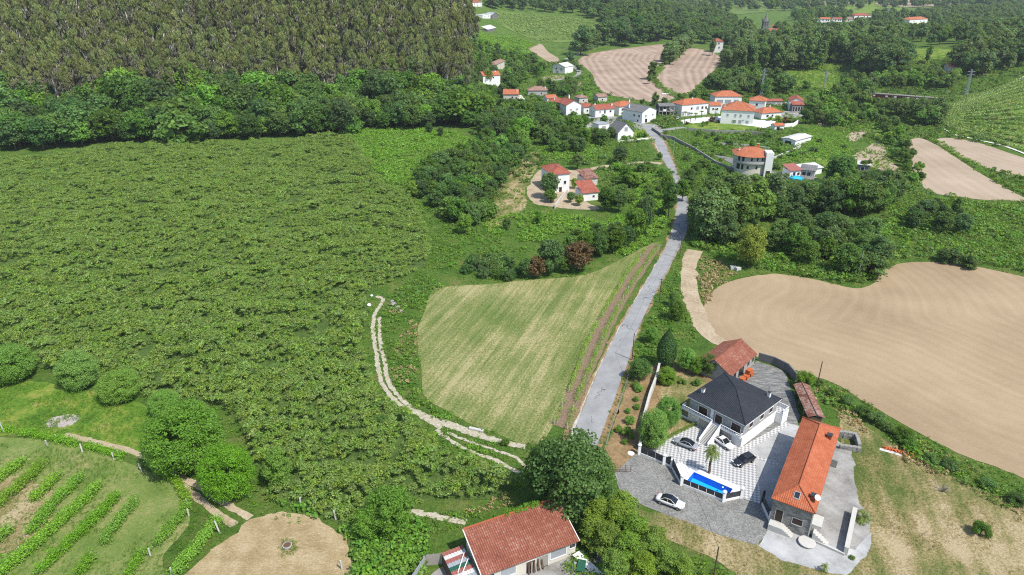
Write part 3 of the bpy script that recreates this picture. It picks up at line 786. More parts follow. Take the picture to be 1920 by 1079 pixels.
# village streets
for px, w, lab in (([(1226, 256), (1215, 240), (1200, 232), (1180, 226), (1160, 222), (1130, 219), (1100, 222)], 5.5, 'pale village street between the grey-roofed houses'),
                   ([(1226, 250), (1250, 244), (1285, 240)], 4.5, 'short street climbing to the palm garden wall'),
                   ([(1018, 158), (1045, 151), (1074, 146), (1086, 138), (1082, 130), (1072, 124)], 4.0, 'narrow pale road curving round the white gabled house'),
                   ([(1060, 112), (1075, 106), (1090, 100)], 4, 'narrow pale road by the field corner'),
                   ([(985, 198), (1000, 188), (1018, 176)], 4.5, 'pale alley between the left village houses'),
                   ([(1878, 122), (1900, 108), (1915, 92), (1930, 70)], 5, 'sandy track climbing beside the hillside vineyard'),
                   ([(1105, 75), (1115, 65), (1122, 55)], 4, 'thin lane at the corner of the hillside orchard')):
    tp, _ = ribbon_poly(px, w)
    drape('street', tp, 'pale_track' if 'sandy' in lab else 'asphalt', .15 + .006 * (len(TRK) % 7), 4, lab, 'road')
tp, _ = ribbon_poly([(1104, 318), (1140, 312), (1180, 308), (1215, 305), (1240, 308)], 3)
drape('farm_track', tp, 'track_soil', .09, 2.5, 'sandy drive from the road to the small farmhouse', 'track', jitter=.2)
drape('farm_yard', catmull(wpoly([(988, 366), (996, 340), (1008, 322), (1030, 318), (1060, 320), (1100, 322), (1102, 345), (1098, 378), (1128, 392), (1090, 394), (1040, 389), (1004, 382)]), 4), 'track_soil', .08, 2.5, 'dry sandy yard around the small farmhouse', 'yard', jitter=.3)
drape('dry_slope', catmull(wpoly([(935, 345), (960, 315), (1000, 285), (1015, 300), (1000, 325), (985, 360), (985, 390), (940, 420), (918, 430), (912, 400)]), 4), 'dry_grass', .07, 3, 'dry grassy terraces on the slope left of the small farmhouse', 'slope', jitter=.3)

# ------------------------------------------------------------------ villa grounds
def flat(name, px, mat, off, label, cell=2.0, cat='ground', jitter=0.0, smooth=0, holes=()):
    w = [np.array(P(*p)[:2]) for p in px]
    if smooth: w = catmull(w, smooth)
    return drape(name, w, mat, off, cell, label, cat, jitter=jitter, holes=holes)
flat('dry_lawn', [(1575, 790), (1620, 800), (1680, 835), (1760, 880), (1850, 925), (1960, 960), (1990, 1150), (1500, 1150), (1380, 1075), (1290, 1030), (1190, 985), (1180, 955), (1300, 975), (1420, 1020), (1600, 1040)], 'dry_grass', .045, 'dry mown lawn with tan patches around the stone house yard', 2.5, 'lawn', .25, 3)
flat('garden_bed', [(1136, 874), (1146, 815), (1160, 765), (1182, 712), (1206, 690), (1232, 686), (1290, 690), (1330, 700), (1345, 722), (1300, 745), (1290, 790), (1240, 830), (1205, 848), (1160, 890)], 'garden_soil', .05, 'brown dry garden bed between the road and the villa', 1.6, 'garden', .2, 3)
flat('garden_lawn', [(1236, 738), (1262, 708), (1300, 706), (1330, 722), (1296, 750), (1310, 790), (1262, 820), (1236, 826), (1250, 780)], 'dry_grass', .06, 'patchy lawn beside the villa balcony', 1.5, 'lawn', .2, 3)
flat('back_yard', [(1392, 702), (1404, 690), (1422, 678), (1450, 688), (1474, 700), (1484, 735), (1500, 780), (1490, 815), (1430, 850), (1340, 790), (1330, 740), (1360, 700)], 'old_concrete', .052, 'weathered concrete yard behind the dark-roofed villa', 2, 'yard', .1)
flat('cobbled_apron', [(1194, 851), (1176, 866), (1154, 890), (1160, 922), (1197, 944), (1250, 966), (1311, 988), (1375, 1012), (1420, 1024), (1446, 986), (1428, 946), (1388, 934), (1357, 941), (1277, 911), (1259, 878), (1198, 852)], 'cobbles', .055, 'grey cobbled apron in front of the villa fence', 2, 'pavement', .1)
flat('gravel_yard', [(1402, 842), (1476, 795), (1500, 800), (1500, 850), (1478, 985), (1444, 985), (1426, 945), (1424, 914), (1414, 860)], 'gravel', .06, 'pale blue-grey gravel yard between the villa and the stone house', 2, 'yard', .05)
flat('side_yard', [(1530, 800), (1578, 832), (1600, 848), (1603, 900), (1610, 944), (1634, 975), (1632, 1000), (1595, 1052), (1515, 1010), (1520, 960)], 'grey_gravel', .058, 'grey gravel terrace on the far side of the stone house', 2, 'yard', .15)
flat('front_gravel', [(1444, 986), (1424, 1026), (1465, 1050), (1530, 1072), (1585, 1078), (1622, 1045), (1632, 1000), (1600, 1030), (1515, 1008)], 'gravel', .064, 'pale gravel forecourt at the gable end of the stone house', 2, 'yard', .12)
flat('paved_patio', [(1198, 851), (1226, 840), (1262, 818), (1307, 797), (1330, 800), (1352, 818), (1392, 838), (1476, 791), (1478, 799), (1404, 845), (1414, 860), (1424, 914), (1427, 946), (1388, 934), (1330, 912), (1274, 869), (1259, 877), (1244, 871)], 'checker_paving', .068, 'white and grey chequered paving in front of the villa', 1.2, 'paving', holes=[pool_poly])
deck = [P(*p)[:2] for p in [(1262, 876), (1274, 868), (1328, 887), (1392, 915), (1389, 934), (1357, 940), (1278, 909)]]
flat_deck = drape('pool_deck', deck, 'white_paving', .084, .6, 'white paved deck around the swimming pool', 'paving', holes=[pool_poly])
flat('paving_strip', [(1412, 852), (1414, 858), (1456, 876), (1459, 870)], 'checker_paving', .075, 'short chequered paving strip crossing the gravel yard', 1.0, 'paving')
# ------------------------------------------------------------------ foliage meshes
def quads_mesh(name, C, Nrm, size, mats, rng, aspect=(.55, 1.0), trunk=None, midx=None, hang=0.0):
    """many small leaf faces: centres C, normals Nrm, size per leaf; trunk: MB joined in as the last material"""
    n = len(C)
    r = rng.normal(size=(n, 3))
    if hang:
        Nrm = Nrm * np.array([1, 1, .2]); Nrm /= np.linalg.norm(Nrm, axis=1)[:, None] + 1e-9
        r = np.cross(np.array([0, 0, 1.0]) + r * .25, Nrm)
    T = np.cross(Nrm, r); T /= np.linalg.norm(T, axis=1)[:, None] + 1e-9
    B = np.cross(Nrm, T)
    a = (size * rng.uniform(.75, 1.25, n) * .5)[:, None]
    b = a * rng.uniform(aspect[0], aspect[1], n)[:, None]
    V = np.stack([C - T * a, C - B * b, C + T * a, C + B * b], 1).reshape(-1, 3)
    nv = len(V); loops = np.arange(nv); starts = np.arange(0, nv, 4); tot = np.full(n, 4)
    mi = np.zeros(n, int) if midx is None else np.asarray(midx)
    if trunk:
        tv = np.array(trunk.v, float)
        tl = [i + nv for f in trunk.f for i in f]; tt = [len(f) for f in trunk.f]
        ts = np.cumsum([0] + tt[:-1]) + nv
        V = np.concatenate([V, tv]); loops = np.concatenate([loops, tl]); starts = np.concatenate([starts, ts]); tot = np.concatenate([tot, tt])
        mi = np.concatenate([mi, np.full(len(tt), len(mats) - 1)])
    me = bpy.data.meshes.new(name)
    me.vertices.add(len(V)); me.vertices.foreach_set('co', V.ravel())
    me.loops.add(len(loops)); me.loops.foreach_set('vertex_index', loops)
    me.polygons.add(len(starts)); me.polygons.foreach_set('loop_start', starts); me.polygons.foreach_set('loop_total', tot)
    for m in mats: me.materials.append(m)
    if len(mats) > 1: me.polygons.foreach_set('material_index', mi)
    me.update(calc_edges=True)
    return me

def clump_leaves(rng, centers, radii, per, squash=(1, 1, 1), up=.35, jit=.55):
    centers = np.asarray(centers, float); radii = np.asarray(radii, float)
    k = np.repeat(np.arange(len(centers)), per)
    d = rng.normal(size=(len(k), 3)); d /= np.linalg.norm(d, axis=1)[:, None]
    d[:, 2] = np.where(d[:, 2] < -.35, -d[:, 2], d[:, 2])
    rr = radii[k] * rng.uniform(.62, 1.08, len(k))
    C = centers[k] + d * rr[:, None] * np.array(squash)
    N = d + rng.normal(size=d.shape) * jit + np.array([0, 0, up])
    N /= np.linalg.norm(N, axis=1)[:, None]
    return C, N

def ell_points(rng, n, c, r, lo=-.6, inner=.62):
    d = rng.normal(size=(n * 3, 3)); d /= np.linalg.norm(d, axis=1)[:, None]
    d = d[d[:, 2] > lo][:n]
    return np.array(c) + d * np.array(r) * rng.uniform(inner, .92, len(d))[:, None]

def trunk_mb(rng, H0=.55, r=.025, limbs=4, spread=.16, lean=.02, top=.8):
    b = MB()
    lx, ly = rng.normal(0, lean, 2)
    b.tube([(0, 0, -.03), (lx * .3, ly * .3, H0 * .4), (lx, ly, H0), (lx * 1.2, ly * 1.2, top)], [r * 1.25, r, r * .7, r * .2], 6)
    for i in range(limbs):
        a = 2 * math.pi * (i + rng.uniform(0, .6)) / max(limbs, 1); z = H0 * rng.uniform(.55, .95)
        b.tube([(lx * .6, ly * .6, z), (math.cos(a) * spread * .6, math.sin(a) * spread * .6, z + .1), (math.cos(a) * spread, math.sin(a) * spread, z + .22)], [r * .5, r * .35, r * .12], 5)
    return b

LOD = {'near': (1.0, 1.0), 'mid': (.36, 1.75), 'far': (.15, 2.7)}
KIND = {
    # crown centre z, radii xy/z, clumps, clump radius, leaves (near), leaf size (near)
    'broad': dict(c=.52, r=(.36, .44), k=64, cr=.115, n=9000, s=.030, trunk=dict(H0=.5, r=.024)),
    'round': dict(c=.48, r=(.46, .50), k=190, cr=.105, n=26000, s=.022, inner=.86, trunk=dict(H0=.3, r=.03, spread=.25)),
    'tall':  dict(c=.52, r=(.21, .46), k=54, cr=.095, n=8000, s=.026, trunk=dict(H0=.6, r=.016, spread=.08)),
    'poplar': dict(c=.53, r=(.13, .47), k=44, cr=.07, n=7000, s=.024, trunk=dict(H0=.7, r=.014, spread=.05)),
    'bush':  dict(c=.40, r=(.60, .52), k=26, cr=.22, n=4200, s=.060, trunk=dict(H0=.3, r=.03, spread=.2)),
    'low':   dict(c=.25, r=(.95, .60), k=30, cr=.30, n=4200, s=.085, trunk=dict(H0=.3, r=.03, spread=.3)),
}
PROTO = {}
def proto(kind, lod, leaf, var, bark='bark'):
    key = (kind, lod, leaf, var, bark)
    if key in PROTO: return PROTO[key]
    rng = np.random.default_rng(abs(hash((kind, lod, var))) % 100000 if False else (sum(map(ord, kind + lod)) * 17 + var * 101))
    q, sz = LOD[lod]
    if kind == 'euc':
        n = int(4200 * q); ks = 34
        t = rng.uniform(0, 1, ks); z = .36 + .60 * t ** .62
        rad = .075 * np.sin(np.pi * np.clip((z - .3) / .72, 0, 1)) ** .7
        a = rng.uniform(0, 2 * np.pi, ks); rr = rad * rng.uniform(.35, 1.05, ks)
        C = np.stack([np.cos(a) * rr, np.sin(a) * rr, z], 1)
        L, N = clump_leaves(rng, C, rng.uniform(.022, .05, ks) * np.clip(.55 + z * .5, .5, 1.1), n // ks, (1, 1, 1.5), up=.15, jit=.9)
        tr = trunk_mb(rng, .72, .0105, 5, .05, .012, .97)
        size = .023 * sz
        midx = ((L[:, 2] + rng.normal(0, .05, len(L))) > .80).astype(int)
        mats = [M['leaf_euc'], M['leaf_euc_top']]
    elif kind == 'cypress':
        n = int(9000 * q)
        z = rng.uniform(0, 1, n) ** .8; a = rng.uniform(0, 2 * np.pi, n)
        prof = .30 * np.clip(np.sin(np.pi * np.clip(.10 + z * .93, 0, 1)), 0, 1) ** .75 * (1 - .35 * z)
        r = prof * rng.uniform(.82, 1.0, n)
        L = np.stack([np.cos(a) * r, np.sin(a) * r, .06 + .94 * z], 1)
        N = np.stack([np.cos(a), np.sin(a), np.full(n, .45)], 1) + rng.normal(size=(n, 3)) * .4
        N /= np.linalg.norm(N, axis=1)[:, None]
        tr = trunk_mb(rng, .5, .02, 0); size = .028 * sz; mats = [M[leaf]]; midx = None
    else:
        K = KIND[kind]; n = int(K['n'] * q); k = K['k'] if lod != 'far' else max(10, K['k'] // 3)
        cr = K['cr'] * (1 if lod != 'far' else 1.35)
        C = ell_points(rng, k, (0, 0, K['c']), (K['r'][0], K['r'][0], K['r'][1]), -.92, K.get('inner', .62))
        C[:, :2] += rng.normal(0, .02, (len(C), 2))
        if kind == 'poplar' or kind == 'tall':
            C[:, :2] *= (1.12 - .55 * np.clip(C[:, 2], 0, 1))[:, None] * 1.25
        L, N = clump_leaves(rng, C, cr * rng.uniform(.7, 1.25, len(C)), max(3, n // len(C)), (1, 1, .85))
        L[:, 2] = np.maximum(L[:, 2], .015)
        tr = trunk_mb(rng, **K['trunk']); size = K['s'] * sz; mats = [M[leaf]]; midx = None
    sizes = np.full(len(L), size); hang = kind == 'euc'; asp = (.28, .5) if hang else (.55, 1.0)
    if kind in ('round', 'broad', 'tall', 'bush', 'poplar'):      # inner foliage so that the crown is not see-through
        m = len(L) // 7; i = rng.choice(len(L), m, replace=False); cc = np.array([0, 0, K['c']])
        L = np.concatenate([L, cc + (L[i] - cc) * rng.uniform(.6, .82, m)[:, None]]); N = np.concatenate([N, N[i]]); sizes = np.concatenate([sizes, np.full(m, size * 2.6)])
    if lod == 'far':
        crown = quads_mesh(kind + '_tree', L, N, sizes, mats + [M[bark]], rng, asp, trunk=tr, midx=midx, hang=hang); trunk = None
    else:
        crown = quads_mesh('crown', L, N, sizes, mats, rng, asp, midx=midx, hang=hang); trunk = tr.mesh('trunk', M[bark], True)
    PROTO[key] = (crown, trunk)
    return PROTO[key]

RNG = random.Random(11)
KEEP = [(903, 133, 946, 160), (940, 160, 983, 186), (1056, 178, 1095, 217), (1112, 192, 1150, 222), (1155, 187, 1192, 214), (1185, 195, 1235, 232), (1146, 222, 1190, 256), (1234, 190, 1264, 215), (1275, 184, 1332, 222), (1340, 176, 1392, 200), (1348, 190, 1432, 232), (1420, 198, 1470, 222), (1478, 172, 1508, 208), (1368, 265, 1448, 320), (1470, 252, 1520, 272), (1475, 308, 1530, 336), (1034, 293, 1080, 340), (1092, 315, 1142, 372), (1334, 68, 1356, 92), (1424, 32, 1442, 56), (1636, 169, 1757, 184), (1033, 112, 1062, 134), (928, 116, 948, 124), (985, 160, 1026, 178), (1605, 300, 1630, 318), (1600, 24, 1632, 34), (1690, 20, 1740, 44), (1535, 34, 1600, 42), (838, 0, 905, 12), (903, 24, 935, 35), (1083, 90, 1240, 185), (1240, 100, 1345, 170), (1703, 262, 1920, 372)]
def proj(x, y, z):
    c, s = math.cos(PITCH), math.sin(PITCH); dz = z - CAM_H
    d = y * c - dz * s
    return CX + FPX * x / d, CY - FPX * (y * s + dz * c) / d, d
def clear_height(x, y, H, r):
    '''trees stay low enough not to stand in front of the buildings the photo shows open'''
    g = hz(x, y); px, py, d = proj(x, y, g); w = r * FPX / d
    for x0, y0, x1, y1 in KEEP:
        if px + w < x0 or px - w > x1 or py <= y1: continue
        while H > 1.5 and proj(x, y, g + H)[1] < y1 - 2: H *= .9
    return H
def plant(kind, lod, leaf, x, y, H, wide=1.0, name='tree', label=None, cat='tree', group=None, bark='bark', var=None, z=None, lean=0.0):
    var = RNG.randrange(5) if var is None else var
    crown, trunk = proto(kind, lod, leaf, var, bark)
    zz = (hz(x, y) if z is None else z) - .02
    if trunk is None:
        o = bpy.data.objects.new(name, crown); COL.objects.link(o)
    else:
        o = bpy.data.objects.new(name, None); COL.objects.link(o); o.empty_display_size = .1
        for nm, me in (('trunk', trunk), ('crown', crown)):
            c = bpy.data.objects.new(nm, me); COL.objects.link(c); c.parent = o
    o.location = (x, y, zz)
    o.rotation_euler = (RNG.uniform(-lean, lean), RNG.uniform(-lean, lean), RNG.uniform(0, 6.28))
    o.scale = (H * wide, H * wide, H)
    tag(o, label, cat, group)
    return o

def plant_px(kind, lod, leaf, px, py, H, **kw):
    p = P(px, py)
    return plant(kind, lod, leaf, p.x, p.y, H, **kw)

def fill(px=None, spacing=6.0, rng=None, world=None, jit=.38, avoid=()):
    """jittered positions inside an outline (photo pixels or world), as world xy"""
    rng = rng or np.random.default_rng(3)
    A = np.array(world if world is not None else [P(*p)[:2] for p in px], float)
    x0, y0 = A.min(0); x1, y1 = A.max(0)
    gx, gy = np.meshgrid(np.arange(x0, x1 + spacing, spacing), np.arange(y0, y1 + spacing, spacing * .87))
    gx[1::2] += spacing / 2
    gx = gx.ravel() + rng.uniform(-jit, jit, gx.size) * spacing; gy = gy.ravel() + rng.uniform(-jit, jit, gy.size) * spacing
    k = inside(A, gx, gy)
    for a in avoid: k &= ~inside(a, gx, gy)
    return gx[k], gy[k]

# ------------------------------------------------------------------ masses nobody could count
STUFF_COL = {}
def tuft_set(key, leaf, n=44, variants=4, flat=.6, size=.26, spread=1.0, spike=0.0):
    """a hidden library of leafy clumps (about 1 m) that a mass is grown from"""
    if key in STUFF_COL: return STUFF_COL[key]
    c = bpy.data.collections.new('library_' + key)
    for v in range(variants):
        rng = np.random.default_rng(900 + v + sum(map(ord, key)))
        k = 5
        C = np.stack([rng.uniform(-.42, .42, k) * spread, rng.uniform(-.42, .42, k) * spread, rng.uniform(.12, .5, k) * flat], 1)
        L, N = clump_leaves(rng, C, rng.uniform(.25, .42, k), max(3, n // k), (1, 1, flat), up=.5, jit=.65)
        if spike: N[:, 2] *= .25; N /= np.linalg.norm(N, axis=1)[:, None]
        L[:, 2] = np.maximum(L[:, 2], -.05)
        me = quads_mesh('clump', L, N, np.full(len(L), size), [M[leaf]], rng)
        o = bpy.data.objects.new('leaf_clump', me)
        c.objects.link(o)
    STUFF_COL[key] = c
    return c

def grow(name, coll, pts, scale, label, cat, rng, zsc=None, nvar=4):
    """one mass: clumps of a library instanced on points by geometry nodes"""
    pts = np.asarray(pts, float); n = len(pts)
    me = bpy.data.meshes.new(name)
    me.vertices.add(n); me.vertices.foreach_set('co', pts.ravel())
    sc = np.stack([scale, scale, scale if zsc is None else zsc], 1).astype(np.float32)
    a = me.attributes.new('scl', 'FLOAT_VECTOR', 'POINT'); a.data.foreach_set('vector', sc.ravel())
    r = np.stack([rng.uniform(-.2, .2, n), rng.uniform(-.2, .2, n), rng.uniform(0, 6.28, n)], 1).astype(np.float32)
    a = me.attributes.new('rot', 'FLOAT_VECTOR', 'POINT'); a.data.foreach_set('vector', r.ravel())
    a = me.attributes.new('idx', 'INT', 'POINT'); a.data.foreach_set('value', rng.integers(0, nvar, n).astype(np.int32))
    me.update()
    o = bpy.data.objects.new(name, me); COL.objects.link(o)
    g = bpy.data.node_groups.new('grow_' + name, 'GeometryNodeTree')
    g.interface.new_socket('Geometry', in_out='INPUT', socket_type='NodeSocketGeometry')
    g.interface.new_socket('Geometry', in_out='OUTPUT', socket_type='NodeSocketGeometry')
    i_ = g.nodes.new('NodeGroupInput'); o_ = g.nodes.new('NodeGroupOutput')
    ip = g.nodes.new('GeometryNodeInstanceOnPoints'); ci = g.nodes.new('GeometryNodeCollectionInfo')
    ci.inputs['Collection'].default_value = coll; ci.inputs['Separate Children'].default_value = True; ci.inputs['Reset Children'].default_value = True
    def at(nm, dt):
        k = g.nodes.new('GeometryNodeInputNamedAttribute'); k.data_type = dt; k.inputs['Name'].default_value = nm
        return [s for s in k.outputs if s.enabled and s.name == 'Attribute'][0]
    L = g.links.new
    L(i_.outputs[0], ip.inputs['Points']); L(ci.outputs[0], ip.inputs['Instance']); ip.inputs['Pick Instance'].default_value = True
    L(at('idx', 'INT'), ip.inputs['Instance Index']); L(at('rot', 'FLOAT_VECTOR'), ip.inputs['Rotation']); L(at('scl', 'FLOAT_VECTOR'), ip.inputs['Scale'])
    L(ip.outputs[0], o_.inputs[0])
    m = o.modifiers.new('grow', 'NODES'); m.node_group = g
    tag(o, label, cat, kind='stuff')
    return o

def vnoise(x, y, s, seed=0):
    """cheap smooth value noise in 0..1"""
    rng = np.random.default_rng(seed); T = rng.uniform(0, 1, (64, 64))
    u = x / s; v = y / s; i = np.floor(u).astype(int); j = np.floor(v).astype(int); a = sst(u - i); b = sst(v - j)
    g = lambda p, q: T[p % 64, q % 64]
    return (g(i, j) * (1 - a) + g(i + 1, j) * a) * (1 - b) + (g(i, j + 1) * (1 - a) + g(i + 1, j + 1) * a) * b
# ------------------------------------------------------------------ the kiwi orchard canopy
rng = np.random.default_rng(5)
ORCH = [(-60, 312), (60, 300), (180, 280), (300, 270), (460, 272), (560, 266), (640, 252), (690, 300), (712, 345), (745, 362), (775, 385), (798, 432), (806, 470), (792, 502), (735, 528), (690, 548), (688, 600), (676, 640), (688, 700), (716, 748), (770, 790), (822, 838), (880, 872), (955, 900), (962, 922), (890, 936), (800, 940), (765, 958), (700, 975), (640, 985), (560, 950), (500, 935), (500, 890), (470, 860), (455, 800), (410, 764), (340, 752), (300, 752), (270, 742), (200, 720), (130, 710), (60, 690), (-60, 690)]
ORCHW = catmull(wpoly(ORCH), 3)
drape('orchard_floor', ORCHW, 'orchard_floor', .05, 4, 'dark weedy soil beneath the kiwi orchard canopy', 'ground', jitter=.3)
def canopy():
    ang = math.radians(6); ca, sa = math.cos(ang), math.sin(ang)
    X, Y = fill(world=ORCHW, spacing=1.15, rng=rng, jit=.5)
    u = X * ca + Y * sa; v = -X * sa + Y * ca
    ph = (v + 2.2 * (vnoise(X, Y, 16, 1) - .5)) / 4.6 * 2 * np.pi
    row = .5 + .5 * np.cos(ph)
    gap = vnoise(X, Y, 7, 2) * .55 + vnoise(X, Y, 22, 3) * .45
    keep = ((row > .16) | (vnoise(u, v * 2.2, 11, 8) < .68)) & (gap > .13) & (vnoise(X, Y, 4.2, 4) > .15)
    X, Y, row, gap = X[keep], Y[keep], row[keep], gap[keep]
    h = 1.3 + .45 * row + 2.5 * (vnoise(X, Y, 4.2, 4) - .5) + .9 * (vnoise(X, Y, 19, 9) - .5)
    Z = hgt(X, Y) + np.clip(h, .25, 3.4) - .35
    s = rng.uniform(1.05, 1.9, len(X)) * (.85 + .35 * vnoise(X, Y, 4.2, 4))
    grow('orchard_canopy', tuft_set('orchard', 'leaf_orchard', 85, 5, .62, .185), np.stack([X, Y, Z], 1), s, 'dense green canopy of the kiwi orchard filling the slope', 'orchard', rng, s * rng.uniform(.8, 1.25, len(X)), 5)
    return len(X)
canopy()

# ------------------------------------------------------------------ brambles, hedge banks and rough herbs
def rough(name, px, leaf, label, cat='undergrowth', spacing=1.5, s=(1.0, 2.0), hk=.3, keep=.0, seed=7, key=None, n=36, size=.28, spike=0, flat=.6, avoid=(), world=None, lift=0.0):
    r = np.random.default_rng(seed)
    X, Y = fill(px, spacing, r, world=world, jit=.5, avoid=avoid)
    k = vnoise(X, Y, spacing * 5, seed + 1) * .7 + vnoise(X, Y, spacing * 13, seed + 2) * .3 > keep
    X, Y = X[k], Y[k]
    for q in TRK:
        x0, y0 = q.min(0); x1, y1 = q.max(0); m = (X > x0) & (X < x1) & (Y > y0) & (Y < y1)
        if m.any(): m[m] = inside(q, X[m], Y[m]); X, Y = X[~m], Y[~m]
    Z = hgt(X, Y) + hk * vnoise(X, Y, 6, seed + 3) + lift
    sc = r.uniform(*s, len(X)) * (.7 + .6 * vnoise(X, Y, 9, seed + 5))
    if not len(X): return
    return grow(name, tuft_set(key or (leaf + str(n) + str(spike) + str(int(flat * 10))), leaf, n, 4, flat, size, spike=spike), np.stack([X, Y, Z], 1), sc, label, cat, r)

rough('bramble', [(640, 250), (700, 243), (790, 240), (860, 250), (900, 275), (860, 300), (800, 318), (770, 345), (735, 352), (700, 320)], 'leaf_lime', 'bright lime-green bracken on the slope below the wood', hk=.8, spacing=1.9, s=(1.3, 2.6))
rough('bramble', [(775, 372), (830, 400), (900, 432), (960, 440), (990, 470), (900, 480), (850, 500), (830, 540), (800, 560), (780, 600), (775, 680), (788, 745), (850, 785), (820, 800), (760, 765), (728, 715), (716, 640), (718, 585), (742, 545), (790, 515), (812, 480), (812, 440)], 'leaf_bramble', 'rough green and dry herbs on the bank between orchard and hay field', keep=.30, spacing=1.3, s=(.6, 1.5))
rough('dry_weeds', [(730, 560), (785, 600), (785, 690), (745, 740), (724, 690), (722, 600)], 'leaf_dry', 'reddish dry weeds on the bank beside the orchard path', keep=.55, spacing=1.2, s=(.5, 1.2), seed=21)
rough('bramble', [(905, 425), (950, 405), (1000, 400), (1060, 402), (1130, 420), (1180, 400), (1215, 330), (1245, 330), (1258, 360), (1240, 440), (1215, 462), (1170, 480), (1100, 470), (1010, 455), (930, 448)], 'leaf_lime', 'bright green undergrowth below the small farmhouse', keep=.22, spacing=1.6, s=(1.0, 2.2), seed=31, hk=.6)
rough('bramble', [(1110, 300), (1130, 270), (1210, 262), (1232, 292), (1200, 300), (1150, 306)], 'leaf_bramble', 'green grassy plot beneath the white chalet', keep=.3, spacing=1.5, s=(.7, 1.5), seed=33)
rough('bramble', [(1000, 280), (1060, 268), (1110, 268), (1120, 300), (1085, 310), (1030, 296)], 'leaf_lime', 'lush green slope above the small farmhouse', keep=.15, spacing=1.7, s=(1.0, 2.2), seed=34, hk=.6)
rough('bramble', [(1262, 268), (1300, 280), (1345, 305), (1372, 322), (1350, 345), (1300, 350), (1290, 330), (1270, 300)], 'leaf_bramble', 'tall green grass between the road and the garden wall', keep=.2, spacing=1.6, s=(.8, 1.6), seed=35)
rough('bramble', [(1296, 430), (1300, 460), (1330, 478), (1400, 500), (1470, 512), (1560, 530), (1610, 536), (1640, 525), (1660, 490), (1740, 484), (1830, 494), (1930, 512), (2000, 540), (2000, 410), (1930, 385), (1850, 382), (1760, 372), (1720, 362), (1690, 372), (1660, 410), (1640, 440), (1560, 470), (1460, 470), (1400, 470), (1340, 440)], 'leaf_bramble', 'rolling green thicket bordering the large ploughed field', keep=.05, spacing=1.9, s=(1.3, 2.7), seed=36, hk=1.0)
rough('bramble', [(1236, 560), (1262, 520), (1282, 480), (1296, 480), (1288, 530), (1296, 590), (1325, 640), (1345, 660), (1300, 690), (1220, 684), (1190, 680), (1200, 630)], 'leaf_bramble', 'weedy bank between the road and the sandy tractor track', avoid=[ribbon_poly(TRACK, 5.5)[0]], keep=.36, spacing=1.2, s=(.7, 1.5), seed=37)
rough('dry_weeds', [(1312, 480), (1345, 490), (1385, 515), (1345, 540), (1322, 575), (1310, 560), (1308, 510)], 'leaf_dry', 'brown dry brush on the bank beside the sandy tractor track', avoid=[ribbon_poly(TRACK, 5.5)[0]], keep=.2, spacing=1.2, s=(.6, 1.3), seed=38)
rough('bramble', [(1480, 700), (1530, 716), (1572, 734), (1640, 772), (1700, 808), (1780, 850), (1860, 886), (1960, 925), (1960, 1000), (1890, 970), (1800, 905), (1740, 880), (1670, 835), (1600, 790), (1540, 755), (1510, 735)], 'leaf_bramble', 'weedy hedge bank along the edge of the large ploughed field', keep=.38, spacing=1.2, s=(.6, 1.7), seed=39, hk=.4)
rough('dry_weeds', [(1500, 715), (1572, 734), (1640, 772), (1700, 808), (1780, 850), (1860, 886), (1960, 925), (1960, 1010), (1890, 990), (1800, 920), (1740, 890), (1670, 845), (1600, 800), (1540, 765)], 'leaf_dry', 'dry grey-brown scrub on the bank of the large ploughed field', keep=.55, spacing=1.2, s=(.5, 1.3), seed=40)
rough('bramble', [(500, 935), (560, 950), (640, 990), (700, 978), (765, 958), (800, 985), (810, 1000), (790, 1090), (660, 1090), (660, 1025), (640, 995), (600, 968)], 'leaf_light', 'leafy green thicket between straw circle and old red-tiled house', keep=.12, spacing=1.1, s=(.9, 2.0), seed=41, hk=.9)
rough('bramble', [(700, 975), (770, 958), (860, 962), (950, 925), (975, 900), (990, 960), (900, 975), (850, 1000), (800, 998)], 'leaf_bramble', 'rough herbs around the dry trail behind the old house', keep=.36, spacing=1.1, s=(.5, 1.2), seed=42)
rough('dry_weeds', [(780, 950), (860, 960), (960, 925), (965, 950), (900, 965), (840, 985), (780, 975)], 'leaf_dry', 'tan dry grass tufts around the dry trail behind the old house', keep=.5, spacing=1.1, s=(.5, 1.1), seed=43)
rough('bramble', [(827, 812), (900, 828), (985, 845), (990, 895), (950, 892), (890, 865), (845, 838)], 'leaf_lime', 'green grass strip between the branching wheel ruts', keep=.45, spacing=1.0, s=(.4, .9), seed=44)
rough('bramble', [(1060, 1000), (1100, 1010), (1150, 1060), (1220, 1020), (1290, 1040), (1390, 1085), (1300, 1100), (1060, 1100)], 'leaf_bramble', 'green brush under the bamboo beside the old house', keep=.3, spacing=1.0, s=(.6, 1.4), seed=45)
rough('vineyard_mass', [(1440, 300), (1460, 285), (1500, 280), (1570, 285), (1590, 300), (1500, 298), (1470, 312), (1450, 315)], 'leaf_vine', 'green terraced vines behind the round villa', spacing=1.7, s=(1.0, 1.9), seed=46, keep=.2)
rough('vineyard_mass', [(1330, 252), (1400, 262), (1460, 258), (1480, 275), (1440, 292), (1380, 285), (1345, 280), (1305, 262)], 'leaf_vine', 'garden terraces of vines and vegetables below the mansion', spacing=1.9, s=(.8, 1.7), seed=47, keep=.42)
rough('vineyard_mass', [(1515, 240), (1570, 245), (1600, 270), (1590, 296), (1540, 292), (1510, 275)], 'leaf_lime', 'bright green vine plots beside the long white-roofed shed', spacing=1.7, s=(1.0, 2.0), seed=48, keep=.1)
rough('vineyard_mass', [(1610, 325), (1670, 322), (1735, 350), (1740, 365), (1690, 368), (1640, 350), (1600, 345)], 'leaf_vineyard_far', 'pale trellised vine plot above the dark tree belt', spacing=1.7, s=(.8, 1.5), seed=49, keep=.35)
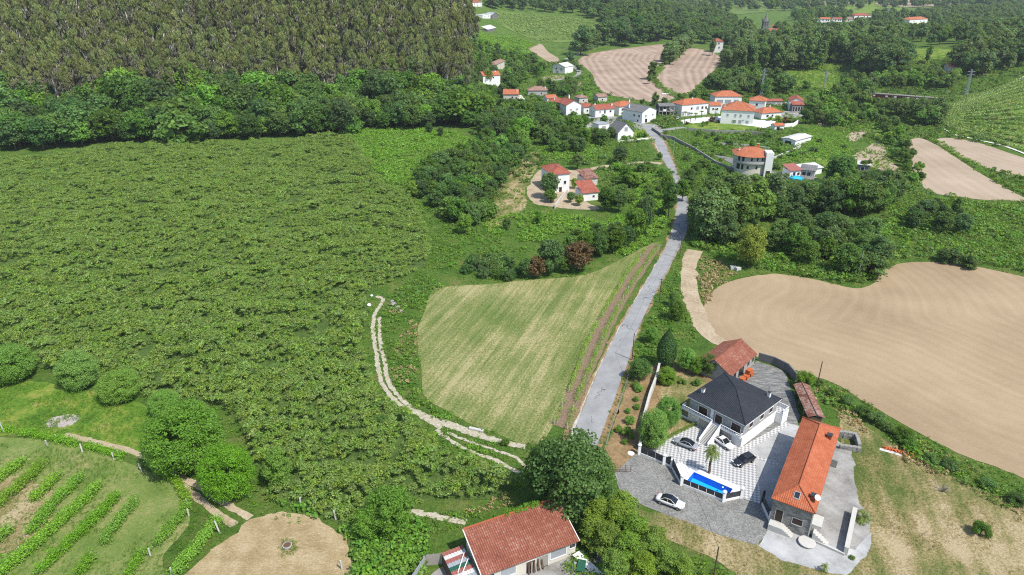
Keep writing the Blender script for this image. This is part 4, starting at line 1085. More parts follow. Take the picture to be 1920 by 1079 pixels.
rough('hedge_bank', [(1740, 262), (1765, 266), (1815, 300), (1865, 328), (1930, 345), (1990, 360), (1990, 395), (1925, 370), (1860, 336), (1800, 300)], 'leaf_bramble', 'dark weedy bank dividing the two bare fields under the vineyard', spacing=1.7, s=(.9, 1.8), seed=50, keep=.2)
rough('hedge_bank', [(1236, 128), (1246, 128), (1230, 148), (1245, 163), (1272, 178), (1285, 190), (1262, 184), (1236, 168), (1220, 150)], 'leaf_bramble', 'green bank dividing the two furrowed fields', spacing=2.6, s=(1.6, 3.0), seed=51)
rough('bramble', [(890, 60), (960, 70), (1010, 85), (985, 95), (1010, 110), (1030, 125), (980, 135), (940, 125), (900, 110)], 'leaf_lime', 'bright green scrub on the slope below the hillside orchard', spacing=3.0, s=(2.2, 4.2), seed=52, keep=.25, hk=1.0)
rough('bramble', [(1090, 140), (1108, 150), (1120, 176), (1150, 190), (1120, 195), (1080, 186), (1095, 165)], 'leaf_lime', 'green bank between village and furrowed field', spacing=2.4, s=(1.4, 2.6), seed=53, keep=.2)
rough('meadow_tufts', [(-40, 716), (100, 722), (220, 745), (286, 775), (292, 850), (200, 835), (100, 818), (-40, 806)], 'leaf_light', 'tall meadow grass tufts between the orchard and the vine rows', 'grass', spacing=.75, s=(.3, .85), seed=54, keep=.34, spike=1, flat=.9, size=.2)
rough('grass_tufts', [(1600, 800), (1700, 850), (1850, 930), (1960, 980), (1960, 1090), (1600, 1090), (1640, 1000), (1612, 940), (1606, 860)], 'leaf_dry', 'short dry tufts on the mown lawn of the stone house', 'grass', spacing=.75, s=(.18, .55), seed=55, keep=.38, spike=1, flat=.9, size=.2)
rough('grass_tufts', [(1190, 950), (1300, 985), (1420, 1030), (1560, 1085), (1400, 1085), (1300, 1040), (1200, 990)], 'leaf_dry', 'dry tufts on the bank below the cobbled apron', 'grass', spacing=.9, s=(.2, .55), seed=56, keep=.35, spike=1, flat=.9, size=.2)
rough('grass_tufts', [(-40, 830), (150, 845), (300, 905), (350, 950), (290, 1085), (-40, 1085)], 'leaf_bramble', 'short green tufts between the near vine rows', 'grass', spacing=.7, s=(.2, .65), seed=57, keep=.4, spike=1, flat=.9, size=.2)
rough('grass_tufts', [(355, 945), (420, 960), (450, 985), (380, 1050), (340, 1090), (280, 1090), (320, 1030)], 'leaf_bramble', 'green grass strip between vine rows and straw circle', 'grass', spacing=.8, s=(.25, .7), seed=58, keep=.2, spike=1, flat=.9, size=.2)
rough('grass_tufts', HAY, 'leaf_dry', 'loose hay wisps lying on the mown hay field', 'grass', spacing=1.2, s=(.12, .3), seed=59, keep=.5, spike=1, flat=.8, size=.25)
rough('roadside_weeds', [(1078, 812), (1130, 690), (1180, 598), (1230, 510), (1250, 466), (1240, 462), (1215, 510), (1160, 600), (1110, 692), (1062, 806)], 'leaf_dry', 'dry weeds along the whitish edge of the road', 'grass', spacing=.8, s=(.2, .6), seed=60, keep=.5, spike=1, flat=.9, size=.2)

AV = [HAYW, BIGW, ORCHW, rp]
OPEN = [catmull(wpoly(q), 3) for q in ([(1130, 880), (1200, 690), (1330, 640), (1500, 700), (1640, 790), (1660, 1090), (1380, 1090), (1150, 950)], [(-80, 700), (300, 760), (450, 950), (660, 1000), (660, 1110), (-80, 1110)], [(785, 1000), (870, 940), (1060, 930), (1140, 1100), (780, 1100)], [(1600, 790), (1700, 838), (1800, 900), (1990, 985), (1990, 1120), (1640, 1120)], [(984, 366), (1004, 320), (1100, 316), (1132, 394), (1040, 392)], [(1288, 466), (1312, 466), (1330, 640), (1300, 620)], [(1034, 800), (1156, 536), (1225, 455), (1250, 458), (1072, 812)])]
rough('wild_grass', None, 'leaf_bramble', 'wild grass and herbs covering the open ground nearby', 'grass', spacing=1.25, s=(.35, .95), seed=101, keep=.3, hk=.1, avoid=AV + OPEN, world=[(-150, 72), (150, 72), (230, 250), (-190, 250)], n=24, flat=.7, size=.3)
rough('wild_grass', None, 'leaf_bramble', 'wild grass and scrub covering the open valley ground', 'grass', spacing=2.7, s=(.9, 2.4), seed=102, keep=.34, hk=.1, avoid=AV + [catmull(wpoly(q), 3) for q in (FA, FB, FC, FD)] + OPEN[4:5] + [wpoly([(1340, 290), (1380, 325), (1560, 345), (1530, 325), (1440, 308)]), wpoly([(1270, 232), (1280, 215), (1470, 215), (1470, 232), (1420, 246), (1290, 246)]), wpoly([(1095, 226), (1190, 228), (1222, 252), (1250, 252), (1225, 230), (1180, 218), (1100, 214)])], world=[(-60, 250), (235, 250), (430, 470), (330, 640), (-10, 640), (-20, 330)], n=24, flat=.7, size=.3)
rough('scrub', None, 'leaf_oak', 'scattered dark green scrub over the valley slopes', 'undergrowth', spacing=5.0, s=(1.6, 4.0), seed=103, keep=.5, hk=.2, avoid=AV + [catmull(wpoly(q), 3) for q in (FA, FB, FC, FD, FE, GREEN)] + OPEN[4:5] + [wpoly([(1340, 290), (1380, 325), (1560, 345), (1530, 325), (1440, 308)]), wpoly([(1270, 232), (1280, 205), (1470, 200), (1510, 205), (1470, 232), (1420, 246), (1290, 246)]), wpoly([(1095, 226), (1190, 228), (1190, 266), (1222, 252), (1250, 252), (1225, 230), (1180, 218), (1100, 214)])], world=[(-60, 262), (235, 250), (430, 470), (330, 700), (-10, 700), (-20, 330)], n=40, flat=.75, size=.3)
# ------------------------------------------------------------------ eucalyptus plantation on the hill
def euc_wood():
    r = np.random.default_rng(8)
    edge = lambda x: 330 + (x + 248) * .25
    xs, ys = [], []
    X, Y = fill(world=[(-420, edge(-420) + 46), (-28, edge(-28) + 46), (-24, 410), (-32, 440), (-25, 480), (-34, 530), (-28, 580), (-36, 640), (-560, 640), (-560, 460)], spacing=5.2, rng=r, jit=.42)
    d = Y - edge(X)
    k = r.uniform(0, 1, len(X)) < np.clip(1.15 - d / 420, .4, 1)
    X, Y, d = X[k], Y[k], d[k]
    # in view?
    vis = (np.abs(X / (Y * .906)) < .80)
    X, Y, d = X[vis], Y[vis], d[vis]
    o = np.argsort(d + r.uniform(0, 20, len(d)))
    for j, i in enumerate(o[:300]):
        H = r.uniform(19, 31)
        plant('euc', 'mid', 'leaf_euc', X[i], Y[i], H, r.uniform(.9, 1.25), 'eucalyptus_tree', ('shorter' if H < 23 else ('very tall' if H > 27 else 'tall')) + ' slender eucalyptus with bare pale trunk ' + ('at the front edge of' if d[i] < 58 else 'deep inside') + ' the hillside plantation', 'tree', 'eucalyptus plantation on the hillside', 'pale_bark', lean=.05)
    rest = o[300:]
    c = bpy.data.collections.new('library_eucalyptus')
    for v in range(5):
        c.objects.link(bpy.data.objects.new('eucalyptus', proto('euc', 'far', 'leaf_euc', v, 'pale_bark')[0]))
    q = np.stack([X[rest], Y[rest], hgt(X[rest], Y[rest])], 1)
    s = r.uniform(19, 31, len(rest))
    grow('eucalyptus_forest', c, q, s * r.uniform(.9, 1.25, len(rest)), 'deep grey-green eucalyptus forest covering the upper hillside', 'forest', r, s, 5)
    return len(rest)
LOD['far'] = (.22, 2.3)
euc_wood()
for k in [k for k in PROTO if k[0] == 'euc' and k[1] == 'far']: pass
LOD['far'] = (.15, 2.7)

LEAFCOL = {'leaf_oak': 'mid-green', 'leaf_dark': 'dark-green', 'leaf_light': 'bright-green', 'leaf_poplar': 'grey-green', 'leaf_yellow': 'yellow-green'}
SHAPE = {'tall': 'narrow', 'poplar': 'columnar', 'bush': 'squat', 'low': 'spreading'}
def wood(px, spacing, mix, label, group, name, H, lod='mid', seed=1, cat='tree', wide=(.85, 1.2), avoid=(), world=None):
    """individual trees inside an outline; mix: list of (kind, leaf, weight)"""
    r = np.random.default_rng(seed)
    X, Y = fill(px, spacing, r, avoid=avoid, world=world)
    wt = np.array([m[2] for m in mix], float); wt /= wt.sum()
    for x, y in zip(X, Y):
        m = mix[r.choice(len(mix), p=wt)]; H1 = r.uniform(*H); wd = r.uniform(*wide); H2 = clear_height(float(x), float(y), H1, H1 * .4 * wd)
        if H2 < 2.2: continue
        t = (H1 - H[0]) / (H[1] - H[0]); size = 'small' if t < .33 else ('tall' if t > .67 else 'medium-sized')
        lab = ' '.join(w for w in label.split() if w not in ('dark', 'green', 'tall', 'low', 'small', 'young', 'mixed'))
        plant(m[0], lod, m[1], float(x), float(y), H2, wd, m[3] if len(m) > 3 else name, f'{size} {LEAFCOL.get(m[1], "green")} {SHAPE.get(m[0], "")} {lab}'.replace('  ', ' '), cat, group)
    return len(X)

N = {}
LABB = 'leafy broadleaf tree in the belt along the foot of the eucalyptus hill'
_e = lambda x: 330 + (x + 248) * .25
for nm, lo, hi, sp, mixx, HH, sd in (('belt', -5, 22, 9.5, [('broad', 'leaf_oak', 5), ('broad', 'leaf_dark', 2.5), ('broad', 'leaf_light', 1.5), ('bush', 'leaf_oak', 1)], (10, 21), 61), ('belt2', 24, 60, 10.5, [('broad', 'leaf_oak', 5), ('tall', 'leaf_oak', 2), ('broad', 'leaf_light', 1.2), ('broad', 'leaf_dark', 1)], (12, 27), 62)):
    N[nm] = wood(None, sp, mixx, LABB, 'broadleaf belt at the forest foot', 'chestnut_tree', HH, seed=sd, wide=(.9, 1.25), world=[(-300, _e(-300) + lo), (-24, _e(-24) + lo), (-20, _e(-20) + hi), (-320, _e(-320) + hi)])  # mixed broadleaf trees, species not identified
N['flank'] = wood([(866, 236), (905, 262), (960, 275), (1010, 268), (1040, 250), (1035, 235), (1000, 222), (985, 205), (955, 195), (930, 175), (900, 160), (872, 175)], 7.5, [('broad', 'leaf_oak', 5), ('broad', 'leaf_dark', 2), ('tall', 'leaf_oak', 1.5), ('broad', 'leaf_light', 1.4)], 'dense green tree on the slope beneath the left village houses', 'woodland on the slope below the village', 'oak_tree', (8, 13), seed=63)  # same mixed broadleaf stock as the belt, no species meant
N['flank2'] = wood([(868, 168), (900, 150), (898, 120), (885, 80), (864, 60)], 9, [('broad', 'leaf_oak', 3), ('broad', 'leaf_light', 1.5), ('broad', 'leaf_dark', 1)], 'bushy green tree right beside the eucalyptus hill crest', 'trees beside the hill crest', 'leafy_tree', (9, 13), seed=64)  # generic broadleaf crowns, no particular species
N['mid'] = wood([(770, 362), (800, 388), (850, 418), (888, 428), (910, 412), (930, 372), (950, 338), (975, 306), (1005, 276), (985, 268), (930, 262), (900, 272), (860, 300), (815, 318), (790, 340)], 6.2, [('broad', 'leaf_oak', 5), ('broad', 'leaf_dark', 2), ('tall', 'leaf_oak', 2), ('broad', 'leaf_light', 1), ('bush', 'leaf_oak', 1)], 'young dense tree in the thicket between orchard and small farmhouse', 'thicket between orchard and farmhouse', 'broadleaf_tree', (6.0, 10), seed=65)  # generic broadleaf trees of no known species, also in the belts below
N['right'] = wood([(1300, 430), (1340, 405), (1420, 378), (1470, 352), (1560, 350), (1640, 360), (1690, 380), (1650, 410), (1560, 405), (1480, 412), (1420, 440), (1400, 462), (1345, 462), (1305, 455)], 6.8, [('broad', 'leaf_dark', 4), ('broad', 'leaf_oak', 4), ('tall', 'leaf_oak', 2), ('tall', 'leaf_light', .6)], 'dense dark tree in the belt between round villa and ploughed field', 'tree belt below the round villa', 'broadleaf_tree', (9, 14.5), seed=66)
N['right2'] = wood([(1420, 470), (1470, 452), (1560, 445), (1630, 450), (1652, 480), (1640, 515), (1600, 522), (1540, 508), (1470, 488)], 6.2, [('broad', 'leaf_dark', 4), ('broad', 'leaf_oak', 4), ('bush', 'leaf_oak', 1)], 'dark young tree in the grove at the corner of the ploughed field', 'grove at the ploughed field corner', 'leafy_tree', (7, 11), seed=67)
# tall light poplars by the road
for px, py, H, leaf in ((1322, 455, 13, 'leaf_poplar'), (1345, 448, 14, 'leaf_poplar'), (1370, 440, 13.5, 'leaf_oak'), (1330, 420, 13, 'leaf_poplar'), (1385, 415, 14, 'leaf_poplar'), (1358, 400, 13, 'leaf_oak'), (1415, 425, 13, 'leaf_light'), (1440, 412, 14, 'leaf_poplar'), (1462, 405, 13, 'leaf_poplar'), (1408, 385, 13, 'leaf_oak'), (1440, 378, 12, 'leaf_light'), (1312, 435, 12, 'leaf_oak'), (1395, 452, 12, 'leaf_oak'), (1350, 370, 9, 'leaf_oak'), (1375, 365, 10, 'leaf_oak'), (1340, 388, 11, 'leaf_poplar')):
    pp = P(px, py); plant('tall', 'mid', leaf, pp.x, pp.y, clear_height(pp.x, pp.y, H * 1.35, 3), wide=1.15, name='poplar_tree', label='tall upright poplar in the belt beside the road bend', cat='tree', group='upright poplars by the road bend')
plant_px('broad', 'near', 'leaf_yellow', 1402, 502, 14, wide=.85, name='lime_tree', label='tall yellow-green tree standing out of the thicket by the tractor track', cat='tree')
# trees around the small farmhouse and along the road
for px, py, H, wd, leaf, lab in (
    (1030, 372, 8.5, .95, 'leaf_dark', 'dark round tree against the white wall of the small farmhouse'), (1032, 380, 4.2, 1.2, 'leaf_oak', 'low grey-green bush at the corner of the farmhouse garden wall'),
    (1077, 354, 3.6, .9, 'leaf_light', 'small bright tree beside the farmhouse steps'), (1070, 380, 3.4, 1.0, 'leaf_oak', 'small round shrub below the farmhouse yard'), (1086, 386, 3.6, 1.0, 'leaf_yellow', 'small yellow-green citrus shrub below the farmhouse yard'),
    (1138, 396, 7.5, 1.0, 'leaf_oak', 'leafy tree in front of the white-walled farm shed'), (1160, 398, 7, .95, 'leaf_dark', 'dark tree below the farm sheds'), (1082, 318, 6.0, .9, 'leaf_oak', 'leafy tree behind the small farmhouse'),
    (1162, 310, 7.2, 1.05, 'leaf_dark', 'dark round tree beside the sandy farm drive'), (1172, 345, 6.5, 1.0, 'leaf_oak', 'broad tree right of the farm sheds'), (1190, 352, 5.5, 1.1, 'leaf_bramble', 'bushy green tree between the farm sheds and the road'),
    (1253, 408, 11, .5, 'leaf_dark', 'narrow dark tree hugging the road edge'), (1249, 378, 9, .6, 'leaf_oak', 'ivy-clad tree on the roadside above the bend'), (1210, 442, 12, .45, 'leaf_dark', 'tall narrow dark tree above the hay field corner'),
    (1188, 452, 9.5, .85, 'leaf_oak', 'big round tree at the top corner of the hay field'), (1150, 475, 8, .85, 'leaf_oak', 'rounded tree in the hedge above the hay field'), (1125, 482, 6.5, .9, 'leaf_dark', 'dark shrub tree in the hedge above the hay field'),
    (1030, 516, 9.5, .85, 'leaf_dark', 'tall dark-green tree in the hedge left of the red-leaved tree'), (1058, 512, 4.2, 1.0, 'leaf_oak', 'small green shrub in front of the red-leaved tree'), (985, 522, 5.0, .9, 'leaf_dark', 'dark bush at the hedge end above the hay field'),
    (1236, 300, 3.0, 1.0, 'leaf_oak', 'small shrub at the farm drive gate post'), (805, 252, 5, .9, 'leaf_dark', 'round olive-green bush standing alone in the bright bracken'), (826, 258, 4.6, .9, 'leaf_dark', 'second round bush standing alone in the bright bracken'),
    (872, 440, 6, .9, 'leaf_light', 'pale green tree at the lower tip of the thicket'), (775, 372, 6, 1.0, 'leaf_bramble', 'bushy tree at the orchard corner'), (950, 432, 3.6, .9, 'leaf_oak', 'young tree on the terraces under the farmhouse yard'), (1010, 420, 4.2, .7, 'leaf_light', 'slim young tree on the green slope under the farmhouse yard'),
    (1278, 378, 7.5, .8, 'leaf_oak', 'leafy tree across the road from the ivy-clad tree'), (1290, 352, 6.5, 1.0, 'leaf_dark', 'dark tree in the grass between road and garden wall'), (1302, 332, 5, .9, 'leaf_oak', 'round bush in the grass between road and garden wall')):
    plant_px('broad', 'mid', leaf, px, py, H * 1.25, wide=wd, name='garden_tree', label=lab, cat='tree')
plant_px('broad', 'mid', 'leaf_red', 1085, 508, 9.5, wide=1.25, name='plum_tree', label='red-brown leaved tree in the hedge above the hay field', cat='tree')
plant_px('broad', 'mid', 'leaf_red', 1005, 522, 7, wide=1.0, name='plum_tree', label='smaller brownish tree in the hedge beside the tall dark-green tree', cat='tree')
wood([(868, 500), (900, 490), (960, 492), (985, 508), (975, 524), (900, 530), (872, 522)], 4.2, [('low', 'leaf_oak', 1), ('bush', 'leaf_dark', 1)], 'low dark hedge bush above the left corner of the hay field', 'hedge above the hay field', 'hedge_bush', (2.6, 3.6), seed=68, cat='bush')
wood([(1095, 480), (1170, 470), (1180, 455), (1100, 455), (1030, 480), (1040, 500)], 5.0, [('broad', 'leaf_oak', 1), ('broad', 'leaf_dark', 1)], 'mixed green tree in the tall hedge behind the hay field', 'tall hedge behind the hay field', 'hedge_tree', (5, 8), seed=69)
wood([(1690, 425), (1740, 395), (1790, 400), (1830, 430), (1815, 450), (1720, 452)], 8, [('broad', 'leaf_dark', 2), ('tall', 'leaf_dark', 1)], 'dark tree standing in the green thicket by the large field', 'trees in the green thicket', 'oak_tree', (6, 9), seed=70)
wood([(1770, 492), (1840, 492), (1830, 505), (1780, 502)], 5, [('bush', 'leaf_dark', 1)], 'dark bush at the thicket edge above the large field', 'bushes at the thicket edge', 'edge_bush', (3.5, 5), seed=71, cat='bush')
N['slope'] = wood([(1000, 264), (1020, 247), (1060, 252), (1110, 258), (1134, 276), (1095, 290), (1040, 286)], 8, [('broad', 'leaf_oak', 3), ('broad', 'leaf_light', 1), ('broad', 'leaf_dark', 1)], 'leafy tree on the green slope between tall white gable and farmhouse', 'trees above the farmhouse', 'slope_tree', (6, 10), seed=72)
N['scrub'] = wood([(1150, 318), (1240, 316), (1250, 350), (1240, 430), (1200, 436), (1180, 385), (1160, 350)], 9, [('bush', 'leaf_oak', 2), ('bush', 'leaf_light', 1), ('broad', 'leaf_oak', 1)], 'rounded bush on the slope between farm sheds and road', 'bushes between farm and road', 'slope_bush', (2.6, 5), seed=73, cat='bush')
N['scrub2'] = wood([(1270, 285), (1330, 315), (1360, 330), (1330, 365), (1296, 352)], 10, [('bush', 'leaf_oak', 2), ('broad', 'leaf_oak', 1)], 'bush in the tall grass between road and garden wall', 'bushes between road and garden wall', 'grass_bush', (2.4, 5), seed=74, cat='bush')
N['terr'] = wood([(1300, 256), (1420, 258), (1500, 258), (1560, 262), (1600, 290), (1540, 292), (1460, 300), (1440, 285), (1360, 280)], 10, [('bush', 'leaf_oak', 2), ('bush', 'leaf_light', 1), ('broad', 'leaf_oak', .6)], 'bushy shrub on the terraces between mansion and round villa', 'terrace shrubs below the mansion', 'terrace_shrub', (1.6, 3.6), seed=75, cat='bush')
N['road'] = wood([(1545, 185), (1600, 190), (1660, 215), (1700, 250), (1680, 262), (1600, 235), (1560, 245), (1540, 235)], 10, [('broad', 'leaf_oak', 2), ('tall', 'leaf_oak', 1), ('bush', 'leaf_light', 1)], 'leafy tree on the terraces below the railcar grove', 'trees below the railcar grove', 'terrace_tree', (4, 8), 'far', seed=76)
# near trees, lower left
for kind, leaf, px, py, H, wd, nm, lab in (
    ('round', 'leaf_round', 356, 872, 12.0, 1.16, 'camphor_tree', 'largest round bright-green tree beside the vineyard track'), ('round', 'leaf_round', 434, 930, 10.0, .88, 'camphor_tree', 'smaller round dense tree beside the largest one at the track bend'),
    ('round', 'leaf_kiwi', 28, 712, 8.0, 1.2, 'fig_tree', 'broad-leaved fruit tree at the end of the meadow edge row'), ('round', 'leaf_kiwi', 154, 726, 8.4, .95, 'fig_tree', 'tall domed fruit tree between two wider ones on the meadow edge'), ('round', 'leaf_kiwi', 230, 748, 6.3, 1.35, 'fig_tree', 'low spreading fruit tree at the meadow corner'), ('round', 'leaf_kiwi', 312, 775, 5.0, 1.2, 'fig_tree', 'lowest fruit tree beside the largest round tree'),
    ('tall', 'leaf_light', 525, 910, 8.0, 1.1, 'young_tree', 'light green young tree right of the smaller round tree'), ('broad', 'leaf_light', 735, 1000, 9.5, .95, 'hazel_tree', 'light green tree at the thicket behind the old house'), ('broad', 'leaf_light', 690, 1010, 6.0, .9, 'hazel_tree', 'lower light green tree in the thicket by the straw circle'),
    ('broad', 'leaf_oak', 1066, 970, 16.5, .95, 'oak_tree', 'large dark-green oak between the old house and the cobbled apron'), ('broad', 'leaf_oak', 1022, 935, 11.5, .9, 'oak_tree', 'dark-green oak at the foot of the brown vine strip'), ('broad', 'leaf_oak', 1112, 960, 11.5, .85, 'oak_tree', 'dark-green oak beside the rusty gate')):
    plant_px(kind, 'near', leaf, px, py, H, wide=wd, name=nm, label=lab, cat='tree')
for i, (px, py, H) in enumerate(((1118, 1000, 7.5), (1150, 1010, 7.8), (1185, 1030, 7.5), (1135, 1045, 7), (1170, 1065, 7.2), (1215, 1062, 6.2), (1245, 1075, 5.4), (1110, 1025, 6.5), (1200, 1090, 6.0), (1150, 1090, 6.5), (1275, 1085, 5.0), (1225, 1040, 6.0), (1165, 985, 7.0))):
    plant_px('tall', 'near', 'leaf_bamboo', px, py, H * .95, wide=1.3, name='bamboo_clump', label='yellow-green feathery bamboo clump between old house and dry bank', cat='bamboo', group='bamboo by the old house')
# villa garden
for kind, leaf, px, py, H, wd, nm, lab, cat in (
    ('cypress', 'leaf_cypress', 1247, 688, 9.6, .9, 'cypress_tree', 'dark conical cypress at the head of the white garden wall', 'tree'), ('round', 'leaf_round', 1249, 720, 4.0, 1.0, 'clipped_bush', 'clipped round bush in the villa garden', 'bush'),
    ('round', 'leaf_kiwi', 1222, 838, 8.2, .68, 'laurel_bush', 'large glossy laurel bush behind the fence end', 'bush'), ('round', 'leaf_bramble', 1250, 800, 6.6, .75, 'laurel_bush', 'second laurel bush beside the villa lawn', 'bush'),
    ('broad', 'leaf_light', 1286, 696, 5.8, .95, 'citrus_tree', 'bright citrus tree beside the cypress', 'tree'), ('broad', 'leaf_oak', 1328, 704, 5.2, 1.1, 'citrus_tree', 'dark citrus tree against the old barn', 'tree'), ('broad', 'leaf_light', 1304, 704, 4.4, .9, 'citrus_tree', 'small pale citrus tree between the bright and the dark one', 'tree'),
    ('broad', 'leaf_oak', 1200, 712, 5.2, 1.25, 'roadside_bush', 'dark bush on the road side of the white garden wall', 'bush'), ('broad', 'leaf_light', 1221, 644, 4.6, .95, 'roadside_bush', 'bright green bush on the weedy bank by the road', 'bush'), ('broad', 'leaf_oak', 1268, 602, 6.2, .9, 'roadside_bush', 'bushy tree on the weedy bank below the tractor track', 'bush'), ('broad', 'leaf_bramble', 1262, 575, 4.6, .9, 'roadside_bush', 'upper bushy tree on the weedy bank by the tractor track', 'bush'),
    ('broad', 'leaf_light', 1506, 728, 4.2, 1.2, 'walnut_tree', 'light green tree over the corner of the concrete yard', 'tree'), ('bush', 'leaf_oak', 1838, 1004, 2.6, .85, 'lone_bush', 'single round bush casting a shadow on the dry lawn', 'bush'), ('bush', 'leaf_oak', 1306, 722, 1.6, 1.0, 'small_shrub', 'small shrub on the villa lawn', 'bush'), ('bush', 'leaf_light', 1280, 720, 1.3, 1.0, 'small_shrub', 'tiny shrub between clipped bush and citrus trees', 'bush'), ('bush', 'leaf_light', 1597, 1048, .7, 1.0, 'small_shrub', 'tiny weed tuft at the edge of the pale forecourt', 'bush'),
    ('bush', 'leaf_oak', 716, 798, 2.5, 1.0, 'path_bush', 'dark bush beside the orchard path bend', 'bush'), ('bush', 'leaf_oak', 948, 834, 1.4, 1.0, 'path_bush', 'small grey bush at the lower tip of the hay field', 'bush')):
    plant_px(kind, 'near', leaf, px, py, H, wide=wd, name=nm, label=lab, cat=cat)
for px, py, H in ((1197, 735, 1.6), (1193, 752, 1.1), (1194, 768, 1.2), (1177, 775, 1.1), (1180, 795, 1.7), (1178, 818, 2.0), (1160, 810, 1.4), (1172, 832, 1.1), (1190, 726, 1.5)):
    plant_px('bush', 'near', 'leaf_light', px, py, H, wide=1.0, name='garden_shrub', label='small green shrub in the brown bed between road and villa', cat='bush', group='shrubs in the brown garden bed')
for px, py, H in ((1562, 742, 1.8), (1590, 760, 2.0), (1618, 778, 2.0), (1640, 792, 2.4), (1690, 826, 2.6), (1700, 838, 2.2), (1745, 868, 2.0), (1780, 878, 2.2), (1850, 915, 1.8), (1535, 722, 1.6), (1905, 945, 2.0), (1660, 806, 1.8)):
    plant_px('bush', 'near', 'leaf_oak', px, py, H, wide=1.2, name='bank_shrub', label='green shrub on the bank of the large ploughed field', cat='bush', group='shrubs along the ploughed field bank')
# a low clipped hedge between lawn and paving
hb = [P(1228, 838), P(1262, 818), P(1306, 796)]
def hedge():
    r = np.random.default_rng(77); o = empty('clipped_hedge', hb[0])
    tag(o, 'low clipped hedge between villa lawn and chequered paving', 'hedge')
    C = []
    for a, b in zip(hb[:-1], hb[1:]):
        n = max(2, int((b - a).length / .35))
        for k in range(n): C.append(list((a + (b - a) * (k / n)) - hb[0] + Vector((0, 0, .35))))
    L, Nn = clump_leaves(r, C, np.full(len(C), .42), 60, (1, 1, 1))
    me = quads_mesh('foliage', L, Nn, np.full(len(L), .14), [M['leaf_light']], r)
    c = bpy.data.objects.new('foliage', me); COL.objects.link(c); c.parent = o
    b = MB()
    for q in C[::4]: b.tube([(q[0], q[1], 0), (q[0], q[1], .4)], .03, 5)
    b.build('stems', M['bark'], o)
hedge()

# ------------------------------------------------------------------ far woods
PL = [('poplar', 'leaf_poplar', 4), ('tall', 'leaf_poplar', 2)]
N['pop1'] = wood([(1350, 128), (1362, 98), (1440, 96), (1520, 98), (1585, 112), (1540, 134), (1480, 138), (1420, 142), (1380, 140)], 9.5, PL, 'tall dense poplar in the grove below the church', 'poplar grove below the church', 'poplar_tree', (20, 31), 'far', 81, wide=(.75, 1.15))
N['pop2'] = wood([(1590, 130), (1600, 96), (1670, 92), (1690, 130), (1680, 150), (1620, 146)], 11, [('broad', 'leaf_dark', 1), ('tall', 'leaf_poplar', 3)], 'tall dark tree in the grove between the two meadows', 'grove between the meadows', 'grove_tree', (17, 26), 'far', 82)
N['pop3'] = wood([(1790, 140), (1800, 100), (1880, 80), (1940, 60), (1990, 90), (1900, 130), (1850, 145)], 12, [('broad', 'leaf_dark', 2), ('tall', 'leaf_poplar', 2)], 'tall tree in the wood above the hillside vineyard', 'wood above the hillside vineyard', 'grove_tree', (15, 22), 'far', 83)
N['pop4'] = wood([(1560, 176), (1630, 168), (1640, 182), (1760, 190), (1760, 245), (1700, 232), (1640, 205), (1570, 200)], 9, [('broad', 'leaf_oak', 2), ('tall', 'leaf_poplar', 2), ('broad', 'leaf_dark', 1)], 'green tree in the grove in front of the railcar', 'grove in front of the railcar', 'grove_tree', (9, 14), 'far', 84)
N['pop5'] = wood([(1630, 160), (1700, 145), (1790, 150), (1810, 168), (1760, 170), (1640, 168)], 9, [('broad', 'leaf_oak', 2), ('broad', 'leaf_light', 1)], 'green tree in the row behind the railcar', 'tree row behind the railcar', 'grove_tree', (8, 12), 'far', 85)
N['pop6'] = wood([(1300, 190), (1330, 160), (1400, 150), (1470, 160), (1475, 180), (1420, 182), (1390, 178), (1340, 192)], 10, [('broad', 'leaf_oak', 2), ('broad', 'leaf_dark', 1.5), ('tall', 'leaf_poplar', 1.5)], 'green tree behind the mansion roofs', 'trees behind the mansion', 'grove_tree', (9, 14), 'far', 86)
N['pop7'] = wood([(1505, 200), (1530, 225), (1520, 245), (1555, 240), (1600, 225), (1600, 205), (1540, 195)], 9, [('broad', 'leaf_oak', 2), ('broad', 'leaf_light', 1)], 'leafy tree right of the red-roofed house with a dark veranda', 'trees right of the veranda house', 'grove_tree', (7, 10), 'far', 87)
N['pop8'] = wood([(1660, 250), (1690, 252), (1710, 300), (1735, 355), (1715, 352), (1680, 310), (1662, 280)], 7, [('broad', 'leaf_oak', 2), ('broad', 'leaf_light', 1)], 'leafy tree in the hedge beside the bare beige field', 'hedge trees beside the beige field', 'hedge_tree', (4, 7), 'far', 88)
N['row'] = wood([(1240, 122), (1262, 108), (1284, 92), (1292, 84), (1300, 88), (1280, 104), (1260, 118), (1246, 130)], 8, PL, 'slender poplar in the row splitting the two furrowed fields', 'poplar row between the furrowed fields', 'poplar_tree', (15, 20), 'far', 89, wide=(1.2, 1.6))
N['edge'] = wood([(1085, 108), (1100, 98), (1140, 90), (1200, 84), (1240, 78), (1240, 70), (1180, 76), (1120, 86), (1090, 96)], 13, [('tall', 'leaf_dark', 2), ('poplar', 'leaf_dark', 2), ('broad', 'leaf_dark', 1)], 'tall dark tree along the far edge of the furrowed field', 'trees along the far edge of the furrowed field', 'poplar_tree', (18, 28), 'far', 90, wide=(1.0, 1.5))
N['hill'] = wood([(905, 165), (940, 185), (990, 160), (1020, 140), (1000, 118), (950, 100), (900, 90), (892, 130)], 11, [('broad', 'leaf_oak', 3), ('tall', 'leaf_light', 1), ('broad', 'leaf_light', 1.2), ('broad', 'leaf_dark', 1)], 'leafy tree on the slope around the upper left houses', 'trees around the upper left houses', 'slope_tree', (7, 11), 'far', 91)
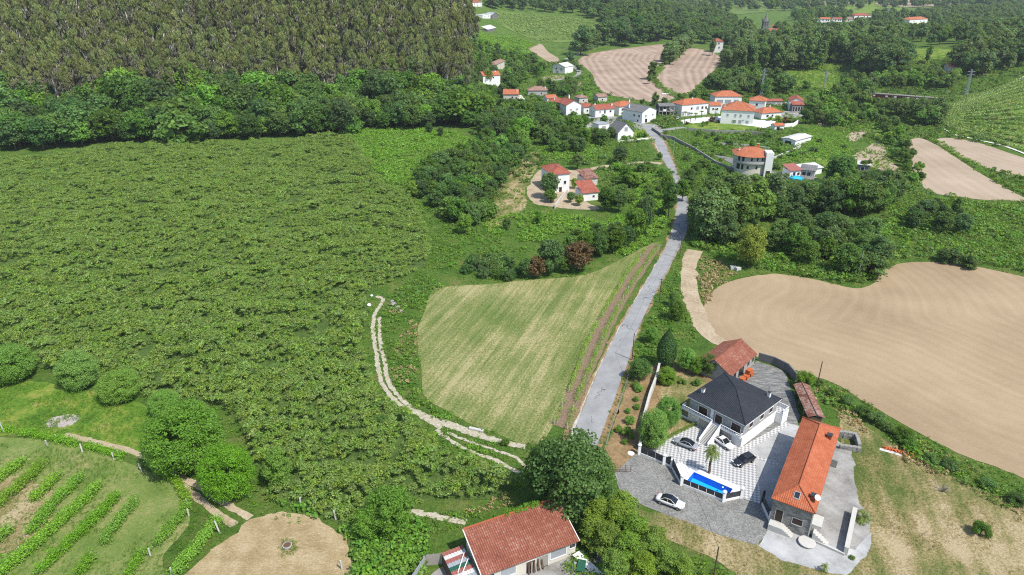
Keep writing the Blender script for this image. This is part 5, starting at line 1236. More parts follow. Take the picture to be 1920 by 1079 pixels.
N['vil'] = wood([(985, 195), (1020, 235), (1060, 250), (1110, 245), (1120, 228), (1080, 224), (1040, 215), (1010, 200)], 8, [('broad', 'leaf_oak', 3), ('broad', 'leaf_light', 1)], 'leafy tree below the big white gabled house', 'trees below the white gabled house', 'slope_tree', (7, 11), 'mid', 92)
N['gap'] = wood([(1045, 172), (1065, 162), (1080, 165), (1070, 185), (1040, 182), (1000, 168), (1015, 162)], 7, [('broad', 'leaf_oak', 3), ('broad', 'leaf_dark', 1)], 'round tree between the slope road and the village roofs', 'trees under the slope road', 'slope_tree', (6, 9), 'far', 93)
for px, py, H, k, w, lab in ((1222, 150, 15, 'poplar', 1.6, 'tall lone poplar at the tip of the smaller furrowed field'), (1217, 158, 9, 'broad', .7, 'bushy companion of the lone poplar'), (1335, 105, 17, 'tall', .8, 'tall tree beside the white tower house'),
                             (1510, 172, 8, 'broad', 1.0, 'lone round tree in the meadow behind the village'), (1448, 165, 15, 'broad', .95, 'broad tall tree beside the lattice mast'), (1385, 160, 13, 'broad', 1.1, 'dark round tree at the corner of the furrowed field'), (1510, 232, 10, 'broad', 1.0, 'dark green tree by the small grey plot'), (1528, 222, 9, 'broad', .9, 'second dark green tree by the small grey plot'),
                             (1228, 200, 9, 'broad', .7, 'slim tree behind the unfinished concrete building'), (1245, 200, 6, 'broad', .9, 'small tree behind the unfinished concrete building'), (1203, 198, 5, 'broad', .9, 'round tree behind the red-orange hipped roof'), (1275, 198, 8, 'broad', .9, 'leafy tree left behind the mansion'), (1300, 196, 9, 'broad', .9, 'leafy tree behind the mansion wing'),
                             (1132, 235, 6, 'broad', .9, 'tree by the steps of the first red-roofed house'), (1145, 262, 6.5, 'broad', 1.1, 'dark tree left of the white chalet'), (1176, 222, 4, 'broad', 1.0, 'round tree in front of the red-orange hipped roof'), (1085, 135, 7, 'broad', 1.0, 'dark tree behind the white gabled house on the slope'), (1075, 228, 6, 'broad', 1.0, 'tree at the foot of the big white gable'), (1738, 120, 14, 'tall', .8, 'pale slim tree at the edge of the flowering meadow'),
                             (1070, 118, 11, 'broad', 1.0, 'dark tree at the near tip of the hillside orchard'), (1620, 320, 6, 'broad', 1.0, 'round tree beside the small white-roofed hut'), (1590, 170, 16, 'broad', 1.0, 'big dark tree at the left end of the railcar'), (1612, 172, 14, 'tall', 1.0, 'bright slim tree at the left end of the railcar')):
    plant_px(k, 'far', 'leaf_dark' if 'dark' in lab else 'leaf_oak', px, py, H, wide=w, name='village_tree', label=lab, cat='tree')

def forest(name, px, spacing, kinds, H, label, seed, world=None):
    r = np.random.default_rng(seed)
    X, Y = fill(px, spacing, r, world=world)
    c = bpy.data.collections.new('library_' + name + str(seed))
    nv = 0
    for kd, lf in kinds:
        for v in range(3):
            c.objects.link(bpy.data.objects.new('tree', proto(kd, 'far', lf, v)[0])); nv += 1
    s = np.array([clear_height(float(a), float(b), r.uniform(*H), 6) for a, b in zip(X, Y)]); k = s > 4; X, Y, s = X[k], Y[k], s[k]
    grow(name, c, np.stack([X, Y, hgt(X, Y)], 1), s * r.uniform(.9, 1.3, len(X)), label, 'forest', r, s, nv)
    return len(X)
DK = [('broad', 'leaf_dark'), ('broad', 'leaf_oak'), ('tall', 'leaf_dark'), ('tall', 'leaf_poplar')]
N['f1'] = forest('far_forest', [(905, 14), (1000, 20), (1080, 30), (1130, 40), (1135, 76), (1230, 70), (1330, 84), (1350, 95), (1440, 94), (1560, 92), (1590, 100), (1600, 60), (1500, 62), (1430, 68), (1390, 50), (1350, 32), (1300, 24), (1285, 4), (1200, -4), (1000, -8), (930, -2)], 17, DK, (12, 19), 'dark wooded valley stretching behind the furrowed fields', 94)
N['f2'] = forest('far_forest', [(1480, 30), (1560, 26), (1600, 34), (1680, 34), (1800, 26), (1920, 10), (2000, 0), (2000, 66), (1900, 84), (1800, 92), (1680, 86), (1640, 62), (1600, 60), (1500, 56)], 18, DK, (12, 18), 'scattered woods around the far right hamlet', 95)
N['f3'] = forest('far_forest', [(1800, 8), (2000, -20), (2000, 4), (1880, 14)], 24, DK, (14, 20), 'dark wood on the far right ridge', 96)
N['f4'] = forest('far_forest', None, 34, DK, (14, 20), 'distant wooded ridges on the skyline', 97, world=[(-500, 1500), (200, 1300), (900, 1500), (1500, 1900), (1600, 2600), (-800, 2600)])
print('TREES', N, 'objects', len(bpy.data.objects))
# ------------------------------------------------------------------ building helpers
def roof_hip(b, x0, y0, x1, y1, z, pitch, over=.5, thick=.14):
    """hip roof slab over a rectangle; returns ridge ends and eave corners"""
    X0, Y0, X1, Y1 = x0 - over, y0 - over, x1 + over, y1 + over
    w, d = X1 - X0, Y1 - Y0; hw = min(w, d) / 2; rise = hw * math.tan(pitch)
    if w >= d: r0, r1 = (X0 + hw, (Y0 + Y1) / 2, z + rise), (X1 - hw, (Y0 + Y1) / 2, z + rise)
    else: r0, r1 = ((X0 + X1) / 2, Y0 + hw, z + rise), ((X0 + X1) / 2, Y1 - hw, z + rise)
    c = [(X0, Y0, z), (X1, Y0, z), (X1, Y1, z), (X0, Y1, z)]
    for dz, flip in ((0, False), (-thick, True)):
        t = lambda p: (p[0], p[1], p[2] + dz)
        if w >= d: fs = [(c[0], c[1], r1, r0), (c[1], c[2], r1), (c[2], c[3], r0, r1), (c[3], c[0], r0)]
        else: fs = [(c[0], c[1], r0), (c[1], c[2], r1, r0), (c[2], c[3], r1), (c[3], c[0], r0, r1)]
        for f in fs:
            f = [t(p) for p in f]
            b.poly(*(f[::-1] if flip else f))
    for i in range(4):
        p, q = c[i], c[(i + 1) % 4]
        b.poly((p[0], p[1], p[2] - thick), (q[0], q[1], q[2] - thick), q, p)
    return r0, r1, c

def roof_gable(b, x0, y0, x1, y1, z, pitch, over=.4, axis='x', thick=.14, ends=.3):
    if axis == 'x':
        X0, X1, Y0, Y1 = x0 - ends, x1 + ends, y0 - over, y1 + over; m = (Y0 + Y1) / 2; rise = (Y1 - Y0) / 2 * math.tan(pitch)
        e = [(X0, Y0, z), (X1, Y0, z), (X1, Y1, z), (X0, Y1, z)]; r0, r1 = (X0, m, z + rise), (X1, m, z + rise)
        fs = [(e[0], e[1], r1, r0), (e[2], e[3], r0, r1)]; rim = [(e[0], r0), (r0, e[3]), (e[3], e[2]), (e[2], r1), (r1, e[1]), (e[1], e[0])]
    else:
        X0, X1, Y0, Y1 = x0 - over, x1 + over, y0 - ends, y1 + ends; m = (X0 + X1) / 2; rise = (X1 - X0) / 2 * math.tan(pitch)
        e = [(X0, Y0, z), (X1, Y0, z), (X1, Y1, z), (X0, Y1, z)]; r0, r1 = (m, Y0, z + rise), (m, Y1, z + rise)
        fs = [(e[1], e[2], r1, r0), (e[3], e[0], r0, r1)]; rim = [(e[1], r0), (r0, e[0]), (e[0], e[3]), (e[3], r1), (r1, e[2]), (e[2], e[1])]
    dn = lambda p: (p[0], p[1], p[2] - thick)
    for f in fs:
        b.poly(*f); b.poly(*[dn(p) for p in f][::-1])
    for p, q in rim: b.poly(dn(p), p, q, dn(q))
    return r0, r1, e

def gable_wall(b, x0, y0, x1, y1, h, rise, axis):
    """walls with gable triangles"""
    if axis == 'x':
        m = (y0 + y1) / 2
        b.poly((x0, y0, 0), (x1, y0, 0), (x1, y0, h), (x0, y0, h)); b.poly((x1, y1, 0), (x0, y1, 0), (x0, y1, h), (x1, y1, h))
        b.poly((x1, y0, 0), (x1, y1, 0), (x1, y1, h), (x1, m, h + rise), (x1, y0, h)); b.poly((x0, y1, 0), (x0, y0, 0), (x0, y0, h), (x0, m, h + rise), (x0, y1, h))
    else:
        m = (x0 + x1) / 2
        b.poly((x1, y0, 0), (x1, y1, 0), (x1, y1, h), (x1, y0, h)); b.poly((x0, y1, 0), (x0, y0, 0), (x0, y0, h), (x0, y1, h))
        b.poly((x0, y0, 0), (x1, y0, 0), (x1, y0, h), (m, y0, h + rise), (x0, y0, h)); b.poly((x1, y1, 0), (x0, y1, 0), (x0, y1, h), (m, y1, h + rise), (x1, y1, h))

def opening(parent, face, u, z, w, h, L, D, pane='dark_window', frame='white_paint', name='window', fr=.09, out=.05):
    """window or door set on a face: F (y=0), B (y=D), L (x=0), R (x=L); u along the face from its left end seen from outside for F and R"""
    def place(b, a0, a1, z0, z1, o0, o1):
        if face == 'F': b.box(a0, -o1, z0, a1, -o0, z1)
        elif face == 'B': b.box(a0, D + o0, z0, a1, D + o1, z1)
        elif face == 'R': b.box(L + o0, a0, z0, L + o1, a1, z1)
        else: b.box(-o1, a0, z0, -o0, a1, z1)
    b = MB()
    place(b, u - w / 2 - fr, u - w / 2, z - fr, z + h + fr, -.05, out); place(b, u + w / 2, u + w / 2 + fr, z - fr, z + h + fr, -.05, out)
    place(b, u - w / 2, u + w / 2, z + h, z + h + fr, -.05, out); place(b, u - w / 2, u + w / 2, z - fr, z, -.05, out + .04)
    o = b.build(name, M[frame], parent)
    b = MB(); place(b, u - w / 2, u + w / 2, z, z + h, -.04, .012)
    b.build('pane' if name == 'window' else 'door_leaf', M[pane], o)
    return o

def ridge_caps(parent, segs, mat, r=.13):
    for p, q in segs:
        MB().tube([p, q], r, 6).build('ridge_cap', mat, parent)

def chimney(parent, x, y, z0, z1, w=.6, mat='white_wall', cap='concrete'):
    b = MB(); b.box(x - w / 2, y - w / 2, z0, x + w / 2, y + w / 2, z1)
    c = b.build('chimney', M[mat], parent)
    MB().box(x - w * .65, y - w * .65, z1, x + w * .65, y + w * .65, z1 + .12).build('chimney_cap', M[cap], c)
    return c

# ------------------------------------------------------------------ the dark-roofed villa
def villa():
    a = (VR - VC).length; bb = (VL - VC).length
    o = empty('villa', (VC.x, VC.y, 0), V_ANG); o.scale = (1, 1, V_EZ / V_EAVE)
    tag(o, 'two-storey white villa with a dark grey pyramid roof and balcony', 'house')
    # local x: along the sunny right wall, local y: along the balcony front (x = 0 side)
    I = .5; A0, A1, B0, B1 = I, a - I, I, bb - I
    b = MB(); b.box(A0, B0, 0, A1, B1, 3.0); b.build('ground_floor_wall', M['white_wall'], o)
    b = MB(); b.box(A0 + .03, B0 + .03, 3.0, A1 - .03, B1 - .03, V_EAVE - .05); b.build('upper_wall', M['grey_stone_band'], o)
    b = MB(); z = V_EAVE
    ap = (a / 2, bb / 2, z + 2.55); c = [(0, 0, z), (a, 0, z), (a, bb, z), (0, bb, z)]
    for i in range(4): b.poly(c[i], c[(i + 1) % 4], ap)
    rf = b.build('roof', M['roof_dark'], o)
    b = MB()
    for i in range(4):
        p, q = c[i], c[(i + 1) % 4]; b.poly((p[0], p[1], z - .2), (q[0], q[1], z - .2), q, p)
    b.poly(*[(p[0], p[1], z - .2) for p in c[::-1]]); b.build('eave_board', M['white_paint'], o)
    ridge_caps(rf, [(p, ap) for p in c], M['roof_dark'], .11)
    # chimneys (placed from the photo: one on the left slope, one on the right corner)
    for (x, y) in ((a * .20, bb * .86), (a * .84, bb * .14)):
        t = min(min(x, a - x) / (a / 2), min(y, bb - y) / (bb / 2))
        ch = chimney(rf, x, y, z + 2.55 * t - .3, z + 2.55 * t + .95, .55)
        MB().box(x - .3, y - .3, z + 2.55 * t + 1.12, x + .3, y + .3, z + 2.55 * t + 1.2).build('chimney_hat', M['dark_metal'], ch)
    MB().tube([(a * .84, bb * .14 + .2, z + 1.6), (a * .84, bb * .14 + .2, z + 3.1)], .035, 5).build('aerial', M['dark_metal'], rf)
    # balcony along the front (x = 0 side)
    BW = .75
    bal = MB().box(A0 - BW, B0 - .0, 2.8, A0, B1 + 1.2, 3.0).build('balcony', M['white_wall'], o)
    s0, s1 = bb * .38, bb * .38 + 1.7           # stair gap
    def rail(p, q, par):
        MB().bar((p[0], p[1], 3.0), (q[0], q[1], 3.0), .12, .35).build('parapet', M['white_paint'], par)
        MB().bar((p[0], p[1], 3.85), (q[0], q[1], 3.85), .12, .1).build('handrail', M['white_paint'], par)
        n = max(2, int((Vector(q) - Vector(p)).length / .45))
        for k in range(n + 1):
            t = k / n; x, y = p[0] + (q[0] - p[0]) * t, p[1] + (q[1] - p[1]) * t
            MB().box(x - .04, y - .04, 3.35, x + .04, y + .04, 3.85).build('baluster', M['white_paint'], par)
    xo = A0 - BW + .08
    rail((xo, B0 + .1), (xo, s0), bal); rail((xo, s1), (xo, B1 + 1.1), bal); rail((xo + .15, B1 + 1.12), (A0 + .5, B1 + 1.12), bal); rail((xo + .15, B0 + .06), (A0 - .05, B0 + .06), bal)
    # the flight of steps, running out from the balcony
    st = MB().prism([(xo - 3.6, s0 + .1), (xo - .1, s0 + .1), (xo - .1, s1 - .1), (xo - 3.6, s1 - .1)], 0, [.05, 2.55, 2.55, .05]).build('staircase', M['white_wall'], o)
    n = 16
    for k in range(n):
        x = xo - .1 - (k + 1) * 3.5 / n
        MB().box(x, s0 + .02, 2.86 - (k + 1) * 2.7 / n - .05, x + 3.5 / n * .72, s1 - .02, 2.86 - (k + 1) * 2.7 / n + .09).build('step', M['pale_stone'], st)
    for y in (s0 - .08, s1 + .08):
        MB().prism([(xo - 3.7, y - .09), (xo, y - .09), (xo, y + .09), (xo - 3.7, y + .09)], 0, [.95, 3.75, 3.75, .95]).build('stair_parapet', M['white_paint'], st)
    # openings
    for y, w, h, zz in ((bb * .16, 1.9, 2.3, 3.05), (bb * .38 + .85, 1.5, 2.3, 3.05), (bb * .72, 1.9, 2.3, 3.05)):
        opening(o, 'L', y, zz, w, h, 0, 0, 'brown_shutter', 'white_paint', 'door' if h > 2 else 'window').location = (A0 + .03, 0, 0)
    MB().box(A0 - .10, bb * .38 + 2.0, 3.0, A0 + .08, bb * .38 + 2.6, 5.9).build('entrance_pillar', M['white_paint'], o)
    for y in (bb * .3, bb * .66): opening(o, 'L', y, .05, 2.6, 2.2, 0, 0, 'beige_wall', 'white_paint', 'door').location = (A0, 0, 0)
    for x in (a * .24, a * .53, a * .78): opening(o, 'F', x, 4.0, 1.3, 1.25, 0, 0, 'brown_shutter', 'white_paint').location = (0, B0 + .03, 0)
    MB().box(A0 - .06, B0 - .06, 2.95, A1 + .06, B0 + .02, 3.1).build('string_course', M['white_paint'], o)
    # side terrace past the right corner
    tr = MB().box(A1, B0 - 1.4, 0, A1 + 2.3, B0 + 1.6, 2.9).build('side_terrace', M['white_wall'], o)
    MB().box(A1 + .1, B0 - 1.3, 2.905, A1 + 2.2, B0 + 1.5, 2.93).build('terrace_floor', M['checker_paving'], tr)
    rail((A1 + .05, B0 - 1.33), (A1 + 2.22, B0 - 1.33), tr); rail((A1 + 2.22, B0 - 1.2), (A1 + 2.22, B0 + 1.5), tr)
    return o
villa()

# ------------------------------------------------------------------ the stone house with the new orange roof
SE = 5.5
SC = [PZ(*p, SE) for p in ((1446, 934), (1531, 966), (1577, 802), (1506, 785))]
def stone_house():
    ex = (SC[1] - SC[0]); ang = math.atan2((SC[2].y - SC[1].y + SC[3].y - SC[0].y), (SC[2].x - SC[1].x + SC[3].x - SC[0].x)) - math.pi / 2
    Lx = (ex.length + (SC[2] - SC[3]).length) / 2; Ly = ((SC[2] - SC[1]).length + (SC[3] - SC[0]).length) / 2
    o = empty('stone_house', (SC[0].x, SC[0].y, 0), ang)
    tag(o, 'long granite house with a new bright orange hipped tile roof', 'house')
    I = .35; x0, x1, y0, y1 = I, Lx - I, I, Ly - I
    MB().box(x0, y0, 0, x1, y1, SE - .02).build('wall', M['stone_wall'], o)
    b = MB(); r0, r1, c = roof_hip(b, x0, y0, x1, y1, SE, math.radians(27), I)
    rf = b.build('roof', M['roof_orange'], o)
    ridge_caps(rf, [(r0, r1), (c[0], r0), (c[1], r0), (c[2], r1), (c[3], r1)], M['roof_orange'], .14)
    tn = math.tan(math.radians(27))
    def onroof(x, y):
        return SE + min(x, Lx - x, y, Ly - y) * tn
    x, y = Lx * .52, 1.6; z = onroof(x, y)
    sk = MB().prism([(x - .45, y - .55), (x + .45, y - .55), (x + .45, y + .55), (x - .45, y + .55)], z - .5, [z - .55 * tn + .12, z - .55 * tn + .12, z + .55 * tn + .12, z + .55 * tn + .12]).build('skylight', M['grey_sheet'], rf)
    MB().prism([(x - .36, y - .46), (x + .36, y - .46), (x + .36, y + .46), (x - .36, y + .46)], z - .3, [z - .46 * tn + .135, z - .46 * tn + .135, z + .46 * tn + .135, z + .46 * tn + .135]).build('pane', M['dark_window'], sk)
    for (x, y, dish) in ((Lx * .86, 2.6, True), (Lx * .80, Ly - 5.2, False)):
        z = onroof(x, y); ch = chimney(rf, x, y, z - .4, z + .75, .7, 'brick_red', 'dark_metal')
        if dish:
            d = MB().lathe([(.02, 0), (.28, .05), (.46, .17), (.45, .2), (.27, .09), (.02, .04)], n=18).build('satellite_dish', M['white_paint'], ch)
            d.location = (x + .55, y - .5, z + .9); d.rotation_euler = (math.radians(38), math.radians(25), 0)
            MB().tube([(x + .2, y - .2, z + .5), (x + .5, y - .45, z + .95)], .03, 5).build('dish_arm', M['dark_metal'], ch)
    # gable end: door with stone steps, arched window
    opening(o, 'F', Lx * .24, 1.25, 1.05, 2.3, 0, 0, 'brown_shutter', 'pale_stone', 'door').location = (0, y0, 0)
    opening(o, 'F', Lx * .66, 1.9, 1.45, 1.15, 0, 0, 'brown_shutter', 'pale_stone').location = (0, y0, 0)
    st = MB().box(Lx * .07, y0 - 1.35, 0, Lx * .40, y0, 1.18).build('entrance_steps', M['pale_stone'], o)
    for k in range(5):
        MB().box(Lx * .40 + k * .3, y0 - 1.3, 0, Lx * .40 + (k + 1) * .3, y0 - .05, 1.0 - k * .2).build('step', M['pale_stone'], st)
    # right side: long flight of steps, doors and windows
    st = MB().box(x1, 1.2, 0, x1 + 1.5, 2.6, 2.4).build('side_steps', M['pale_stone'], o)
    for k in range(9):
        MB().box(x1 + .02, 2.6 + k * .42, 0, x1 + 1.5, 2.6 + (k + 1) * .42, 2.25 - k * .25).build('step', M['pale_stone'], st)
    for k in range(6):
        MB().box(x1 + .6 + k * .4, .1, 0, x1 + .6 + (k + 1) * .4, 1.18, 1.7 - k * .28).build('step', M['pale_stone'], st)
    for y in (2.0, 8.5, 12.5, 17.0): opening(o, 'R', y, 2.6 if y == 2.0 else 2.9, 1.1, 2.1 if y == 2.0 else 1.3, x1, 0, 'brown_shutter', 'pale_stone', 'door' if y == 2.0 else 'window')
    for y in (4.0, 9.0, 14.5, 19.0): opening(o, 'L', y, 2.9, 1.1, 1.4, 0, 0, 'brown_shutter', 'pale_stone').location = (x0, 0, 0)
    MB().box(x1 - .02, y0 - .12, 0, x1 + .14, y0 + .5, SE - .3).build('corner_pier', M['pale_stone'], o)
    MB().box(x1, Ly - 4.5, 0, x1 + 1.2, Ly - 3.2, 1.6).build('side_landing', M['rough_granite'], o)
    return o
stone_house()

# ------------------------------------------------------------------ pool
def pool():
    ang = math.atan2(pd.y, pd.x)
    o = empty('swimming_pool', (POOL_A.x, POOL_A.y, 0), ang)
    tag(o, 'long rectangular blue swimming pool behind the dark panel fence', 'pool')
    L, Wd = POOL_L, POOL_W
    b = MB()   # basin seen from inside; y runs away from the fence, so the water lies at negative y
    b.poly((0, -Wd, -1.3), (L, -Wd, -1.3), (L, 0, -1.3), (0, 0, -1.3))
    b.build('pool_floor', M['pool_tile'], o)
    b = MB()
    b.poly((0, 0, -1.3), (L, 0, -1.3), (L, 0, .07), (0, 0, .07)); b.poly((L, -Wd, -1.3), (0, -Wd, -1.3), (0, -Wd, .07), (L, -Wd, .07))
    b.poly((0, -Wd, -1.3), (0, 0, -1.3), (0, 0, .07), (0, -Wd, .07)); b.poly((L, 0, -1.3), (L, -Wd, -1.3), (L, -Wd, .07), (L, 0, .07))
    b.build('pool_wall', M['pool_tile_deep'], o)
    MB().poly((0, -Wd, -.02), (L, -Wd, -.02), (L, 0, -.02), (0, 0, -.02)).build('water', M['pool_water'], o)
    for x0, y0, x1, y1 in ((-.3, 0, L + .3, .3), (-.3, -Wd - .3, L + .3, -Wd), (-.3, -Wd, 0, 0), (L, -Wd, L + .3, 0)):
        MB().box(x0, y0, .03, x1, y1, .115).build('coping', M['white_paving'], o)
    MB().lathe([(.16, -.01), (.16, .02), (.02, .05)], (L * .78, -.5, -.01), 12).build('skimmer_float', M['white_paint'], o)
pool()

# ------------------------------------------------------------------ villa fence
def fence():
    pts = [P(*p) for p in ((1198, 852), (1244, 871), (1259, 877), (1277, 910), (1356, 941), (1389, 934))]
    o = empty('boundary_fence', pts[0]); O = pts[0]
    tag(o, 'white-based villa fence with dark metal panels and white pillars', 'fence')
    tops = [(1.9, 1.75), (1.75, 2.35), (2.2, 1.5), (1.5, 1.5), (1.6, 1.6)]
    for i, (p, q) in enumerate(zip(pts[:-1], pts[1:])):
        p = p - O; q = q - O; p.z = q.z = 0; d = (q - p); L = d.length; u = d / L
        MB().bar(p, q, .22, .5).build('base_wall', M['white_wall'], o)
        n = max(1, round(L / 1.55)); off = .2
        for k in range(n):
            a = p + u * (off + (L - 2 * off) * k / n + .03); e = p + u * (off + (L - 2 * off) * (k + 1) / n - .03)
            t0, t1 = tops[i]
            wave = (lambda s: t0 + (t1 - t0) * s + (.12 * math.sin(math.pi * s) if i in (0, 1) else 0))
            za, ze = wave(k / n), wave((k + 1) / n)
            nn = Vector((-u.y, u.x, 0)) * .03
            pan = MB().prism([a - nn, e - nn, e + nn, a + nn], .5, [za, ze, ze, za]).build('fence_panel', M['panel_metal'], o)
            for z in (.95, 1.4):
                MB().bar(a + Vector((0, 0, z)), e + Vector((0, 0, z)), .1, .05).build('panel_rib', M['dark_metal'], pan)
    for i, p in enumerate(pts):
        if i == 2: h = 1.75
        else: h = 2.05
        c = p - O; w = .24
        pil = MB().box(c.x - w, c.y - w, -.03, c.x + w, c.y + w, h).build('pillar', M['white_wall'], o)
        if i != 2: MB().lathe([(.38, h), (.38, h + .12), (.2, h + .3), (.03, h + .38)], (c.x, c.y, 0), 10).build('pillar_cap', M['white_paint'], pil)
    # open gate leaf against the stone house
    g = [P(1428, 946), P(1443, 979)]
    G = empty('sliding_gate', g[0]); tag(G, 'dark sliding gate leaf on a white base beside the stone house', 'gate')
    e = g[1] - g[0]; e.z = 0; L = e.length; u = e / L
    MB().bar((0, 0, 0), e, .25, .7).build('base_wall', M['white_wall'], G)
    for k in range(3):
        MB().bar(u * (L * k / 3 + .05) + Vector((0, 0, .7)), u * (L * (k + 1) / 3 - .05) + Vector((0, 0, .7)), .07, 1.3).build('gate_panel', M['panel_metal'], G)
    for c, h in ((Vector((0, 0, 0)), 2.9), (e, 2.1)):
        pl = MB().box(c.x - .2, c.y - .2, 0, c.x + .2, c.y + .2, h).build('gate_post', M['dark_metal'] if h > 2.5 else M['white_wall'], G)
    MB().bar(P(1390, 934) - g[0], (0, 0, 0), .2, .04).build('gate_rail', M['dark_metal'], G)
fence()

# ------------------------------------------------------------------ garden and yard walls
def wall_line(name, px, w, h, mat, label, cat='wall', cap=None):
    pts = [P(*p) for p in px]; O = pts[0]
    o = empty(name, O); tag(o, label, cat)
    for p, q in zip(pts[:-1], pts[1:]):
        s = MB().bar(p - O - Vector((0, 0, .1)), q - O - Vector((0, 0, .1)), w, h + .1).build('wall_section', M[mat], o)
        if cap: MB().bar(p - O + Vector((0, 0, h + .002)), q - O + Vector((0, 0, h + .002)), w + .12, .1).build('coping', M[cap], s)
    return o
wall_line('garden_wall', [(1236, 690), (1230, 716), (1218, 748), (1204, 800), (1199, 846)], .35, 1.6, 'old_white_wall', 'white garden wall running down from the cypress', cap='pale_stone')
wall_line('retaining_wall', [(1600, 966), (1584, 1042)], .55, 1.5, 'pale_stone', 'pale stone wall with a strip of shadow beside the small palm', cap='pale_stone')
wall_line('low_wall', [(1516, 1012), (1548, 1026), (1583, 1042)], .4, .45, 'pale_stone', 'low white kerb wall between forecourt and gravel terrace')
wall_line('yard_wall', [(1421, 676), (1450, 684), (1476, 697), (1492, 716)], .3, 2.0, 'dark_concrete', 'dark weathered concrete wall behind the villa yard')
wall_line('lawn_kerb', [(1276, 780), (1300, 792)], .25, .3, 'white_wall', 'short white kerb at the corner of the villa lawn')

def ruin():
    b = P(1582, 842); o = empty('stone_pen', b, math.radians(-15)); tag(o, 'roofless rough granite pen behind the orange-roofed house', 'ruin')
    r = random.Random(4)
    for (x0, y0, x1, y1, h) in ((-1.2, 3.2, 2.6, 3.8, 1.8), (2.2, .2, 2.8, 3.2, 1.6), (-.8, -.4, 2.8, .2, 1.2)):
        n = max(2, int(max(x1 - x0, y1 - y0) / .7))
        for k in range(n):
            for m in range(int(h / .5)):
                t0, t1 = k / n, (k + 1) / n
                hx = x1 - x0 > y1 - y0
                jx = r.uniform(-.07, .07)
                bx = (x0 + (x1 - x0) * t0, y0 + jx, x0 + (x1 - x0) * t1 - .03, y1 + jx) if hx else (x0 + jx, y0 + (y1 - y0) * t0, x1 + jx, y0 + (y1 - y0) * t1 - .03)
                MB().box(bx[0], bx[1], m * .5 - (.1 if m == 0 else 0), bx[2], bx[3], m * .5 + .47 + r.uniform(-.05, .02)).build('stone', M['rough_granite'], o)
ruin()

# ------------------------------------------------------------------ old barn, tile shed, brick pallets
def barn():
    z = 3.6
    eL, eR = PZ(1371, 706, 2.6), PZ(1420, 664, 2.6); rL, rR = PZ(1340, 675, 4.9), PZ(1394, 634, 4.9)
    u = (eR - eL); L = u.length; ang = math.atan2(u.y, u.x)
    nrm = Vector((-math.sin(ang), math.cos(ang), 0)); half = abs((rL - eL).dot(nrm))
    half = max(3.0, min(half, 6.0))
    o = empty('old_barn', (eL.x, eL.y, 0), ang); tag(o, 'old barn with a weathered patchy red tile roof beside the ploughed field', 'barn')
    pitch = math.atan2(2.3, half)
    b = MB(); gable_wall(b, .3, .3, L - .3, 2 * half - .3, 2.5, 2.1, 'x'); b.build('wall', M['concrete'], o)
    b = MB(); r0, r1, e = roof_gable(b, .3, .3, L - .3, 2 * half - .3, 2.6, pitch, .3, 'x'); rf = b.build('roof', M['roof_old'], o)
    ridge_caps(rf, [(r0, r1)], M['roof_old'], .13)
    for x, w, nm in ((L * .2, 1.2, 'door'), (L * .45, 2.4, 'door'), (L * .72, 1.0, 'window'), (L * .9, .9, 'window')):
        opening(o, 'F', x, .03 if nm == 'door' else 1.0, w, 2.0 if nm == 'door' else 1.0, 0, 0, 'dark_window', 'grey_wood', nm).location = (0, .3, 0)
    # pallets of new orange bricks in front
    labs = ['orange brick pallet at the barn wall nearest the villa', 'orange brick pallet in the middle of the stacks at the barn', 'orange brick pallet at the yard end of the stacks', 'upper orange brick pallet resting on the middle stack']
    for i, (t, out, zz) in enumerate(((.30, 1.0, 0), (.43, 1.1, 0), (.57, 1.2, 0), (.50, 1.15, 1.0))):
        c = eL + u * t - nrm * out; c.z = zz
        k = empty('brick_pallet', c, ang); tag(k, labs[i], 'bricks', 'stacked brick pallets')
        for ix in range(4):
            for iz in range(3):
                MB().box(-.7 + ix * .36, -.5, .02 + iz * .32, -.7 + ix * .36 + .33, .5, .02 + iz * .32 + .3).build('brick_block', M['orange_brick'], k)
barn()

def tile_shed():
    a, b_ = PZ(1491, 722, 2.3), PZ(1517, 780, 2.3)
    u = b_ - a; L = u.length; ang = math.atan2(u.y, u.x)
    o = empty('tile_shed', (a.x, a.y, 0), ang); tag(o, 'narrow low shed with mossy reddish tiles by the concrete yard', 'shed')
    Wd = 2.6
    for x in (.2, L / 3, 2 * L / 3, L - .2):
        for y in (.1, Wd - .2): MB().box(x - .1, y, 0, x + .1, y + .2, 2.15).build('post', M['grey_wood'], o)
    MB().box(.1, Wd - .12, 0, L - .1, Wd + .05, 2.1).build('back_wall', M['concrete'], o)
    MB().box(L - .12, .25, 0, L + .02, Wd - .25, 2.1).build('end_wall', M['dark_wood'], o)
    b = MB(); r0, r1, e = roof_gable(b, 0, 0, L, Wd, 2.25, math.radians(22), .3, 'x'); rf = b.build('roof', M['roof_rust'], o)
    ridge_caps(rf, [(r0, r1)], M['roof_rust'], .12)
tile_shed()

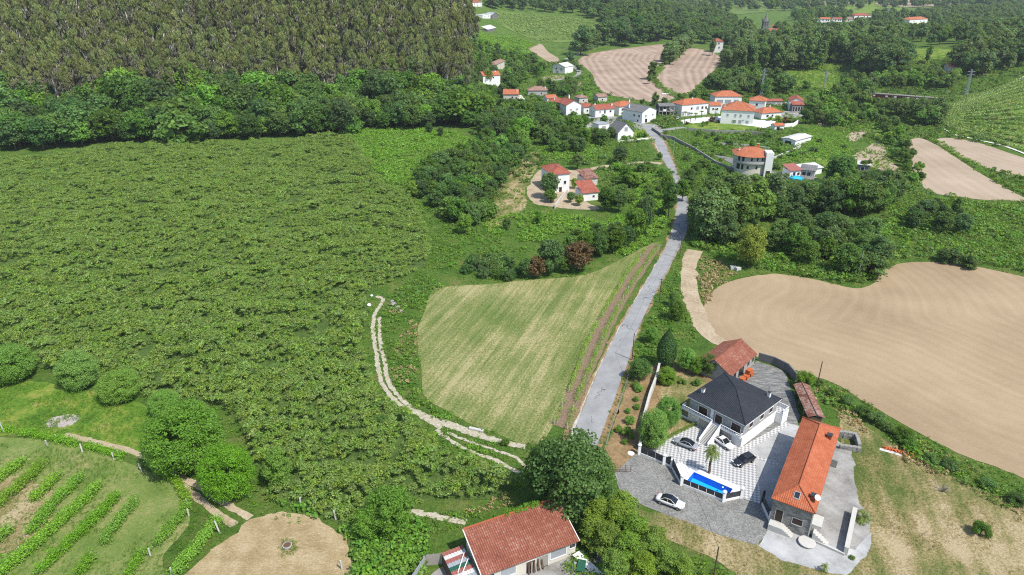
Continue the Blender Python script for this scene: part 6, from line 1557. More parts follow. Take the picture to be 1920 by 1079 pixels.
# ------------------------------------------------------------------ cars
def car(px, py, ang, paint, label, roof=None, L=4.7, Wd=1.85, Hh=1.45, kind='sedan'):
    p = P(px, py); o = empty('car', (p.x, p.y, p.z + .075), ang); tag(o, label, 'car', 'cars parked at the villa')
    hw = Wd / 2
    # stations along the length: x, half width, sill z, belt z, bonnet/boot height at the centre
    st = [(-L / 2, .62, .42, .66, .68), (-L / 2 + .12, .82, .30, .80, .84), (-L / 2 + .55, .95, .24, .90, .97), (-L * .18, 1.0, .22, .90, .95), (L * .08, 1.0, .22, .88, .94), (L * .24, .99, .22, .84, .92), (L / 2 - .6, .95, .24, .76, .82), (L / 2 - .14, .84, .30, .64, .68), (L / 2, .62, .42, .55, .57)]
    if kind == 'wagon': st[0] = (-L / 2, .75, .40, .85, .88); st[1] = (-L / 2 + .1, .88, .3, .92, .96)
    b = MB(); ring = []
    for x, w, s, bl, t in st:
        w *= hw; i = len(b.v)
        b.v += [(x, -w * .9, s), (x, -w, (s + bl) / 2), (x, -w * .96, bl), (x, -w * .62, t), (x, w * .62, t), (x, w * .96, bl), (x, w, (s + bl) / 2), (x, w * .9, s)]
        ring.append(i)
    for a, c in zip(ring[:-1], ring[1:]):
        for k in range(8):
            k2 = (k + 1) % 8; b.f.append((a + k, a + k2, c + k2, c + k)); b.m.append(0)
    b.f.append(tuple(ring[0] + k for k in range(8))[::-1]); b.f.append(tuple(ring[-1] + k for k in range(8))); b.m += [0, 0]
    body = b.build('body', M[paint], o, smooth=True)
    body.modifiers.new('sub', 'SUBSURF').levels = 1; body.modifiers['sub'].render_levels = 2
    back = -L * .40 if kind == 'wagon' else -L * .34
    rb = -L * .36 if kind == 'wagon' else -L * .16
    g = [(back, .80, .90), (rb, .66, Hh - .03), (L * .04, .68, Hh), (L * .23, .82, .90)]
    b = MB(); i0 = 0
    for x, w, z in g: b.v += [(x, -w * hw, z), (x, w * hw, z)]
    b.v += [(g[0][0], -.80 * hw, .84), (g[0][0], .80 * hw, .84), (g[3][0], -.82 * hw, .84), (g[3][0], .82 * hw, .84)]
    b.f = [(0, 2, 3, 1), (4, 6, 7, 5), (2, 4, 5, 3), (0, 8, 10, 6, 4, 2), (1, 3, 5, 7, 11, 9), (8, 9, 11, 10), (0, 1, 9, 8), (6, 10, 11, 7)]; b.m = [0] * 8
    b.build('glasshouse', M['glass_dark'], o)
    # roof panel and pillars
    rp = MB().prism([(g[1][0], -.64 * hw), (g[2][0], -.66 * hw), (g[2][0], .66 * hw), (g[1][0], .64 * hw)], [g[1][2] - .02, g[2][2] - .02] * 1 + [g[2][2] - .02, g[1][2] - .02], [g[1][2] + .02, g[2][2] + .02, g[2][2] + .02, g[1][2] + .02]).build('roof_panel', M[roof or paint], o)
    for s in (-1, 1):
        for (A, B, wa, wb) in ((g[0], g[1], .80, .66), (g[2], g[3], .68, .82)):
            MB().tube([(A[0], s * wa * hw, A[2]), (B[0], s * wb * hw, B[2])], .05, 5).build('pillar', M[paint], o)
        MB().tube([(g[1][0], s * .655 * hw, g[1][2]), (g[2][0], s * .675 * hw, g[2][2])], .045, 5).build('roof_rail', M[paint], o)
        MB().tube([(-L * .06, s * .82 * hw, .9), (-L * .06, s * .67 * hw, Hh - .02)], .035, 5).build('pillar', M[paint], o)
        MB().box(L * .17, s * (hw + .02) - .1, .92, L * .17 + .16, s * (hw + .02) + .1, 1.05).build('mirror', M[paint], o)
        MB().box(L / 2 - .32, s * hw * .66 - .16, .58, L / 2 - .03, s * hw * .66 + .16, .68).build('headlight', M['clear_lamp'], o)
        MB().box(-L / 2 + .0, s * hw * .68 - .17, .70, -L / 2 + .12, s * hw * .68 + .17, .82).build('tail_light', M['red_lamp'], o)
        for x in (-L * .30, L * .315):
            w = MB().lathe([(.23, -.11), (.32, -.11), (.335, -.05), (.335, .07), (.32, .11), (.23, .11)], n=18).build('wheel', M['tyre'], o)
            w.location = (x, s * (hw - .1), .335); w.rotation_euler = (math.radians(90), 0, 0)
            MB().lathe([(.05, -.13), (.21, -.115), (.235, -.10), (.235, .10), (.21, .115), (.05, .13)], n=12).build('rim', M['rim'], w)
    MB().box(-L / 2 - .01, -.26, .52, -L / 2 + .06, .26, .63).build('number_plate', M['white_paint'], o)
    MB().box(L / 2 - .06, -.26, .40, L / 2 + .012, .26, .50).build('number_plate', M['white_paint'], o)
    return o
def dirn(p, q):
    a, b = P(*p), P(*q); return math.atan2(b.y - a.y, b.x - a.x)
car(1256, 946, dirn((1230, 938), (1282, 957)), 'paint_white', 'white electric hatchback with a black glass roof on the cobbled apron', 'glass_dark', 4.75, 1.92, 1.5)
car(1285, 837, dirn((1305, 844), (1266, 829)), 'paint_silver', 'silver-grey saloon with a dark roof on the chequered paving', 'glass_dark', 4.7, 1.85, 1.42)
car(1355, 834, dirn((1339, 815), (1372, 838)), 'paint_white', 'white saloon with a white roof parked by the villa steps', None, 4.5, 1.78, 1.4)
car(1394, 868, dirn((1412, 860), (1378, 875)), 'paint_black', 'black estate car at the edge of the chequered paving', None, 4.5, 1.78, 1.46, 'wagon')

# ------------------------------------------------------------------ palms
def palm(px, py, H, label, fronds=34, fl=1.9, r=.2, lod=1):
    p = P(px, py); o = empty('palm_tree', p); tag(o, label, 'palm')
    rg = np.random.default_rng(int(px))
    n = max(3, int(H / .3)); path = [(.03 * math.sin(k * .7), .02 * math.cos(k), H * k / n - .05) for k in range(n + 1)]
    MB().tube(path, [r * (1.15 if k % 2 else .95) * (1.15 - .25 * k / n) for k in range(n + 1)], 9).build('trunk', M['palm_bark'], o)
    for i in range(fronds):
        a = 2 * math.pi * (i * .618); el = math.radians(rg.uniform(-50, 70)); L = fl * rg.uniform(.8, 1.1)
        b = MB(); dx, dy = math.cos(a), math.sin(a); pts = []
        for k in range(5):
            t = k / 4; dd = L * t * math.cos(el) * (1 - .15 * t); zz = H + .05 + L * t * math.sin(el) - .55 * L * t * t
            pts.append(Vector((dx * dd, dy * dd, zz)))
        for k in range(5):
            t = k / 4; pw = .5 * fl * .5 * (math.sin(math.pi * (.2 + .8 * t)) if k else .05)
            c = pts[k]; s = Vector((-dy, dx, 0)) * pw
            if k < 4:
                f = (pts[k + 1] - pts[k])
                for sg in (-1, 1):
                    for m in range(2):
                        q = c + f * (m / 2); tip = q + s * sg * (1.0 if k else .6) + f * .8 + Vector((0, 0, -.12 * fl))
                        b.poly(q, q + f * .42, tip)
            
        b.tube(pts, [.03, .025, .02, .015, .01], 4); b.build('frond', M['leaf_palm'], o)
palm(1329, 888, 5.2, 'tall fan palm with a slim trunk on the chequered paving', 46, 1.75, .2)
palm(1617, 976, .9, 'short stout palm at the end of the pale stone wall', 30, 1.9, .3)
palm(1544, 1072, 1.3, 'small young palm on the pale gravel forecourt', 18, .9, .12)

# ------------------------------------------------------------------ small things around the property
def millstone():
    p = P(1512, 1020); o = empty('millstone', p); tag(o, 'round pale millstone table lying on the gravel forecourt', 'millstone')
    MB().lathe([(.9, -.03), (.9, .3), (.6, .3)], n=20).build('base', M['pale_stone'], o)
    MB().lathe([(1.25, .3), (1.28, .45), (1.22, .52), (.1, .52)], n=28).build('top', M['pale_stone'], o)
millstone()

def pole(px, py, H, label, mat='grey_wood', arm=True, lamp=False, thin=.11):
    p = P(px, py); o = empty('utility_pole', p); tag(o, label, 'pole', 'utility poles')
    MB().tube([(0, 0, -.1), (0, 0, H)], [thin * 1.2, thin * .8], 7).build('pole_shaft', M[mat], o)
    if arm:
        MB().box(-.5, -.05, H - .35, .5, .05, H - .25).build('crossarm', M['dark_metal'], o)
        for x in (-.42, .42): MB().lathe([(.04, H - .25), (.05, H - .1), (.02, H - .05)], (x, 0, 0), 6).build('insulator', M['pale_stone'], o)
    if lamp:
        a = MB().tube([(0, 0, H - .6), (-.6, .3, H - .3), (-1.3, .6, H - .25)], .035, 5).build('lamp_arm', M['grey_sheet'], o)
        MB().box(-1.7, .5, H - .33, -1.2, .75, H - .2).build('lamp_head', M['grey_sheet'], a)
    return Vector((p.x, p.y, p.z + H))
poles = [pole(1185, 676, 7.0, 'wooden utility pole with its shadow across the road, above the dark bush', 'dark_wood', False), pole(1236, 568, 7.0, 'dark utility pole beside the bright bush on the roadside bank', 'dark_wood'),
         pole(1274, 486, 7.2, 'dark utility pole by the start of the tractor track', 'dark_wood'), pole(1531, 728, 6.5, 'dark wooden pole at the edge of the ploughed field', 'dark_wood', False), pole(1336, 1094, 7.0, 'dark pole on the dry bank below the cobbled apron', 'dark_wood', False),
         pole(1262, 292, 7.5, 'slim grey street pole where the road leaves the village', 'grey_sheet', False, True), pole(1608, 520, 8.0, 'pale leaning pole in the grove at the field corner', 'grey_sheet', False)]
for (i, j, lab) in ((0, 1, 'thin black overhead cable along the road verge'), (1, 2, 'thin black overhead cable towards the road bend'), (4, 0, 'thin black overhead cable crossing the cobbled apron')):
    a, b = poles[i], poles[j]; pts = []
    for k in range(15):
        t = k / 14; q = a.lerp(b, t); q.z -= 4 * .8 * t * (1 - t); pts.append(q - a)
    c = MB().tube([tuple(q) for q in pts], .022, 4).build('overhead_cable', M['cable']); c.location = a - Vector((0, 0, .1)); tag(c, lab, 'cable')

def small_props():
    p = P(1183, 851); o = empty('round_slab', p); tag(o, 'pale oval slab at the corner of the cobbled apron', 'slab')
    MB().lathe([(.62, -.02), (.62, .12), (.5, .15)], n=18).build('slab', M['white_wall'], o)  # low disc standing in for an unidentified pale oval
    # rusty farm gate and railings by the oak
    a, b = P(1142, 886), P(1182, 886)
    o = empty('farm_gate', a); tag(o, 'rusty barred field gate beside the cobbled apron', 'gate')
    d = b - a; d.z = 0
    for t in (0, .25, .5, .75, 1.0): q = d * t; MB().tube([(q.x, q.y, 0), (q.x, q.y, 1.6)], .04, 5).build('gate_upright', M['rusty_metal'], o)
    for z in (.15, .6, 1.1, 1.58): MB().tube([(0, 0, z), (d.x, d.y, z)], .03, 5).build('gate_bar', M['rusty_metal'], o)
    rl = [P(*q) for q in ((1166, 936), (1180, 944), (1196, 956), (1197, 966))]
    o = empty('iron_railing', rl[0]); tag(o, 'dark iron railing along the oak side of the cobbled apron', 'railing')
    for q in rl: q2 = q - rl[0]; MB().tube([(q2.x, q2.y, 0), (q2.x, q2.y, 1.2)], .035, 5).build('railing_post', M['dark_metal'], o)
    for p_, q_ in zip(rl[:-1], rl[1:]):
        for z in (.6, 1.15): MB().tube([tuple(p_ - rl[0] + Vector((0, 0, z))), tuple(q_ - rl[0] + Vector((0, 0, z)))], .025, 4).build('railing_bar', M['dark_metal'], o)
    # road fence posts
    r = random.Random(9)
    fp = [(1148, 800), (1156, 775), (1166, 748), (1174, 722), (1180, 702), (1130, 868), (1134, 848), (1140, 824)]
    o = empty('road_fence', P(*fp[0])); tag(o, 'leaning post-and-wire fence between the road and the brown garden bed', 'fence')
    w = sorted([P(*q) for q in fp], key=lambda v: v.y); O = P(*fp[0])
    for q in w:
        c = q - O; MB().tube([(c.x, c.y, -.1), (c.x + r.uniform(-.08, .08), c.y, 1.15)], .07, 6).build('fence_post', M['grey_wood'], o)
    for a, b in zip(w[:-1], w[1:]):
        for z in (.5, 1.0): MB().tube([tuple(a - O + Vector((0, 0, z))), tuple(b - O + Vector((0, 0, z)))], .02, 4).build('fence_wire', M['grey_sheet'], o)
    # tile debris and plank on the field bank
    p = P(1686, 850); o = empty('tile_heap', p, math.radians(-30)); tag(o, 'heap of broken orange tiles on a pale slab by the field bank', 'rubble')
    MB().box(-3.2, -.9, -.02, .4, -.2, .1).build('pale_slab', M['pale_sheet'], o)
    for k in range(110):
        x = r.uniform(-2.8, 3.6); y = r.uniform(-.25, .7); s = r.uniform(.16, .34); z = max(0, .35 - abs(y - .2) * .5) * r.uniform(.2, 1)
        t = MB().box(-s, -s * .5, 0, s, s * .5, .05).build('broken_tile', M['orange_brick'], o); t.location = (x, y, z); t.rotation_euler = (r.uniform(-.5, .5), r.uniform(-.5, .5), r.uniform(0, 3))
    # dead shrub
    p = P(1768, 922); o = empty('dead_tree', p); tag(o, 'leafless grey shrub on the bank above the dry lawn', 'tree')
    for k in range(26):
        a = r.uniform(0, 6.28); e = r.uniform(.35, 1.3); L = r.uniform(1.3, 2.6)
        d = Vector((math.cos(a) * math.cos(e), math.sin(a) * math.cos(e), math.sin(e)))
        MB().tube([(0, 0, -.05), tuple(d * L * .5 + Vector((0, 0, .1))), tuple(d * L + Vector((r.uniform(-.3, .3), r.uniform(-.3, .3), 0)))], [.05, .03, .008], 4).build('branch', M['grey_wood'], o)
    # white bag and stones by the orchard path
    for px, py, s, nm, lab in ((692, 574, .7, 'white_sack', 'white sack lying at the orchard edge'), (697, 556, .5, 'white_sack', 'smaller white sack beside the path head'),):
        p = P(px, py); o = MB().lathe([(s * .5, 0), (s * .85, s * .2), (s * .75, s * .7), (s * .3, s), (.03, s * 1.02)], n=12).build(nm, M['white_paint'], None, True); o.location = p; tag(o, lab, 'sack')
    for k, (px, py, s) in enumerate(((738, 572, .9), (746, 578, .8), (752, 584, .6), (735, 566, .6))):
        p = P(px, py); o = MB().lathe([(s * .8, -.05), (s, s * .35), (s * .6, s * .7), (.05, s * .8)], n=7).build('boulder', M['rough_granite']); o.location = p; o.rotation_euler = (0, 0, k); tag(o, 'grey boulder beside the head of the orchard path', 'boulder', 'boulders by the orchard path')
    p = P(893, 808); o = MB().box(-1.5, -.3, -.03, 1.5, .3, .5).build('stone_trough', M['pale_stone'], bevel=.06); o.location = p; o.rotation_euler = (0, 0, -.35); tag(o, 'pale stone block beside the path at the hay field', 'block')
    # concrete pipe pieces by the thicket
    for k, (px, py) in enumerate(((1374, 505), (1383, 507))):
        p = P(px, py); o = MB().box(-.8, -.6, -.05, .8, .6, 1.0).build('concrete_block', M['pale_stone'], bevel=.08); o.location = p; o.rotation_euler = (0, 0, .4 * k); tag(o, 'pale concrete block at the foot of the yellow-green tree', 'block', 'blocks by the thicket')
    # ash and rubble patch in the meadow
    p = P(120, 790); o = empty('rubble_heap', p); tag(o, 'grey ash and rubble heap in the bright meadow', 'rubble')
    for k in range(160):
        a = r.uniform(0, 6.28); q = math.sqrt(r.uniform(0, 1)); s = r.uniform(.12, .45)
        t = MB().lathe([(s, -.05), (s * .9, s * .35), (s * .3, s * .6), (.02, s * .62)], n=6).build('rubble_piece', M['rubble'], o); t.location = (2.9 * q * math.cos(a), 2.0 * q * math.sin(a), .02); t.rotation_euler = (r.uniform(-.3, .3), r.uniform(-.3, .3), r.uniform(0, 6))
    # the well in the straw circle
    p = P(539, 1026); o = empty('well', p); tag(o, 'round concrete well with a rusty lid in the straw circle', 'well')
    MB().lathe([(.72, -.1), (.72, .42), (.58, .46), (.56, .4)], n=24).build('well_ring', M['concrete'], o)
    MB().lathe([(.55, .38), (.55, .44), (.05, .46)], n=20).build('lid', M['rusty_metal'], o)
    rough('well_grass', [(522, 1030), (530, 1012), (550, 1012), (560, 1028), (552, 1044), (530, 1046)], 'leaf_bramble', 'ring of green grass round the well', 'grass', spacing=.45, s=(.3, .7), seed=91, keep=.2, spike=1, flat=.9, size=.2)
small_props()
# ------------------------------------------------------------------ the old red-tiled house at the lower edge
def old_house():
    ze, zr = 3.1, 5.6
    eR, eL = PZ(1087, 1014, ze), PZ(903, 1082, ze); rL, rR = PZ(866, 985, zr), PZ(1040, 942, zr)
    u = eR - eL; L = u.length; ang = math.atan2(u.y, u.x); n = Vector((-math.sin(ang), math.cos(ang), 0))
    half = (((rL - eL).dot(n)) + ((rR - eR).dot(n))) / 2
    pitch = math.atan2(zr - ze, half)
    o = empty('old_house', (eL.x, eL.y, 0), ang); tag(o, 'old single-storey house under a long weathered red tile roof', 'house')
    x0, x1, y0, y1 = .4, L - .4, .45, 2 * half - .45
    y1 = half - .25; k = (zr - ze) / half
    b = MB(); b.prism([(x0, y0), (x1, y0), (x1, y1), (x0, y1)], 0, [ze + y0 * k - .12, ze + y0 * k - .12, ze + y1 * k - .12, ze + y1 * k - .12]); b.build('wall', M['cream_wall'], o)
    b = MB(); b.prism([(0, 0), (L, 0), (L, half), (0, half)], [ze - .16, ze - .16, zr - .16, zr - .16], [ze, ze, zr, zr]); rf = b.build('roof', M['roof_old'], o)
    r0, r1, e = (0, half, zr), (L, half, zr), [(0, 0), (L, 0), (L, 2 * half), (0, 2 * half)]
    ridge_caps(rf, [(r0, r1)], M['roof_orange'], .15)
    for x in (0, L): MB().bar((x, e[0][1], ze - .1), (x, (e[0][1] + e[3][1]) / 2, zr - .12), .1, .14).build('barge_board', M['white_paint'], rf)
    for x, w, z, h, nm, pane in ((L * .10, 1.1, 1.2, 1.2, 'window', 'dark_window'), (L * .27, 2.4, .9, 1.7, 'window', 'grey_sheet'), (L * .50, 1.5, .05, 2.1, 'door', 'dark_wood'), (L * .62, 2.0, .05, 2.2, 'door', 'grey_wood'), (L * .79, 2.6, .9, 1.7, 'window', 'grey_sheet'), (L * .94, 1.0, 1.7, .7, 'window', 'dark_window')):
        opening(o, 'F', x, z, w, h, 0, 0, pane, 'white_paint', nm).location = (0, y0, 0)
    R3 = Matrix.Rotation(ang, 3, 'Z'); W3 = lambda x, y, z=0: Vector((eL.x, eL.y, 0)) + R3 @ Vector((x, y, z))
    # things leaning against the front wall
    r = random.Random(5)
    for k in range(7):
        pnt = W3(L * (.47 + .025 * k), y0 - .5); w = MB().box(-.1, -.03, 0, .1, .03, 1.5 + r.uniform(0, .6)).build('leaning_plank', M['grey_wood'] if k % 2 else M['dark_wood']); w.location = pnt; w.rotation_euler = (-.22, r.uniform(-.15, .15), ang); tag(w, 'wooden board leaning on the front wall of the old house', 'board', 'boards on the old house wall')
    # lean-to with patched corrugated sheets
    s = empty('lean_to', W3(-3.4, .2), ang); tag(s, 'lean-to shed roofed with patched rusty and grey sheets', 'shed')
    for x in (.1, 3.1):
        for y in (.1, 3.6, 6.6): MB().box(x - .07, y - .07, 0, x + .07, y + .07, 2.3).build('post', M['dark_wood'], s)
    mats = ['red_sheet', 'pale_sheet', 'red_sheet', 'grey_sheet', 'green_canvas', 'red_sheet', 'pale_sheet', 'grey_sheet', 'red_sheet']
    for k, m in enumerate(mats):
        y = 6.9 - k * .77; q = MB()
        nx = 14
        for i in range(nx):
            xa, xb = 3.3 * i / nx, 3.3 * (i + 1) / nx
            q.poly((xa, y - .74, 2.35 + xa * .05), (xb, y - .74, 2.35 + xb * .05), (xb, y, 2.35 + xb * .05 + (.06 if i % 2 else 0)), (xa, y, 2.35 + xa * .05 + (.06 if i % 2 else 0)))
        q.box(0, y - .74, 2.3, 3.3, y - .02, 2.34).build('roof_sheet', M[m], s)
    MB().box(-.02, .1, 0, .06, 6.6, 2.2).build('side_wall', M['dark_wood'], s)
    for (p, q2) in (((2.9, 5.2, 2.75), (.8, 2.3, 2.6)), ((3.0, 3.9, 2.75), (1.4, 2.0, 2.62))):
        MB().bar(p, q2, .12, .08).build('loose_beam', M['white_paint'], s)
    # sheet-metal screen
    g = [W3(-3.4, 7.3), W3(-5.6, 8.0), W3(-8.6, 5.2)]; G = empty('metal_screen', g[0]); tag(G, 'pale blue-grey sheet metal screen beside the lean-to', 'fence')
    for (p, q2, m, k) in ((g[0], g[1], 'grey_wood', 2), (g[1], g[2], 'grey_sheet', 3)):
        for i in range(k):
            a = p.lerp(q2, i / k) - g[0]; b2 = p.lerp(q2, (i + 1) / k - .015) - g[0]
            MB().bar(a, b2, .05, 2.1).build('sheet_panel', M[m], G)
        for i in range(k + 1):
            a = p.lerp(q2, i / k) - g[0]; MB().box(a.x - .05, a.y - .05, 0, a.x + .05, a.y + .05, 2.2).build('screen_post', M['grey_sheet'], G)
    # yard
    yd = [W3(*q) for q in ((-9, -6), (L + 6, -6), (L + 3.0, 1.0), (L, y0 + .2), (0, y0 + .2), (-3.4, .2), (-3.5, 6.8), (-8.2, 5.0))]
    drape('old_house_yard', [q[:2] for q in yd], 'grey_gravel', .05, 1.5, 'pale gravel yard in front of the old red-tiled house', 'yard', jitter=.15)
    # cement mixer
    c = W3(L * .46, y0 - 1.9); k = empty('cement_mixer', c, ang + .4); tag(k, 'orange cement mixer standing in the old house yard', 'mixer')
    d = MB().lathe([(.18, 0), (.45, .25), (.45, .55), (.25, .85), (.22, .88)], n=14).build('drum', M['orange_plastic'], k, True); d.location = (0, 0, .5); d.rotation_euler = (.7, .3, 0)
    for sx in (-.4, .4):
        MB().tube([(sx, -.4, 0), (sx * .6, 0, .75), (sx, .4, 0)], .04, 5).build('frame', M['dark_metal'], k)
        w = MB().lathe([(.2, -.05), (.22, 0), (.2, .05)], n=12).build('wheel', M['tyre'], k); w.location = (sx, .42, .22); w.rotation_euler = (0, math.radians(90), 0)
    MB().box(.35, -.2, .35, .75, .2, .75).build('motor_box', M['pale_sheet'], k)
    # green covered table with chairs, pale bench roof strip
    c = W3(L * .94, -2.3); k = empty('garden_table', c, ang + .9); tag(k, 'garden table under a dark green cover in the old house yard', 'table')
    MB().box(-1.1, -.6, .72, 1.1, .6, .80).build('tabletop', M['green_canvas'], k, bevel=.03)
    for x in (-.95, .95):
        for y in (-.45, .45): MB().box(x - .04, y - .04, 0, x + .04, y + .04, .72).build('leg', M['dark_metal'], k)
    for i, (x, y, a) in enumerate(((-.6, .95, 0), (.5, .95, .1), (-.6, -.95, 3.1), (.55, -.95, 3.2))):
        q = c + Matrix.Rotation(ang + .9, 3, 'Z') @ Vector((x, y, 0)); h = empty('garden_chair', q, ang + .9 + a); tag(h, 'pale garden chair pulled up to the green covered table', 'chair', 'chairs at the green table')
        MB().box(-.22, -.22, .42, .22, .22, .46).build('seat', M['grey_sheet'], h); MB().box(-.22, .2, .46, .22, .24, .9).build('backrest', M['grey_sheet'], h)
        for sx in (-.2, .2):
            for sy in (-.2, .2): MB().box(sx - .02, sy - .02, 0, sx + .02, sy + .02, .42).build('leg', M['grey_sheet'], h)
    a, b2 = W3(L * .97, .2), W3(L * 1.04, -5.0)
    k = empty('low_canopy', a); tag(k, 'long white corrugated sheet canopy beside the garden table', 'canopy')
    d = b2 - a
    for i in range(6):
        MB().bar(d * (i / 6) + Vector((0, 0, .6)), d * ((i + .97) / 6) + Vector((0, 0, .6)), 1.3, .05).build('roof_sheet', M['white_paint'], k)
    for t in (.03, .5, .97): q = d * t; MB().box(q.x - .05, q.y - .05, 0, q.x + .05, q.y + .05, .6).build('post', M['grey_wood'], k)
    wall_line('side_wall', [(1104, 1016), (1135, 1062), (1152, 1092)], .2, 1.1, 'dark_concrete', 'dark low wall under the bamboo beside the old house')
    wall_line('stone_edge', [(797, 1040), (792, 1068), (788, 1092)], .5, .35, 'grey_wall', 'narrow concrete edge left of the old house yard')
    # climbing vine over the ridge
    rg = np.random.default_rng(3); C = []
    for k in range(34):
        t = rg.uniform(.42, .80); C.append([L * t, half + rg.uniform(-.2, .7), zr - .1 + rg.uniform(-.4, .3)])
    Lf, Nf = clump_leaves(rg, C, rg.uniform(.3, .6, len(C)), 70)
    v = empty('climbing_vine', (eL.x, eL.y, 0), ang); tag(v, 'bright green creeper growing over the ridge of the old house', 'creeper')
    c = bpy.data.objects.new('foliage', quads_mesh('foliage', Lf, Nf, np.full(len(Lf), .2), [M['leaf_light']], rg)); COL.objects.link(c); c.parent = v
    MB().tube([(L * .6, half + .5, 0), (L * .6, half + .4, 2.6), (L * .62, half + .2, zr - .3)], [.08, .06, .03], 5).build('stem', M['bark'], v)
old_house()
# ------------------------------------------------------------------ village houses
def house(p0, p1, depth, h, roof, pitch, rmat, wmat, label, wins=(), chims=(), over=.45, name='house', cat='house', base=None, extra=None, L=None):
    a, b_ = P(*p0), P(*p1); d = b_ - a; ang = math.atan2(d.y, d.x); L = L or Vector((d.x, d.y)).length
    z = min(a.z, b_.z, hz(a.x - math.sin(ang) * depth, a.y + math.cos(ang) * depth)) - .05
    zt = max(a.z, b_.z) - z
    o = empty(name, (a.x, a.y, z), ang); tag(o, label, cat)
    h = h * (1.14 if a.y < 700 else 1) + zt; pt = math.radians(pitch); w = MB()
    if roof == 'gx':
        gable_wall(w, 0, 0, L, depth, h, depth / 2 * math.tan(pt), 'x')
    elif roof == 'gy':
        gable_wall(w, 0, 0, L, depth, h, L / 2 * math.tan(pt), 'y')
    else:
        w.box(0, 0, 0, L, depth, h)
    wl = w.build('wall', M[wmat], o)
    b = MB(); rise = 0
    if roof == 'gx':
        r0, r1, e = roof_gable(b, 0, 0, L, depth, h - over * math.tan(pt) + .12, pt, over, 'x', ends=.35)
    elif roof == 'gy':
        r0, r1, e = roof_gable(b, 0, 0, L, depth, h - over * math.tan(pt) + .12, pt, over, 'y', ends=.35)
    elif roof == 'hip':
        r0, r1, e = roof_hip(b, 0, 0, L, depth, h + .02, pt, over)
    elif roof == 'mono':
        t = math.tan(pt); r0 = r1 = None
        b.prism([(-over, -over), (L + over, -over), (L + over, depth + over), (-over, depth + over)], [h - over * t, h - over * t, h + (depth + over) * t, h + (depth + over) * t], [h - over * t + .15, h - over * t + .15, h + (depth + over) * t + .15, h + (depth + over) * t + .15])
    else:
        r0 = r1 = None; b.box(-.15, -.15, h, L + .15, depth + .15, h + .3)
    rf = b.build('roof', M[rmat], o)
    if roof in ('gx', 'gy', 'hip'):
        ridge_caps(rf, [(r0, r1)] + ([(e[0], r0), (e[1], r1 if L + 0 >= depth else r0), (e[2], r1), (e[3], r0 if L >= depth else r1)] if roof == 'hip' else []), M[rmat], .14)
    for f, u, zz, ww, hh, pane in wins:
        Lf = L if f in 'FB' else depth
        opening(o, f, u * Lf, zz + zt, ww, hh, L, depth, pane, 'white_paint', 'door' if zz < .2 else 'window', .1, .06)
    for (u, v, zz) in chims:
        chimney(rf, u * L, v * depth, h - .2, h + zz, .7)
    return o, L, h, zt, ang

DW, SH, BR = 'dark_window', 'grey_shutter', 'brown_shutter'
house((1116, 221), (1151, 219), 8.5, 4.2, 'gx', 24, 'roof_red', 'white_wall', 'white house with a long red gabled roof and outside steps', [('F', .25, 2.6, 1.3, 1.1, SH), ('F', .5, 2.0, 1.0, 2.0, DW), ('F', .8, 2.6, 1.2, 1.1, DW), ('L', .35, 2.4, .9, 1.0, DW), ('L', .7, 2.4, .9, 1.0, DW)], [(.12, .5, 2.6), (.95, .3, 2.4)])
house((1160, 217), (1189, 213), 9, 4.6, 'hip', 22, 'roof_orange_bright', 'white_wall', 'pale house with a faded orange-red hipped roof next to the grey gable', [('F', .2, 2.6, 1.0, 1.4, DW), ('F', .6, 2.6, 1.0, 1.4, DW), ('F', .2, .4, 1.0, 1.2, DW), ('F', .75, .05, 1.2, 2.0, BR)], [(.9, .4, 2.6)])
house((1203, 232), (1229, 227), 14.5, 5.6, 'gy', 20, 'roof_grey', 'white_wall', 'white house with a grey gabled roof and reddish gable triangle', [('F', .25, 3.0, 1.6, 1.6, SH), ('F', .75, 3.2, 1.4, 1.2, SH), ('F', .3, .05, 2.0, 2.2, DW), ('L', .15, 3.2, 1.1, 1.3, DW), ('L', .4, 3.2, 1.1, 1.3, DW), ('L', .2, .6, 1.0, 1.2, DW)], [(.15, .8, 2.8)])
house((1158, 264), (1187, 261), 10, 3.6, 'gy', 43, 'roof_grey', 'white_wall', 'white chalet with a steep dark gabled roof behind garden shrubs', [('F', .5, 4.4, 1.9, 2.0, SH), ('F', .3, .8, 1.3, 1.3, DW), ('F', .75, .8, 1.3, 1.3, DW)], [], .6)
house((1061, 222), (1089, 220), 12, 6.6, 'gy', 25, 'roof_red', 'white_wall', 'tall plain white gabled house with a red tile roof', [('F', .32, 4.2, .8, .8, DW), ('F', .72, 4.2, 1.4, 1.0, SH), ('F', .42, 2.0, .7, .7, DW), ('F', .74, 1.6, 1.3, 1.0, SH)], [(.65, .8, 4.0)])
house((1028, 205), (1058, 206), 8, 4.0, 'hip', 22, 'roof_red', 'white_wall', 'low red-roofed wing behind the tall white gabled house', [('F', .3, 1.0, 1.2, 1.2, DW), ('F', .7, 1.0, 1.2, 1.2, DW)], [(.35, .3, 2.4)])
house((990, 180), (1026, 180), 9, 3.2, 'hip', 24, 'roof_brown', 'grey_wall', 'grey stone house with a faded brown hipped roof', [('F', .25, 1.0, 1.0, 1.2, DW), ('F', .7, 1.0, 1.0, 1.2, DW)], [(.9, .4, 2.0)])
house((944, 188), (972, 190), 10, 3.4, 'gx', 24, 'roof_orange_bright', 'old_white_wall', 'cream house with a bright orange gabled roof on the slope', [('F', .6, 1.2, 1.2, 1.2, DW), ('F', .85, .05, 1.0, 2.0, DW), ('R', .4, 1.0, 1.2, 1.2, DW)], [(.9, .3, 2.6)])
